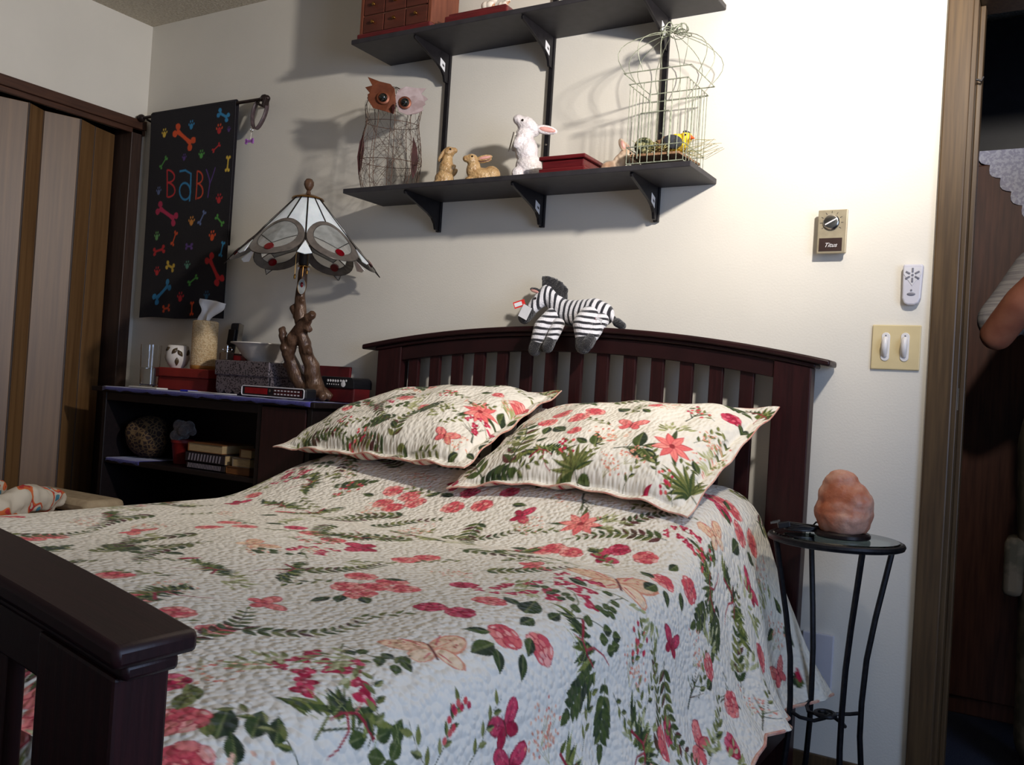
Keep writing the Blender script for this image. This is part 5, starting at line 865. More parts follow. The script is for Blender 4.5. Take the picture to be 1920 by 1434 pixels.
branch(b, [(-2.18, -.19, .94), (-2.23, -.15, T + .012)], [.024, .013], seed=13)
b.build('branch_base', M['bark'], lampo, remesh=.0045, smit=2)
MB().lathe([(0, 0), (.012, 0), (.02, .004), (.02, .006), (.0, .008)], (LX, LY, 1.350), 16).build('socket_cup', M['brass'], lampo)
so = MB().lathe([(0, 0), (.014, .0), (.0175, .006), (.0175, .045), (.019, .047), (.019, .062), (.015, .068), (0, .068)], (LX, LY, 1.357), 18).build('socket', M['black_pl'], lampo)
MB().lathe([(0, 0), (.012, 0), (.014, .01), (.026, .04), (.028, .06), (.02, .085), (0, .095)], (LX, LY, 1.424), 16).build('bulb', M['ceramic'], lampo)
MB().tube([(LX, LY, 1.515), (LX, LY, 1.60)], .003, 8).build('harp_stem', M['brass'], lampo)
for dx, dy, l in ((-.022, -.016, .075), (.028, -.012, .06)):
    c = MB(); c.tube([(LX + dx * .7, LY + dy * .7, 1.405), (LX + dx, LY + dy, 1.395), (LX + dx, LY + dy, 1.395 - l)], .0011, 5); c.lathe([(0, 0), (.0035, .002), (.004, .012), (.001, .018), (0, .018)], (LX + dx, LY + dy, 1.385 - l), 10)
    c.build('pull_chain', M['brass'], lampo)
# shade on a cone: a = angle, q = 0 (top) .. 1 (rim)
def cone(a, q, o=0.0):
    r = .040 + .202 * q; z = 1.582 - .226 * q
    nx, nz = .226, .202; l = math.hypot(nx, nz)
    return (LX + (r + o * nx / l) * math.cos(a), LY + (r + o * nx / l) * math.sin(a), z + o * nz / l)
M['opal'] = mat('opal_white_glass', srgb(236, 238, 242), .2, col2=srgb(222, 226, 232), scale=25, sss=.2)
M['smoke'] = mat('smoky_grey_glass', srgb(112, 104, 98), .15, col2=srgb(88, 82, 78), scale=25, alpha=.92)
M['clear_pet'] = mat('clear_petal_glass', srgb(200, 198, 192), .1, col2=srgb(184, 184, 180), scale=20, alpha=.38)
M['wisp'] = mat('wispy_grey_glass', srgb(168, 170, 168), .15, col2=srgb(140, 142, 140), scale=30, alpha=.75)
M['ruby'] = mat('ruby_glass', srgb(118, 10, 22), .12, col2=srgb(92, 5, 14), scale=30, coat=.3)
M['lead'] = mat('lead_came', srgb(58, 54, 52), .4, metal=.7, col2=srgb(44, 40, 38), scale=60)
NS = 6; A0 = -1.32
def patch(pl, thick, m_, name, parent):
    """flat glass piece: polygon in (angle, q), with thickness, as a fan"""
    n = len(pl); ca = sum(p[0] for p in pl) / n; cq = sum(p[1] for p in pl) / n; vs = []; fs = []
    for o_ in (thick / 2, -thick / 2):
        vs += [cone(a, q, o_) for a, q in pl] + [cone(ca, cq, o_)]
    for i in range(n):
        j = (i + 1) % n
        fs.append((i, j, n)); fs.append((n + 1 + j, n + 1 + i, 2 * n + 1)); fs.append((i, n + 1 + i, n + 1 + j, j))
    return MB().add(vs, fs).build(name, m_, parent, smooth=False)
def ringp(ca, cq, wa, wq, n=26, a0=0): return [(ca + wa * math.cos(a0 + 2 * PI * i / n) / (.55 + .45 * ((cq + wq * math.sin(a0 + 2 * PI * i / n)) / .62)), cq + wq * math.sin(a0 + 2 * PI * i / n)) for i in range(n)]
def came(pl, r=.0017, closed=True): return MB().tube([cone(a, q) for a, q in pl], r, 5, closed=closed)
shade = MB().lathe([(.028, .0), (.052, -.010), (.054, -.014), (.046, -.012), (.02, -.004)], (LX, LY, 1.594), 28).build('shade', M['brass'], lampo)
shade['label'] = 'conical stained glass shade with red jewels'
SEC = 2 * PI / NS; HW = SEC * .485
OC, OH = .69, .30          # one row of big oval petals reaching the rim
def oval_pts(k_, n=30): return [(a + HW * k_ * math.cos(t_) * (1 - .10 * math.sin(t_)), OC + OH * k_ * math.sin(t_)) for t_ in [2 * PI * i / n for i in range(n)]]
for k in range(NS):
    a = A0 + k * SEC
    for sd in (-1, 1):     # two white panels above the petal
        e = [(a + sd * HW * 1.02 * math.cos(t_) * (1 + .10 * math.sin(t_)), OC - OH * math.sin(t_)) for t_ in [PI / 2 * i / 9 for i in range(10)]]
        patch([(a, .01), (a + sd * SEC / 2, .01), (a + sd * SEC / 2, OC)] + e, .003, M['opal'], 'white_panel', shade)
    oval = oval_pts(1.0); inn = [(p_[0], p_[1] - .02) for p_ in oval_pts(.76)]; n_ = 30
    vs = [cone(*p, .0015) for p in oval] + [cone(*p, .0015) for p in inn] + [cone(*p, -.0015) for p in oval] + [cone(*p, -.0015) for p in inn]; fs = []
    for i in range(n_):
        j = (i + 1) % n_; fs += [(i, j, n_ + j, n_ + i), (2 * n_ + j, 2 * n_ + i, 3 * n_ + i, 3 * n_ + j), (j, i, 2 * n_ + i, 2 * n_ + j), (n_ + i, n_ + j, 3 * n_ + j, 3 * n_ + i)]
    MB().add(vs, fs).build('petal_border', M['smoke'], shade, smooth=False)
    up = [p_ for p_ in inn if p_[1] <= OC - .015]; up.sort(key=lambda p_: p_[0])
    mid = [(a + HW * .40, OC + .035), (a, OC + .12), (a - HW * .40, OC + .035)]
    patch(up + mid, .002, M['wisp'], 'petal_top', shade)
    for sd in (-1, 1):
        lo = sorted([p_ for p_ in inn if p_[1] >= OC - .03 and sd * (p_[0] - a) >= -.002], key=lambda p_: p_[1])
        patch(lo + [(a, OC + .12), (a + sd * HW * .40, OC + .035)], .002, M['clear_pet'], 'petal_side', shade)
    patch(ringp(a, OC + .185, .085, .05, 14), .009, M['ruby'], 'jewel', shade)
    patch([(a - .06, .985), (a + .06, .985), (a, 1.055)], .002, M['clear_pet'], 'tip', shade)
    patch([(a + SEC / 2, .74), (a + SEC / 2 + .10, .93), (a + SEC / 2, .955), (a + SEC / 2 - .10, .93)], .0025, M['opal'], 'white_diamond', shade)
    c = MB()
    for pl, cl_ in ((oval, True), (inn, True), ([(a - HW * .74, OC - .02), (a - HW * .40, OC + .035), (a, OC + .12), (a + HW * .40, OC + .035), (a + HW * .74, OC - .02)], False), ([(a - .06, .985), (a, 1.065), (a + .06, .985)], False)):
        c.tube([cone(*p) for p in pl], .0018, 5, closed=cl_)
    for pl in ([(a, .01), (a, OC - OH)], [(a + SEC / 2, .01), (a + SEC / 2, OC + .04)]): c.tube([cone(*p, .001) for p in pl], .0028, 6)
    c.build('lead_line', M['lead'], shade)
fn = MB().lathe([(0, 0), (.010, .002), (.008, .008), (.006, .016), (.012, .024), (.0165, .036), (.016, .046), (.010, .055), (0, .058)], (LX, LY, 1.594), 16).build('finial', M['bark'], lampo)
# little glass ornament hanging under the socket
o = thing('glass_ornament', 'small oval stained glass ornament hanging from the lamp socket', 'ornament', (LX + .016, LY - .016, 1.27))
oc = Vector((LX + .014, LY - .017, 1.285)); e1 = Vector((.75, .65, 0))
pl = [oc + e1 * (.013 * math.cos(t_)) + Vector((0, 0, .026 * math.sin(t_))) for t_ in [2 * PI * i / 16 for i in range(16)]]
nrm = Vector((.65, -.75, 0)) * .0012
MB().add([p + nrm for p in pl] + [p - nrm for p in pl], [tuple(range(16)), tuple(range(31, 15, -1))] + [(i, 16 + i, 16 + (i + 1) % 16, (i + 1) % 16) for i in range(16)]).build('glass', M['wisp'], o, smooth=False)
MB().ell(oc + Vector((0, 0, .006)) + nrm, (.005, .005, .009)).build('jewel', M['ruby'], o)
MB().tube(pl, .0012, 5, closed=True).build('rim', M['brass'], o)
MB().tube([oc + Vector((0, 0, .026)), (LX + .012, LY - .014, 1.352)], .0008, 5).build('chain', M['brass'], o)
# ================================================================== WALL SHELVES
ZS1, ZS2 = 1.601, 2.099
for x in (-1.832, -1.432, -1.048):
    st = thing('shelf_standard', {-1.832: 'black slotted metal upright on the wall behind the wire owl', -1.432: 'black slotted metal upright on the wall behind the white rabbit', -1.048: 'black slotted metal upright on the wall behind the birdcage'}[x], 'shelf upright', (x, -.006, 1.50), 'black wall uprights carrying the shelves')
    MB().box(x - .008, x + .008, -.012, -.0005, 1.50, ZC - .03).build('channel', M['black_metal'], st, smooth=False, bevel=.0015)
    sc = MB()
    for z in (1.53, 1.76, 2.25): sc.lathe([(0, 0), (.004, 0), (.003, .002), (0, .0025)], (x, -.012, z), 10, Matrix.Rotation(PI / 2, 3, 'X'))
    sc.build('screw', M['chrome'], st)
def wall_shelf(z0, x0, x1, label):
    s_ = thing('wall_shelf', label, 'shelf', ((x0 + x1) / 2, -.1, z0), 'black wall shelves')
    MB().box(x0, x1, -.213, -.002, z0, z0 + .0155).build('board', M['shelf'], s_, smooth=False, bevel=.002)
    for x in (-1.832, -1.432, -1.048):
        pr = [(-.0125, 0), (-.198, 0), (-.202, -.004), (-.200, -.012), (-.165, -.022), (-.12, -.036), (-.075, -.050), (-.05, -.062), (-.035, -.078), (-.028, -.096), (-.0125, -.098)]
        b_ = MB().prism(pr[::-1], lambda a, b, d: (d, a, z0 + b), x - .0045, x + .0045).build('bracket', M['black_metal'], s_, smooth=False, bevel=.0015)
        if not (z0 < 1.7 and x < -1.8):
            MB().prism([(-.062, -.052), (-.035, -.066), (-.035, -.036), (-.062, -.026)], lambda a, b, d: (d, a, z0 + b), x + .0046, x + .0052).build('price_sticker', M['sticker'], b_, smooth=False)
            MB().prism([(-.05, -.048), (-.04, -.0525), (-.04, -.046), (-.05, -.041)], lambda a, b, d: (d, a, z0 + b), x + .0052, x + .0055).build('barcode', M['ink'], b_, smooth=False)
    return s_
wall_shelf(ZS1, -2.082, -.873, 'lower black wall shelf carrying the owl, rabbits and birdcage')
wall_shelf(ZS2, -2.088, -.875, 'upper black wall shelf carrying the small wooden drawer chest')
Z1 = ZS1 + .016; Z2 = ZS2 + .016

class Loc:
    """local frame: s to the right as seen, f towards the viewer, z up"""
    def __init__(s, x, y, z, ang): s.o = Vector((x, y, z)); s.e = Vector((math.cos(ang), math.sin(ang), 0)); s.n = Vector((math.sin(ang), -math.cos(ang), 0)); s.M = Matrix((s.e, -s.n, Vector((0, 0, 1)))).transposed()
    def p(s, a, z, f=0): return s.o + s.e * a + s.n * f + Vector((0, 0, z))
    def R(s, tilt=0): return s.M @ Matrix.Rotation(tilt, 3, 'Y')
def blob(mb, L, a, z, f, r, tilt=0): mb.ell(L.p(a, z, f), r, L.R(tilt), 14, 10)

# ------------------------------------------------------------------ wire owl
L = Loc(-1.968, -.118, Z1, .66)
owl = thing('wire_owl', 'large wire owl figure with brown and pink metal face, on the lower shelf', 'owl figure', (-1.968, -.118, Z1))
M['rust_wire'] = mat('rusty_wire', srgb(70, 52, 44), .6, metal=.5, col2=srgb(92, 66, 50), scale=80)
M['owl_brown'] = mat('owl_brown_metal', srgb(122, 68, 44), .45, metal=.4, col2=srgb(96, 50, 32), scale=30)
M['owl_pink'] = mat('owl_pale_metal', srgb(150, 132, 134), .5, metal=.0, col2=srgb(128, 106, 106), scale=30)
M['owl_wing'] = mat('owl_wing_metal', srgb(70, 34, 34), .45, metal=.4, col2=srgb(52, 24, 24), scale=30)
K = .000495
def oz(y): return (1195 - y) * K + .035
def oa(x): return (x - 345) * K * 1.03
za = [0, .045, .11, .18, .23, .285, .32, .343, .356]; aa = [.088, .100, .106, .098, .088, .096, .085, .05, .006]
def osurf(t_, z):
    a = float(np.interp(z, za, aa)); return L.p(a * math.cos(t_), z, .62 * a * math.sin(t_))
w_ = MB()
for k in range(10):
    t_ = 2 * PI * (k + .35) / 10; w_.tube([osurf(t_, z) for z in np.linspace(0, .356, 16)], .0011, 5)
for z in (.003, .10, .23, .31): w_.tube([osurf(2 * PI * i / 28, z) for i in range(28)], .0011, 5, closed=True)
w_.build('frame_wire', M['rust_wire'], owl)
rr = random.Random(12); w_ = MB()
for k in range(190):
    t0 = rr.uniform(0, 2 * PI); z0 = rr.uniform(.002, .26); dt = rr.uniform(-1.1, 1.1); dz = rr.uniform(-.13, .13)
    w_.tube([osurf(t0 + dt * i / 6, min(max(z0 + dz * i / 6, .002), .30)) for i in range(7)], .00052, 3, cap=False)
o = w_.build('wire_mesh', M['rust_wire'], owl); o['kind'] = 'stuff'
def plate(pl, f0, f1, m_, name, parent, curve=.0):
    pl = [(oa(x), oz(y)) for x, y in pl]
    area = sum(pl[i][0] * pl[(i + 1) % len(pl)][1] - pl[(i + 1) % len(pl)][0] * pl[i][1] for i in range(len(pl)))
    if area < 0: pl = pl[::-1]
    return MB().prism(pl, lambda a, z, d: L.p(a, z, d - curve * a * a), f0, f1).build(name, m_, parent, smooth=False)
plate([(355, 770), (300, 758), (220, 740), (185, 690), (178, 650), (192, 640), (160, 602), (205, 590), (172, 533), (250, 562), (320, 575), (350, 605), (362, 690)], .068, .0705, M['owl_brown'], 'face_disc', owl, 2)
plate([(362, 690), (358, 640), (375, 605), (420, 578), (500, 575), (550, 563), (520, 608), (566, 632), (545, 655), (552, 672), (535, 690), (540, 715), (500, 745), (440, 765), (385, 750)], .066, .0685, M['owl_pink'], 'face_disc', owl, 2)
plate([(165, 885), (143, 950), (133, 1050), (148, 1170), (165, 1110), (175, 1000)], .012, .016, M['owl_wing'], 'wing', owl)
plate([(485, 880), (515, 950), (530, 1040), (520, 1110), (500, 1165), (485, 1110), (482, 1000)], .012, .016, M['owl_wing'], 'wing', owl)
for ex, ey in ((280, 672), (420, 690)):
    e_ = MB(); e_.lathe([(0, 0), (.021, 0), (.021, .002), (.017, .004), (0, .004)], L.p(oa(ex), oz(ey), .070), 18, L.M @ Matrix.Rotation(PI / 2, 3, 'X')); e_ = e_.build('eye', M['owl_brown'], owl)
    MB().ell(L.p(oa(ex), oz(ey), .074), .0145, nu=14, nv=10).build('pupil', mat('glossy_black_eye', srgb(10, 14, 12), .05, coat=.8, col2=srgb(16, 20, 18), scale=20) if 'eye' not in M else M['eye'], e_)
bk = MB(); bk.tube([L.p(oa(348), oz(715), .072), L.p(oa(348), oz(740), .084), L.p(oa(346), oz(776), .074)], [.004, .007, .001], 8); bk.build('beak', M['owl_wing'], owl)

# ------------------------------------------------------------------ ceramic animals
M['tan_glaze'] = mat('tan_glaze', srgb(196, 164, 118), .15, col2=srgb(158, 122, 78), scale=45, bump=.5, bscale=140, coat=.4, contrast=(.3, .7))
M['white_glaze'] = mat('white_glaze', srgb(232, 226, 226), .12, col2=srgb(206, 196, 198), scale=45, bump=.5, bscale=120, coat=.5, contrast=(.3, .7))
M['fawn'] = mat('fawn_glaze', srgb(216, 194, 172), .25, col2=srgb(180, 140, 112), scale=24, coat=.3)
M['pink_in'] = mat('ear_pink', srgb(214, 160, 150), .4, col2=srgb(200, 140, 132), scale=30)
M['eye'] = mat('glossy_eye', srgb(24, 14, 10), .05, col2=srgb(30, 18, 14), scale=30, coat=.8)
# rabbit sitting up, looking up to the right
L = Loc(-1.742, -.115, Z1, .6); r1 = thing('rabbit_figurine', 'tan glazed rabbit figurine sitting upright beside the wire owl', 'figurine', tuple(L.o), 'glazed rabbit figurines')
b = MB()
for a, z, f, r, t_ in ((0, .030, 0, (.032, .028, .031), 0), (.004, .066, 0, (.025, .024, .034), .1), (.006, .095, 0, (.018, .018, .022), 0), (.010, .118, .004, (.020, .018, .018), -.4), (.026, .124, .008, (.012, .011, .010), 0), (-.012, .012, .014, (.026, .014, .012), 0), (.022, .010, .012, (.020, .013, .011), 0), (.020, .06, .016, (.010, .010, .022), .7), (.026, .054, -.012, (.010, .010, .022), .7), (-.026, .016, -.01, (.012, .012, .012), 0)): blob(b, L, a, z, f, r, t_)
b.build('body', M['tan_glaze'], r1, remesh=.0028, smit=3)
for sf_ in (-.008, .008):
    e_ = MB(); blob(e_, L, -.012, .108, sf_, (.006, .008, .024), .5); e_.build('ear', M['tan_glaze'], r1)
for sf_ in (.017,): MB().ell(L.p(.014, .124, sf_ + .004), .0035, nu=8, nv=6).build('eye', M['eye'], r1)
# rabbit lying, ears to the right
L = Loc(-1.60, -.115, Z1, .6); r2 = thing('rabbit_figurine', 'tan glazed rabbit figurine lying low with ears laid back, middle of the lower shelf', 'figurine', tuple(L.o), 'glazed rabbit figurines')
b = MB()
for a, z, f, r, t_ in ((.006, .028, 0, (.048, .028, .030), 0), (.032, .034, 0, (.030, .027, .032), 0), (-.026, .052, 0, (.022, .020, .030), .3), (-.032, .080, .004, (.021, .018, .018), .2), (-.050, .080, .008, (.012, .011, .011), 0), (-.036, .012, .012, (.016, .01, .013), 0), (.05, .012, .016, (.024, .012, .012), 0)): blob(b, L, a, z, f, r, t_)
b.build('body', M['tan_glaze'], r2, remesh=.0028, smit=3)
for zz, ff in ((.088, .006), (.084, -.008)):
    e_ = MB(); blob(e_, L, .006, zz, ff, (.026, .005, .009), -.25); e_.build('ear', M['tan_glaze'], r2)
    e_ = MB(); blob(e_, L, .008, zz, ff + .003, (.019, .0035, .005), -.25); e_.build('inner_ear', M['pink_in'], r2)
MB().ell(L.p(-.032, .086, .0205), .0035, nu=8, nv=6).build('eye', M['eye'], r2)
# big white rabbit
L = Loc(-1.432, -.12, Z1, .55); r3 = thing('rabbit_figurine', 'large white glazed rabbit figurine standing with nose raised, beside the dark red box', 'figurine', tuple(L.o), 'glazed rabbit figurines')
b = MB()
for a, z, f, r, t_ in ((.006, .045, 0, (.042, .036, .045), 0), (-.004, .095, 0, (.036, .032, .048), -.12), (-.014, .135, .004, (.030, .028, .032), 0), (-.008, .172, .004, (.034, .027, .026), .45), (-.034, .186, .008, (.018, .017, .016), .3), (.010, .160, .0, (.026, .022, .022), 0), (-.024, .02, .018, (.022, .016, .022), 0), (.032, .024, .018, (.024, .018, .024), 0), (-.030, .118, .022, (.014, .013, .026), .5), (-.034, .118, -.016, (.014, .013, .026), .5), (.046, .03, -.02, (.016, .016, .016), 0)): blob(b, L, a, z, f, r, t_)
b.build('body', M['white_glaze'], r3, remesh=.0035, smit=3)
for zz, ff, tl in ((.160, .012, .12), (.166, -.012, .05)):
    e_ = MB(); blob(e_, L, .050, zz, ff, (.036, .008, .014), tl); e_.build('ear', M['white_glaze'], r3)
    e_ = MB(); blob(e_, L, .054, zz - .001, ff + .005, (.026, .005, .008), tl); e_.build('inner_ear', M['pink_in'], r3)
MB().ell(L.p(-.022, .180, .027), .004, nu=8, nv=6).build('eye', M['eye'], r3)
MB().tube([L.p(-.046, .15, .0), L.p(-.052, .12, .0), L.p(-.058, .09, .0)], .0022, 6).build('silver_stick', M['chrome'], r3)
# fawn / rabbit head peeping beside the cage
L = Loc(-1.118, -.088, Z1, .5); r4 = thing('fawn_figurine', 'pale pinkish fawn figurine bowing its head beside the birdcage', 'figurine', tuple(L.o))
b = MB()
for a, z, f, r, t_ in ((-.040, .020, 0, (.034, .024, .026), 0), (-.018, .044, 0, (.020, .017, .028), .45), (.002, .062, 0, (.025, .021, .021), .4), (.020, .050, .002, (.019, .016, .014), .5), (.032, .042, .003, (.010, .010, .009), .5)): blob(b, L, a, z, f, r, t_)
b.build('body', M['fawn'], r4, remesh=.0028, smit=3)
for a, z, f in ((-.014, .090, .014), (.002, .088, -.014)):
    e_ = MB(); blob(e_, L, a, z, f, (.010, .004, .020), -.45); e_ = e_.build('ear', M['fawn'], r4)
    e2 = MB(); blob(e2, L, a + .001, z, f + .002, (.006, .003, .014), -.45); e2.build('inner_ear', M['pink_in'], e_)
MB().ell(L.p(.010, .066, .0205), .0034, nu=8, nv=6).build('eye', M['eye'], r4)
# dark red stepped box
M['mahog'] = mat('mahogany_gloss', srgb(104, 26, 30), .3, col2=srgb(80, 16, 22), scale=14, stretch=(1, 8, 8), coat=.3)
rb = thing('mahogany_box', 'small dark red stepped wooden box on the lower shelf, right of the white rabbit', 'box', (-1.268, -.125, Z1))
for x0, x1, y0, y1, z0, z1, nm in ((-1.345, -1.196, -.198, -.055, 0, .014, 'base'), (-1.338, -1.203, -.191, -.062, .014, .038, 'body'), (-1.346, -1.195, -.199, -.054, .038, .050, 'lid')):
    MB().box(x0, x1, y0, y1, Z1 + z0, Z1 + z1).build(nm, M['mahog'], rb, smooth=False, bevel=.003)

# ------------------------------------------------------------------ birdcage
CX0, CX1, CYa, CYb = -1.072, -.886, -.222, -.045
cx, cy = (CX0 + CX1) / 2, (CYa + CYb) / 2
M['cage_wire'] = mat('pale_green_wire', srgb(166, 172, 152), .5, metal=.3, col2=srgb(120, 124, 108), scale=90)
cage = thing('birdcage', 'pale green wire birdcage with domed top at the end of the lower shelf', 'birdcage', (cx, cy, Z1))
def rect(z, g=0, n=1): return [(CX0 - g, CYa - g, z), (CX1 + g, CYa - g, z), (CX1 + g, CYb + g, z), (CX0 - g, CYb + g, z)]
zb, zr = Z1 + .004, 1.868
b = MB()
for z, g in ((zb, -.012), (zb + .045, -.010), (zr - .028, -.008), (zr, .004)): MB().tube(rect(z, g), .0017, 6, closed=True).build('ring_frame', M['cage_wire'], cage)
bars = []
for i in range(1, 8):
    u = i / 8; bars += [(CX0 + .01 + (CX1 - CX0 - .02) * u, CYa + .011), (CX0 + .01 + (CX1 - CX0 - .02) * u, CYb - .011)]
for i in range(1, 7):
    u = i / 7; bars += [(CX0 + .011, CYa + .01 + (CYb - CYa - .02) * u), (CX1 - .011, CYa + .01 + (CYb - CYa - .02) * u)]
bars += [(CX0 + .011, CYa + .011), (CX1 - .011, CYa + .011), (CX1 - .011, CYb - .011), (CX0 + .011, CYb - .011)]
for x, y in bars: MB().tube([(x, y, zb), (x, y, zr - .026)], .00105, 5).build('bar', M['cage_wire'], cage)
rng = random.Random(3)
for i in range(12):      # dome ribs
    a = 2 * PI * (i + .25) / 12; ca, sa = math.cos(a), math.sin(a); k = 1 / max(abs(ca), abs(sa))
    hx, hy = (CX1 - CX0) / 2 + .004, (CYb - CYa) / 2 + .004
    p0 = Vector((cx + hx * ca * k, cy + hy * sa * k, zr)); pts = []
    for j in range(11):
        u = j / 10; bl = 1 + .38 * math.sin(PI * min(u * 1.25, 1)) - .15 * u; rad = (1 - u ** 2.2) * bl + .10 * u
        pts.append(Vector((cx + (p0.x - cx) * rad, cy + (p0.y - cy) * rad, zr + .128 * math.sin(PI / 2 * u))))
    MB().tube(pts, .0011, 5).build('dome_wire', M['cage_wire'], cage)
b = MB()
for i in range(9):       # tangled loops on the top
    a0 = rng.uniform(0, 6); c0 = Vector((cx + rng.uniform(-.03, .03), cy + rng.uniform(-.02, .02), zr + .133 + rng.uniform(-.004, .010))); r0 = rng.uniform(.012, .026); tl = Euler((rng.uniform(-.8, .8), rng.uniform(-.8, .8), a0)).to_matrix()
    b.tube([c0 + tl @ Vector((r0 * math.cos(2 * PI * j / 16), r0 * math.sin(2 * PI * j / 16), .006 * math.sin(4 * PI * j / 16))) for j in range(16)], .0016, 5, closed=True)
b.build('knot', M['cage_wire'], cage)
b = MB(); b.tube([(cx - .05, CYa + .009, zb + .012), (cx - .05, CYa + .009, zb + .13), (cx - .045, CYa + .009, zb + .136), (cx + .035, CYa + .009, zb + .136), (cx + .04, CYa + .009, zb + .13), (cx + .04, CYa + .009, zb + .012)], .0016, 6); b.build('door_frame', M['cage_wire'], cage)
# bark tray, hay, birds and moss ball inside
M['barkplate'] = mat('bark_tray', srgb(146, 112, 82), .8, col2=srgb(110, 80, 56), scale=30, bump=.6, bscale=60)
tz = Z1 + .030
tp = [(cx - .073, cy - .074), (cx + .07, cy - .078), (cx + .078, cy + .066), (cx + .01, cy + .072), (cx - .07, cy + .068), (cx - .078, cy)]
o = MB().prism(tp, lambda a, b_, d: (a, b_, tz + d + .008 * math.sin(a * 50)), 0, .006).build('bark_tray', M['barkplate'], smooth=False); tag(o, 'brown bark tray inside the birdcage', 'tray')
M['hay'] = mat('hay', srgb(176, 162, 104), .85, col2=srgb(120, 122, 66), scale=60, contrast=(.4, .6))
hb = MB(); rng = random.Random(8)
for i in range(210):
    a = rng.uniform(0, 6.28); r0 = rng.uniform(0, .07); p = Vector((cx + r0 * math.cos(a) * 1.05, cy + r0 * math.sin(a), tz + .008 + rng.uniform(0, .012))); d = Vector((rng.uniform(-1, 1), rng.uniform(-1, 1), rng.uniform(-.05, .5))).normalized(); l = rng.uniform(.02, .055)
    q = p + d * l; q.x = min(max(q.x, CX0 - .02), CX1 + .05); hb.tube([p, p + d * l * .5 + Vector((0, 0, .004)), q], .0007, 3)
for i in range(14):
    p = Vector((CX1 - .03, CYa + .02 + .008 * i, tz + .012)); hb.tube([p, p + Vector((.05, -.01, .018 * math.sin(i))), p + Vector((.085 + .01 * (i % 3), -.02, .004 * (i % 5)))], .0006, 3)
o = hb.build('hay', M['hay']); tag(o, 'dry straw bedding on the tray inside the birdcage', 'straw', kind='stuff')
M['moss'] = mat('moss_speckle', srgb(54, 60, 40), .9, col2=srgb(170, 166, 120), scale=90, bump=.8, bscale=120, contrast=(.48, .6))
mo = MB(); mo.ell((cx - .05, cy - .035, tz + .031), (.028, .026, .025)); 
for i in range(9): mo.ell((cx - .05 + rng.uniform(-.02, .02), cy - .035 + rng.uniform(-.018, .018), tz + .031 + rng.uniform(-.014, .018)), .010, nu=8, nv=6)
o = mo.build('moss_ball', M['moss'], remesh=.003, smit=1); tag(o, 'dark speckled moss ball in the birdcage, left of the birds', 'moss ball')
M['bird_br'] = mat('brown_feather', srgb(128, 94, 66), .9, col2=srgb(88, 62, 44), scale=70, bump=.6)
bb = thing('toy_bird', 'small brown feathered bird in the middle of the birdcage', 'toy bird', (cx - .008, cy - .02, tz + .008), 'toy birds in the cage')
b = MB(); b.ell((cx - .010, cy - .02, tz + .032), (.020, .018, .018)); b.ell((cx + .006, cy - .024, tz + .046), .012); b.tube([(cx - .025, cy - .018, tz + .034), (cx - .05, cy - .012, tz + .05)], [.010, .004], 8); b.build('body', M['bird_br'], bb, remesh=.003, smit=2)
MB().tube([(cx + .015, cy - .028, tz + .046), (cx + .024, cy - .031, tz + .044)], [.003, .0008], 6).build('beak', M['hay'], bb)
M['bird_y'] = mat('yellow_felt', srgb(236, 200, 40), .8, col2=srgb(220, 176, 30), scale=60, bump=.3)
M['bird_g'] = mat('slate_felt', srgb(58, 60, 66), .8, col2=srgb(44, 46, 52), scale=60, bump=.3)
M['beak_o'] = mat('orange_beak', srgb(230, 96, 40), .4, col2=srgb(214, 80, 30), scale=30)
yb = thing('toy_bird', 'yellow bird with dark grey wings and orange beak in the birdcage', 'toy bird', (cx + .05, cy - .02, tz + .008), 'toy birds in the cage')
b = MB(); b.ell((cx + .040, cy - .02, tz + .036), (.034, .025, .026)); b.ell((cx + .066, cy - .022, tz + .048), (.018, .017, .017)); b.build('body', M['bird_y'], yb, remesh=.003, smit=2)
for sy in (-1, 1): MB().ell((cx + .034, cy - .02 + sy * .020, tz + .035), (.030, .010, .020), Matrix.Rotation(.2, 3, 'Y')).build('wing', M['bird_g'], yb)
MB().ell((cx + .068, cy - .022, tz + .061), (.012, .012, .006), Matrix.Rotation(.4, 3, 'Y')).build('cap', M['bird_g'], yb)
MB().tube([(cx + .080, cy - .026, tz + .047), (cx + .094, cy - .03, tz + .042)], [.007, .001], 8).build('beak', M['beak_o'], yb)
MB().ell((cx + .070, cy - .038, tz + .052), .003, nu=8, nv=6).build('eye', M['eye'], yb)

# ------------------------------------------------------------------ upper shelf: drawer chest, plinth with figurines
M['cherry'] = mat('cherry_wood', srgb(94, 48, 37), .35, col2=srgb(72, 34, 26), scale=10, stretch=(1, 6, 6), contrast=(.3, .7))
M['cherry_lt'] = mat('cherry_side', srgb(122, 68, 48), .35, col2=srgb(98, 50, 35), scale=10, stretch=(6, 6, 1))
M['groove'] = mat('pale_groove', srgb(150, 112, 92), .5, col2=srgb(134, 98, 80), scale=30)
ch = thing('drawer_chest', 'small reddish wooden chest with rows of tiny drawers on the upper shelf', 'chest', (-1.92, -.12, Z2))
MB().box(-2.072, -1.772, -.206, -.042, Z2, Z2 + .018).build('plinth', M['mahog'], ch, smooth=False, bevel=.004)
MB().box(-2.062, -1.788, -.190, -.05, Z2 + .018, Z2 + .26).build('body', M['groove'], ch, smooth=False, bevel=.001)
MB().box(-1.7885, -1.774, -.198, -.05, Z2 + .018, Z2 + .26).build('side', M['cherry_lt'], ch, smooth=False, bevel=.002)
MB().box(-2.068, -2.056, -.198, -.05, Z2 + .018, Z2 + .26).build('side', M['cherry_lt'], ch, smooth=False, bevel=.002)
MB().box(-2.08, -1.762, -.21, -.04, Z2 + .26, Z2 + .276).build('top', M['cherry_lt'], ch, smooth=False, bevel=.003)
wd = (2.056 - 1.790) / 3
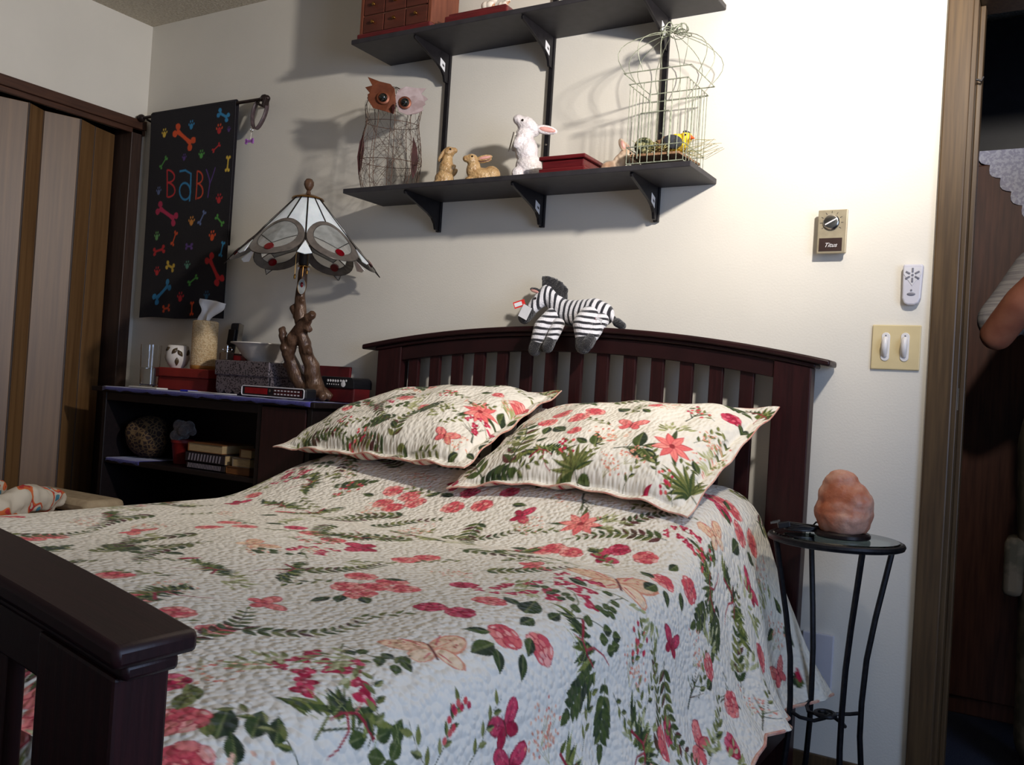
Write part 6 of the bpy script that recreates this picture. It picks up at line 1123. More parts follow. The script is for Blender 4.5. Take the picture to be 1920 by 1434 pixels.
for r_ in range(4):
    for c_ in range(3):
        x0 = -2.055 + c_ * wd + .002; z0 = Z2 + .022 + r_ * .059
        dw = MB().box(x0, x0 + wd - .004, -.198, -.188, z0, z0 + .055).build('drawer', M['cherry'], ch, smooth=False, bevel=.0015)
        MB().lathe([(0, 0), (.003, 0), (.003, .004), (.006, .007), (.005, .011), (0, .012)], (x0 + wd / 2, -.198, z0 + .03), 10, Matrix.Rotation(PI / 2, 3, 'X')).build('knob', M['brass'], dw)
ft = MB(); ft.ell((-2.04, -.19, Z2 + .006), (.014, .012, .006)); ft.build('foot', M['mahog'], ch)
pk = thing('figurine_plinth', 'long dark red wooden plinth on the upper shelf, right of the drawer chest', 'plinth', (-1.6, -.14, Z2))
MB().box(-1.716, -1.486, -.204, -.06, Z2, Z2 + .022).build('base', M['mahog'], pk, smooth=False, bevel=.004)
MB().box(-1.706, -1.496, -.196, -.066, Z2 + .022, Z2 + .030).build('ledge', M['mahog'], pk, smooth=False, bevel=.002)
M['porcelain'] = mat('painted_porcelain', srgb(232, 222, 208), .2, col2=srgb(176, 120, 80), scale=35, coat=.4, contrast=(.5, .6))
for fx, lab in ((-1.60, 'small white and brown porcelain animal standing on the dark red plinth'), (-1.545, 'second smaller porcelain animal at the right end of the dark red plinth')):
    fg = thing('porcelain_figurine', lab, 'figurine', (fx, -.13, Z2 + .03), 'porcelain animals on the plinth')
    b = MB(); sc_ = 1.0 if fx < -1.57 else .8
    for dx, dz, r0 in ((-.012, .036, .016), (.004, .036, .015), (.016, .052, .012)): b.ell((fx + dx * sc_, -.13, Z2 + .03 + dz * sc_), r0 * sc_)
    for dx in (-.018, -.008, .006, .013): b.tube([(fx + dx * sc_, -.13 + (.006 if dx in (-.008, .013) else -.006), Z2 + .03), (fx + dx * sc_, -.13, Z2 + .03 + .035 * sc_)], .005 * sc_, 8)
    b.build('body', M['porcelain'], fg, remesh=.003, smit=2)
    for sy in (-1, 1): MB().ell((fx + .018 * sc_, -.13 + sy * .006, Z2 + .03 + .068 * sc_), (.003, .003, .008)).build('ear', M['porcelain'], fg)
# ================================================================== THINGS ON THE WALLS
# --- towel with bones and paws, on its rod
TX0, TX1, TZ1, TZ0 = -3.302, -2.803, 2.037, 1.190
TW = Canvas(TX1 - TX0, TZ1 - TZ0, .0016, (22, 18, 24)); TW.rng = np.random.RandomState(4)
def tpt(px, py):     # position on the towel from its layout sheet (pixels of the towel's own drawing)
    v = (py - (172 - (px - 210) / 490 * 76)) / 1190.0
    u = (px - (210 - 95 * v)) / 490.0
    return np.array([u * (TX1 - TX0), v * (TZ1 - TZ0)])
def bone(x0, y0, x1, y1, col, k=1.0):
    a = tpt(x0, y0); b = tpt(x1, y1); d = b - a; Lb = np.linalg.norm(d); f = Fr(TW, a, math.atan2(d[1], d[0]), Lb)
    w = .085 * k
    f.poly([(.12, -w), (.35, -w * .62), (.65, -w * .62), (.88, -w), (.88, w), (.65, w * .62), (.35, w * .62), (.12, w)], col)
    for x in (.10, .90):
        for y in (-1, 1): f.ell(x, y * .115 * k, .105 * k, .095 * k, 0, col, 10)
def paw(x, y, s_, col, rot=0.0, pad=None):
    f = Fr(TW, tpt(x, y), rot, s_)
    f.ell(0, .12, .30, .36, 0, pad or col, 12)
    for dx, dy in ((-.42, -.12), (-.18, -.46), (.18, -.48), (.44, -.14)): f.ell(dx, dy, .10, .16, dx * .6, col, 8)
OR = (226, 84, 36); RD = (196, 40, 44); BL = (52, 140, 190); YE = (226, 190, 70); GN = (84, 160, 70); PU = (92, 60, 130); MA = (190, 44, 84); GY = (100, 116, 160)
for b_ in ((350, 255, 460, 350, OR), (605, 160, 660, 192, BL, 1.4), (655, 400, 645, 490, YE, 1.0), (565, 380, 610, 335, RD, .9), (255, 490, 300, 420, GN, .9), (235, 715, 355, 785, MA), (485, 795, 520, 715, GY, .9), (580, 740, 620, 785, GN, 1.0), (325, 930, 355, 845, OR), (210, 985, 280, 955, RD, 1.2), (600, 965, 620, 875, BL, .8), (535, 965, 600, 1110, RD), (290, 1045, 340, 1058, YE, 1.6), (425, 1135, 475, 1085, GN), (210, 1270, 315, 1145, BL), (265, 1305, 315, 1285, OR, 1.5), (440, 1310, 445, 1230, OR, .9), (415, 925, 450, 920, PU, 1.8)): bone(*b_[:5], b_[5] if len(b_) > 5 else 1.0)
for p_ in ((287, 285, .034, YE), (450, 235, .034, BL), (607, 255, .036, OR, 0, RD), (505, 400, .032, GN), (404, 420, .026, PU), (245, 625, .032, GY), (598, 645, .036, RD), (447, 780, .034, (214, 140, 60)), (232, 890, .034, (110, 170, 100)), (558, 855, .038, OR), (422, 1030, .030, (80, 130, 110)), (232, 1095, .034, RD), (383, 1215, .036, RD), (525, 1190, .032, (40, 90, 120)), (660, 255, .02, PU)): paw(p_[0], p_[1], p_[2], p_[3], 0, p_[5] if len(p_) > 5 else None)
def letter(strokes, col, w=.007):
    for st_ in strokes: TW.stroke(np.array([tpt(*p) for p in st_]), w, w, col)
def arcp(cx_, cy_, rx, ry, a0, a1, n=10): return [(cx_ + rx * math.cos(a0 + (a1 - a0) * i / n), cy_ + ry * math.sin(a0 + (a1 - a0) * i / n)) for i in range(n + 1)]
letter([[(300, 495), (300, 575), (298, 655)], arcp(302, 533, 42, 36, -1.57, 1.57), arcp(300, 612, 46, 42, -1.57, 1.57)], (200, 44, 48))
letter([arcp(408, 612, 34, 48, 0, 6.28, 16), [(375, 500), (410, 492), (445, 510), (442, 590), (436, 668)]], BL, .008)
letter([[(482, 490), (478, 575), (472, 655)], arcp(484, 528, 26, 34, -1.57, 1.57), arcp(480, 605, 30, 42, -1.57, 1.57)], (206, 72, 40), .006)
letter([[(530, 480), (546, 535), (548, 560)], [(580, 468), (560, 530), (548, 560), (535, 640)]], (92, 60, 130), .005)
u = np.linspace(0, 1, 220); v = np.linspace(0, 1, 380)
U, V = np.meshgrid(u, v)
X = TX0 + (TX1 - TX0) * U - .006 * V; Z = TZ1 + .002 - (TZ1 - TZ0) * V + .003 * np.sin(U * 9) * V
Y = -.062 + .008 * (1 - np.exp(-V * 6)) + .006 * np.sin(U * 7 + 1) * V + .003 * np.sin(U * 17 + V * 3) * V
me = grid_mesh('towel', X, Y, Z, flip=True)
ab = np.stack([(U * (TX1 - TX0)).ravel(), (V * (TZ1 - TZ0)).ravel()], 1); add_print(me, TW, ab, ab)
M['terry'] = vcol_mat('terry_towel', .95, bump=.5, bscale=500, sheen=.15)
tw = bpy.data.objects.new('hanging_towel', me); COL.objects.link(tw); me.materials.append(M['terry']); tag(tw, 'black towel with colourful bones, paw prints and the word BABY, hanging by the closet', 'towel')
tk = tw.modifiers.new('thickness', 'SOLIDIFY'); tk.thickness = .005; tk.offset = -1
bkf = MB(); RZ = 2.033
pl = [(-.062 + .0, TZ1)] + []
bkm = MB(); vs = []; prof = [(-.060, TZ1 - .002), (-.055, TZ1 + .0065), (-.050, TZ1 + .008), (-.044, TZ1 + .005), (-.041, TZ1 - .006), (-.040, 1.75), (-.040, 1.48)]
for x in np.linspace(TX0 + .002, TX1 - .002, 12): vs += [(x, a, b_) for a, b_ in prof]
n = len(prof); fs = [(i * n + k, i * n + k + 1, (i + 1) * n + k + 1, (i + 1) * n + k) for i in range(11) for k in range(n - 1)]
M['towel_bk'] = mat('towel_black', srgb(24, 20, 26), .95, col2=srgb(30, 26, 32), scale=200, bump=.4, bscale=400)
o = bkm.add(vs, fs).build('back_fold', M['towel_bk'], tw); o.modifiers.new('t', 'SOLIDIFY').thickness = .003
rd = thing('towel_rod', 'dark metal rod with round finials on the wall above the towel', 'rod', (-3.03, -.05, RZ))
M['bronze'] = mat('dark_bronze', srgb(58, 46, 44), .4, metal=.5, col2=srgb(44, 34, 32), scale=60)
MB().tube([(-3.385, -.05, RZ), (-2.655, -.05, RZ)], .0065, 10).build('bar', M['bronze'], rd)
for x, s_ in ((-3.378, -1), (-2.655, 1)):
    MB().lathe([(0, -.018), (.010, -.014), (.016, -.004), (.016, .006), (.009, .014), (.012, .018), (.007, .024), (0, .026)], (x, -.05, RZ), 14, Matrix.Rotation(s_ * PI / 2, 3, 'Y')).build('finial', M['bronze'], rd)
for x in (-3.345, -2.70): MB().tube([(x, -.001, RZ - .012), (x, -.03, RZ - .012), (x, -.05, RZ - .0075)], .005, 8).build('bracket', M['bronze'], rd)
# --- collars hanging on the rod end
M['collar'] = mat('leather_collar', srgb(92, 76, 78), .5, col2=srgb(70, 56, 60), scale=60, bump=.2)
cl = thing('dog_collar', 'brown-grey dog collar hanging in a loop from the rod end', 'collar', (-2.67, -.055, 1.98))
vs = []; n = 36
for i in range(n):
    a = 2 * PI * i / n; p = Vector((-2.676 + .036 * math.cos(a) + .004 * math.sin(2 * a), -.052 + .012 * math.sin(a), 1.978 + .064 * math.sin(a)))
    vs += [p + Vector((0, -.009, 0)), p + Vector((0, .009, 0))]
fs = [(2 * i, 2 * i + 1, (2 * i + 3) % (2 * n), (2 * i + 2) % (2 * n)) for i in range(n)]
o = MB().add(vs, fs).build('strap', M['collar'], cl); o.modifiers.new('t', 'SOLIDIFY').thickness = .003
MB().obox((-2.642, -.055, 2.018), (.006, .012, .017), Matrix.Rotation(.35, 3, 'Y')).build('buckle', M['bronze'], cl, smooth=False, bevel=.002)
MB().tube([(-2.698 + .007 * math.cos(2 * PI * i / 12), -.064, 1.915 + .009 * math.sin(2 * PI * i / 12)) for i in range(12)], .0016, 6, closed=True).build('ring', M['chrome'], cl)
M['purple'] = mat('purple_tag', srgb(176, 110, 196), .4, col2=srgb(160, 96, 184), scale=40)
bn = thing('bone_tag', 'tiny purple bone-shaped tag hanging below the collar', 'tag', (-2.706, -.064, 1.872))
b = MB(); b.box(-2.722, -2.690, -.066, -.062, 1.867, 1.876)
for dx in (-.017, .017):
    for dz in (-.005, .005): b.lathe([(0, -.002), (.0058, -.002), (.0058, .002), (0, .002)], (-2.706 + dx, -.064, 1.8715 + dz), 10, Matrix.Rotation(PI / 2, 3, 'X'))
b.build('bone', M['purple'], bn); MB().tube([(-2.700, -.064, 1.878), (-2.698, -.064, 1.908)], .0009, 5).build('link', M['chrome'], bn)

# --- thermostat
M['beige_m'] = mat('champagne_metal', srgb(178, 166, 140), .38, metal=.35, col2=srgb(164, 152, 128), scale=30)
M['brown_lab'] = mat('brown_label', srgb(60, 44, 40), .35, col2=srgb(52, 38, 34), scale=40)
def text_part(body, size, loc, m_, parent, name, rot=(PI / 2, 0, 0), shear=0.0, ext=.0004):
    cu = bpy.data.curves.new(name, 'FONT'); cu.body = body; cu.size = size; cu.align_x = 'CENTER'; cu.align_y = 'CENTER'; cu.extrude = ext; cu.shear = shear
    tmp = bpy.data.objects.new(name, cu); COL.objects.link(tmp)
    dg = bpy.context.evaluated_depsgraph_get(); me = bpy.data.meshes.new_from_object(tmp.evaluated_get(dg)); bpy.data.objects.remove(tmp); bpy.data.curves.remove(cu)
    me.transform(Matrix.Translation(Vector(loc) - wpos(parent)) @ Euler(rot).to_matrix().to_4x4())
    o = bpy.data.objects.new(name, me); COL.objects.link(o); me.materials.clear(); me.materials.append(m_); o.parent = parent
    return o
x0, x1, z0, z1 = -.580, -.506, 1.392, 1.507
thm = thing('thermostat', 'champagne metal wall thermostat with round dial and brown label', 'thermostat', (-.543, 0, 1.45))
MB().box(x0 + .004, x1 - .004, -.018, -.0005, z0 + .004, z1 - .004).build('body', M['beige_m'], thm, smooth=False, bevel=.003)
MB().box(x0, x1, -.028, -.018, z0, z1).build('cover', M['beige_m'], thm, smooth=False, bevel=.002)
dl = MB().lathe([(0, 0), (.021, 0), (.021, .004), (.018, .007), (.016, .008), (0, .007)], (-.545, -.028, 1.474), 30, Matrix.Rotation(PI / 2, 3, 'X')).build('dial', M['chrome'], thm)
MB().obox((-.545, -.0362, 1.474), (.0165, .0012, .0016), Matrix.Rotation(-.5, 3, 'Y')).build('pointer', M['white_pl'], dl, smooth=False)
for k in range(9):
    a = -.6 + k * (PI + 1.2) / 8; MB().obox((-.545 + .0265 * math.cos(a), -.0284, 1.474 + .0265 * math.sin(a)), (.003, .0004, .0005), Matrix.Rotation(-a, 3, 'Y')).build('tick', M['ink'], thm, smooth=False)
lb_ = MB().box(x0 + .006, x1 - .010, -.0295, -.0278, z0 + .006, z0 + .040).build('label_plate', M['brown_lab'], thm, smooth=False)
text_part('Titus', .016, (-.545, -.030, z0 + .021), M['white_pl'], thm, 'lettering', shear=.4)
# --- fan remote in its wall cradle
M['rem'] = mat('remote_white', srgb(206, 204, 212), .4, col2=srgb(198, 196, 204), scale=15)
M['grey_btn'] = mat('grey_buttons', srgb(120, 120, 130), .5, col2=srgb(110, 110, 120), scale=30)
rm = thing('fan_remote', 'white ceiling fan remote in a wall cradle above the light switches', 'remote', (-.342, 0, 1.31))
pl = [(-.366, 1.358), (-.362, 1.361), (-.322, 1.361), (-.318, 1.358), (-.321, 1.275), (-.326, 1.262), (-.335, 1.258), (-.350, 1.258), (-.359, 1.262), (-.364, 1.275)]
MB().prism(pl[::-1], lambda a, b, d: (a, d, b), -.020, -.001).build('body', M['rem'], rm, smooth=False, bevel=.004)
MB().prism([(-.363, 1.336), (-.342, 1.306), (-.321, 1.336), (-.322, 1.352), (-.362, 1.352)], lambda a, b, d: (a, d, b), -.0212, -.020).build('keypad', M['white_rim'], rm, smooth=False)
for k in range(6):
    a = PI / 6 + k * PI / 3; MB().obox((-.342 + .0125 * math.cos(a), -.0215, 1.333 + .0125 * math.sin(a)), (.0058, .0014, .0022), Matrix.Rotation(-a, 3, 'Y')).build('button', M['grey_btn'], rm, smooth=False, bevel=.0008)
MB().lathe([(0, 0), (.003, 0), (.003, .002), (0, .002)], (-.342, -.0205, 1.333), 10, Matrix.Rotation(PI / 2, 3, 'X')).build('button', M['grey_btn'], rm)
MB().lathe([(0, 0), (.0022, 0), (.0022, .002), (0, .002)], (-.343, -.020, 1.295), 10, Matrix.Rotation(PI / 2, 3, 'X')).build('led', M['grey_btn'], rm)
MB().ell((-.343, -.0205, 1.285), (.010, .0018, .0042)).build('button', M['grey_btn'], rm)
# --- double light switch
M['ivory'] = mat('ivory_plate', srgb(214, 196, 152), .4, col2=srgb(206, 188, 144), scale=12)
sw = thing('light_switch', 'ivory double light switch plate with two white levers', 'light switch', (-.374, 0, 1.15))
MB().box(-.432, -.316, -.007, -.0003, 1.094, 1.208).build('plate', M['ivory'], sw, smooth=False, bevel=.0025)
for x in (-.3985, -.3525):
    e = MB(); pl = [(x + .0105 * math.cos(a), 1.152 + (.026 if math.sin(a) > 0 else -.026) + .0105 * math.sin(a)) for a in [2 * PI * i / 20 + .01 for i in range(20)]]
    e.prism(pl, lambda a, b, d: (a, d, b), -.0092, -.0068); e = e.build('bezel', M['white_pl'], sw, smooth=False, bevel=.0008)
    lv = MB(); lv.tube([(x, -.009, 1.174), (x, -.017, 1.168), (x, -.020, 1.155), (x, -.017, 1.140), (x, -.009, 1.128)], [.005, .0072, .0078, .0072, .005], 10); lv.build('lever', M['white_pl'], e)
    MB().lathe([(0, 0), (.0024, 0), (0, .0008)], (x, -.0092, 1.180), 8, Matrix.Rotation(PI / 2, 3, 'X')).build('screw', M['grey_btn'], e)
# --- outlet plate low on the wall with a plug
op = thing('wall_outlet', 'pale wall plate low beside the bed with a dark plug in it', 'outlet', (-.52, 0, .32))
MB().box(-.562, -.482, -.012, -.0003, .252, .398).build('plate', M['rem'], op, smooth=False, bevel=.003)
pg = MB().box(-.556, -.526, -.042, -.012, .30, .345).build('plug', M['black_pl'], op, smooth=False, bevel=.004)
for k in range(4): MB().box(-.558, -.524, -.045 - .004 * k, -.043 - .004 * k, .308, .338).build('strain_relief', M['black_pl'], pg, smooth=False)
# ================================================================== ZEBRA PLUSH ON THE HEADBOARD
M['zebra'] = mat('zebra_plush', srgb(226, 224, 228), .95, sheen=.4)
nt = M['zebra'].node_tree; N = nt.nodes; Lk = nt.links
tcn = N.new('ShaderNodeTexCoord'); wv = N.new('ShaderNodeTexWave'); wv.bands_direction = 'X'; wv.inputs['Scale'].default_value = 18.0; wv.inputs['Distortion'].default_value = 3.0; wv.inputs['Detail'].default_value = 2.0; wv.inputs['Detail Scale'].default_value = .8
att = N.new('ShaderNodeAttribute'); att.attribute_name = 'stripe_axis'; att.attribute_type = 'OBJECT'
mp = N.new('ShaderNodeMapping'); Lk.new(tcn.outputs['Object'], mp.inputs['Vector']); Lk.new(mp.outputs[0], wv.inputs['Vector'])
rpn = N.new('ShaderNodeValToRGB'); e = rpn.color_ramp.elements; e[0].position = .28; e[0].color = (*srgb(30, 30, 38), 1); e[1].position = .5; e[1].color = (*srgb(226, 224, 228), 1)
Lk.new(wv.outputs['Fac'], rpn.inputs['Fac']); Lk.new(rpn.outputs[0], N['Principled BSDF'].inputs['Base Color'])
nb = N.new('ShaderNodeTexNoise'); nb.inputs['Scale'].default_value = 260; Lk.new(tcn.outputs['Object'], nb.inputs['Vector']); bp = N.new('ShaderNodeBump'); bp.inputs['Strength'].default_value = .7; bp.inputs['Distance'].default_value = .004; Lk.new(nb.outputs['Fac'], bp.inputs['Height']); Lk.new(bp.outputs[0], N['Principled BSDF'].inputs['Normal'])
M['zebra_v'] = M['zebra'].copy(); M['zebra_v'].name = 'zebra_plush_legs'
M['zebra_v'].node_tree.nodes['Wave Texture'].bands_direction = 'Z'; M['zebra_v'].node_tree.nodes['Wave Texture'].inputs['Scale'].default_value = 17
M['blk_fur'] = mat('black_plush', srgb(20, 18, 22), .95, col2=srgb(30, 28, 32), scale=120, bump=.8, bscale=260, sheen=.4)
zb_ = thing('zebra_plush', 'black and white zebra plush toy draped over the top of the headboard', 'plush toy', (-1.27, -.06, 1.19))
HZ = arch_h(-1.25)
b = MB()      # trunk, neck and head
b.chain([((-1.315, -.062, HZ + .048), .036), ((-1.265, -.06, HZ + .042), .040), ((-1.205, -.058, HZ + .046), .042), ((-1.178, -.056, HZ + .040), .036)])
b.chain([((-1.318, -.062, HZ + .055), .033), ((-1.345, -.064, HZ + .085), .028), ((-1.364, -.066, HZ + .103), .026)])
b.chain([((-1.362, -.068, HZ + .100), .027), ((-1.385, -.080, HZ + .074), .023), ((-1.402, -.09, HZ + .05), .019)])
b.build('body', M['zebra'], zb_, remesh=.005, smit=4)
for nm, pts in (('front_leg', [((-1.330, -.085, HZ + .03), .026), ((-1.342, -.128, HZ - .005), .023), ((-1.352, -.128, HZ - .045), .021)]),
                ('hind_leg', [((-1.205, -.085, HZ + .03), .033), ((-1.205, -.130, HZ + .005), .029), ((-1.200, -.132, HZ - .03), .024)]),
                ('front_leg', [((-1.30, -.10, HZ + .005), .020), ((-1.308, -.122, HZ - .04), .018)]), ('hind_leg', [((-1.17, -.08, HZ + .02), .024), ((-1.178, -.12, HZ - .03), .02)])):
    lg = MB().chain(pts).build(nm, M['zebra_v'], zb_, remesh=.005, smit=3)
    p, r0 = pts[-1]; d = (Vector(pts[-1][0]) - Vector(pts[-2][0])).normalized()
    hf = MB(); hf.chain([(Vector(p) + d * .010, r0 * .98), (Vector(p) + d * .030, r0 * 1.02)]); hf.build('hoof', M['blk_fur'], lg, remesh=.005, smit=2)
MB().chain([((-1.406, -.094, HZ + .042), .021), ((-1.418, -.100, HZ + .024), .021)]).build('muzzle', M['blk_fur'], zb_, remesh=.004, smit=2)
mn = MB(); rng = random.Random(2)
for i in range(60):
    u = i / 59; p = Vector((-1.310, -.060, HZ + .090)).lerp(Vector((-1.372, -.066, HZ + .130)), u) + Vector((rng.uniform(-.004, .004), rng.uniform(-.010, .010), .012 * math.sin(PI * u)))
    q = p + Vector((.010 - .018 * u + rng.uniform(-.006, .006), rng.uniform(-.006, .006), .026)); mn.tube([p - Vector((0, 0, .02)), p, q], [.007, .007, .002], 5)
mn.build('mane', M['blk_fur'], zb_, remesh=.004, smit=1)
for sy in (-1, 1):
    er = MB(); er.ell((-1.392, -.070 + sy * .020, HZ + .108), (.020, .004, .008), Matrix.Rotation(.25, 3, 'Y')); er = er.build('ear', M['blk_fur'], zb_); MB().ell((-1.393, -.0735 + sy * .020, HZ + .105), (.015, .003, .0045), Matrix.Rotation(.25, 3, 'Y')).build('inner_ear', M['pink_in'], er)
MB().ell((-1.384, -.102, HZ + .082), .0038, nu=8, nv=6).build('eye', M['eye'], zb_)
tl = MB(); tl.chain([((-1.165, -.060, HZ + .05), .012), ((-1.142, -.062, HZ + .03), .009), ((-1.128, -.064, HZ + .012), .010)]); tl = tl.build('tail', M['zebra'], zb_, remesh=.004, smit=2)
MB().chain([((-1.126, -.064, HZ + .016), .014), ((-1.108, -.066, HZ + .006), .012)]).build('tail_tuft', M['blk_fur'], tl, remesh=.004)
M['tag_red'] = mat('red_tag', srgb(224, 50, 44), .4, col2=srgb(210, 40, 38), scale=30)
Mt = Euler((.1, -.35, .3)).to_matrix(); t1 = MB(); t1.obox((-1.425, -.125, HZ + .062), (.018, .0006, .010), Mt); t1 = t1.build('swing_tag', M['tag_red'], zb_, smooth=False)
t2 = MB(); t2.obox((-1.428, -.1262, HZ + .061), (.012, .0006, .006), Mt); t2.build('tag_print', M['sticker'], t1, smooth=False)
t3 = MB(); t3.obox((-1.405, -.122, HZ + .038), (.015, .0006, .020), Euler((.1, .45, .2)).to_matrix()); t3.build('paper_tag', M['sticker'], zb_, smooth=False)
t4 = MB(); t4.obox((-1.168, -.108, HZ + .018), (.015, .0006, .007), Euler((.1, .35, 0)).to_matrix()); t4 = t4.build('sewn_tag', M['sticker'], zb_, smooth=False)
for k in range(2): MB().obox((-1.1805 + .001 * k, -.1088, HZ + .0255 - .005 * k), (.007, .0004, .0012), Euler((.1, .35, 0)).to_matrix()).build('tag_stripe', M['tag_red'], t4, smooth=False)

# ================================================================== SIDE TABLE
SX, SY, SZt = -.445, -.252, .676
tb = thing('side_table', 'round glass-topped wrought iron side table beside the bed', 'side table', (SX, SY, 0))
def ringpts(r, z, n=40): return [(SX + r * math.cos(2 * PI * i / n), SY + r * math.sin(2 * PI * i / n), z) for i in range(n)]
MB().tube(ringpts(.146, SZt), .008, 8, closed=True).build('rim', M['iron'], tb)
M['table_glass'] = mat('table_glass', srgb(170, 190, 186), .03, trans=1.0, ior=1.45, col2=srgb(165, 186, 182), scale=3)
MB().lathe([(0, 0), (.140, 0), (.142, .002), (.142, .005), (.140, .007), (0, .007)], (SX, SY, SZt + .003), 40).build('glass_top', M['table_glass'], tb)
TT = SZt + .0105
for k, dg in enumerate((35, 125, 215, 305)):
    a = math.radians(dg); rz = [(.142, .672), (.128, .60), (.108, .50), (.092, .40), (.086, .30), (.086, .22), (.096, .12), (.118, .04), (.132, .006)]
    lg = MB().tube([(SX + r * math.cos(a), SY + r * math.sin(a), z) for r, z in rz], .0068, 8).build('leg', M['iron'], tb)
    MB().ell((SX + .132 * math.cos(a), SY + .132 * math.sin(a), .007), (.010, .010, .007)).build('foot', M['iron'], lg)
    cc = MB(); cc.tube([(SX + r * math.cos(a + w), SY + r * math.sin(a + w), z) for r, w, z in ((.086, 0, .275), (.07, .25, .266), (.045, .6, .262), (.02, 1.1, .266), (.012, 2.6, .27))], .0045, 7); cc.build('scroll', M['iron'], tb)
MB().tube([(SX + .022 * math.cos(2 * PI * i / 16), SY + .022 * math.sin(2 * PI * i / 16), .27) for i in range(16)], .0055, 7, closed=True).build('centre_ring', M['iron'], tb)
# salt lamp
M['salt'] = mat('pink_salt', srgb(172, 100, 70), .5, col2=srgb(196, 152, 132), scale=13, bump=.5, bscale=40, contrast=(.40, .60), sss=.25)
sl_ = thing('salt_lamp', 'rough pink salt rock lamp on a dark wooden base, on the side table', 'salt lamp', (-.428, -.262, TT))
MB().lathe([(0, 0), (.058, 0), (.062, .003), (.062, .010), (.058, .014), (0, .014)], (-.428, -.262, TT), 28).build('base', M['espresso_dk'], sl_)
b = MB(); rc = Vector((-.428, -.262, TT + .013)); rng = random.Random(15)
b.ell(rc + Vector((0, 0, .045)), (.067, .060, .050), nu=14, nv=10); b.ell(rc + Vector((-.006, 0, .080)), (.055, .050, .048), nu=14, nv=10); b.ell(rc + Vector((-.010, 0, .112)), (.040, .038, .034), nu=12, nv=8); b.ell(rc + Vector((.020, -.005, .07)), (.048, .045, .045), nu=12, nv=8)
b.lathe([(0, 0), (.050, 0), (.060, .015), (.066, .04), (0, .05)], tuple(rc), 14)
rk = b.build('salt_rock', M['salt'], sl_, remesh=.005, smit=3)
tex = bpy.data.textures.new('rock_relief', 'CLOUDS'); tex.noise_scale = .035
dm = rk.modifiers.new('relief', 'DISPLACE'); dm.texture = tex; dm.strength = .010; dm.mid_level = .5
# cord with plug on the table top
cd = thing('power_cord', 'black cord of the salt lamp coiled on the glass with its plug', 'cord', (-.53, -.27, TT))
pts = []
for i in range(70):
    a = i * .34; r0 = .026 + .006 * math.sin(i * .7); pts.append((-.520 + r0 * 1.3 * math.cos(a), -.268 + r0 * math.sin(a), TT + .004 + i * .00022))
pts += [(-.50, -.262, TT + .014), (-.487, -.262, TT + .010)]
MB().tube(pts, .0026, 6).build('cable', M['black_pl'], cd)
pl = MB(); pl.obox((-.556, -.292, TT + .016), (.014, .008, .007), Euler((0, -.25, .35)).to_matrix()); pl = pl.build('plug', M['black_pl'], cd, smooth=False, bevel=.002)
for k in (-1, 1): MB().obox((-.575 + .001 * k, -.298 + .004 * k, TT + .021 + .001 * k), (.009, .0008, .0025), Euler((0, -.25, .35)).to_matrix()).build('prong', M['chrome'], pl, smooth=False)
MB().tube([(-.513, -.215, TT + .004), (-.50, -.21, TT + .022), (-.475, -.225, TT + .02)], .0022, 6).build('cable_loop', M['black_pl'], cd)

# ================================================================== PILE LEFT OF THE CABINET
M['hamper'] = mat('wicker_hamper', srgb(150, 120, 84), .8, col2=srgb(110, 84, 56), scale=60, stretch=(1, 1, 5), bump=.6, bscale=80)
hp = thing('hamper', 'low woven hamper between the bed and the closet door', 'hamper', (-2.92, -.85, 0))
MB().box(-3.22, -2.60, -1.25, -.45, 0.0, .45).build('body', M['hamper'], hp, smooth=False, bevel=.02)
MB().box(-3.23, -2.59, -1.26, -.44, .45, .48).build('lid', M['hamper'], hp, smooth=False, bevel=.01)
M['throw'] = mat('throw_print', srgb(206, 196, 178), .9)
nt = M['throw'].node_tree; N = nt.nodes; n1 = N.new('ShaderNodeTexNoise'); n1.inputs['Scale'].default_value = 13; n1.inputs['Detail'].default_value = 1; tcn = N.new('ShaderNodeTexCoord'); nt.links.new(tcn.outputs['Object'], n1.inputs['Vector'])
rpn = N.new('ShaderNodeValToRGB'); rpn.color_ramp.interpolation = 'CONSTANT'; el = rpn.color_ramp.elements; el[0].color = (*srgb(206, 196, 178), 1); el[1].position = .56; el[1].color = (*srgb(214, 110, 60), 1)
for p_, c_ in ((.60, srgb(190, 60, 60)), (.63, srgb(206, 196, 178)), (.68, srgb(70, 130, 150))): q_ = el.new(p_); q_.color = (*c_, 1)
nt.links.new(n1.outputs['Fac'], rpn.inputs['Fac']); nt.links.new(rpn.outputs[0], N['Principled BSDF'].inputs['Base Color'])
def roll(mb, pts, r): mb.chain([(p, r * k) for p, k in pts], n=12)
b = MB(); zz = .485
roll(b, [((-2.70, -1.12, zz + .045), 1), ((-2.85, -.98, zz + .055), 1.1), ((-3.0, -.86, zz + .05), 1), ((-3.1, -.74, zz + .045), .9)], .05)
roll(b, [((-2.72, -.95, zz + .04), 1), ((-2.80, -.80, zz + .05), 1.1), ((-2.86, -.66, zz + .04), 1)], .042)
roll(b, [((-2.78, -1.05, zz + .10), 1), ((-2.88, -.92, zz + .115), 1.2), ((-2.98, -.82, zz + .10), .9)], .036)
roll(b, [((-3.0, -1.05, zz + .05), 1), ((-3.05, -.9, zz + .07), 1.1)], .05)
o = b.build('throw_blanket', M['throw'], remesh=.01, smit=3); tx_ = bpy.data.textures.new('cloth_folds', 'CLOUDS'); tx_.noise_scale = .07; dm_ = o.modifiers.new('folds', 'DISPLACE'); dm_.texture = tx_; dm_.strength = .05; dm_.mid_level = .5; tag(o, 'crumpled cream throw with orange, red and blue marks on the hamper', 'blanket')
M['beige_cloth'] = mat('beige_cloth', srgb(176, 158, 128), .9, col2=srgb(160, 140, 112), scale=30, bump=.3)
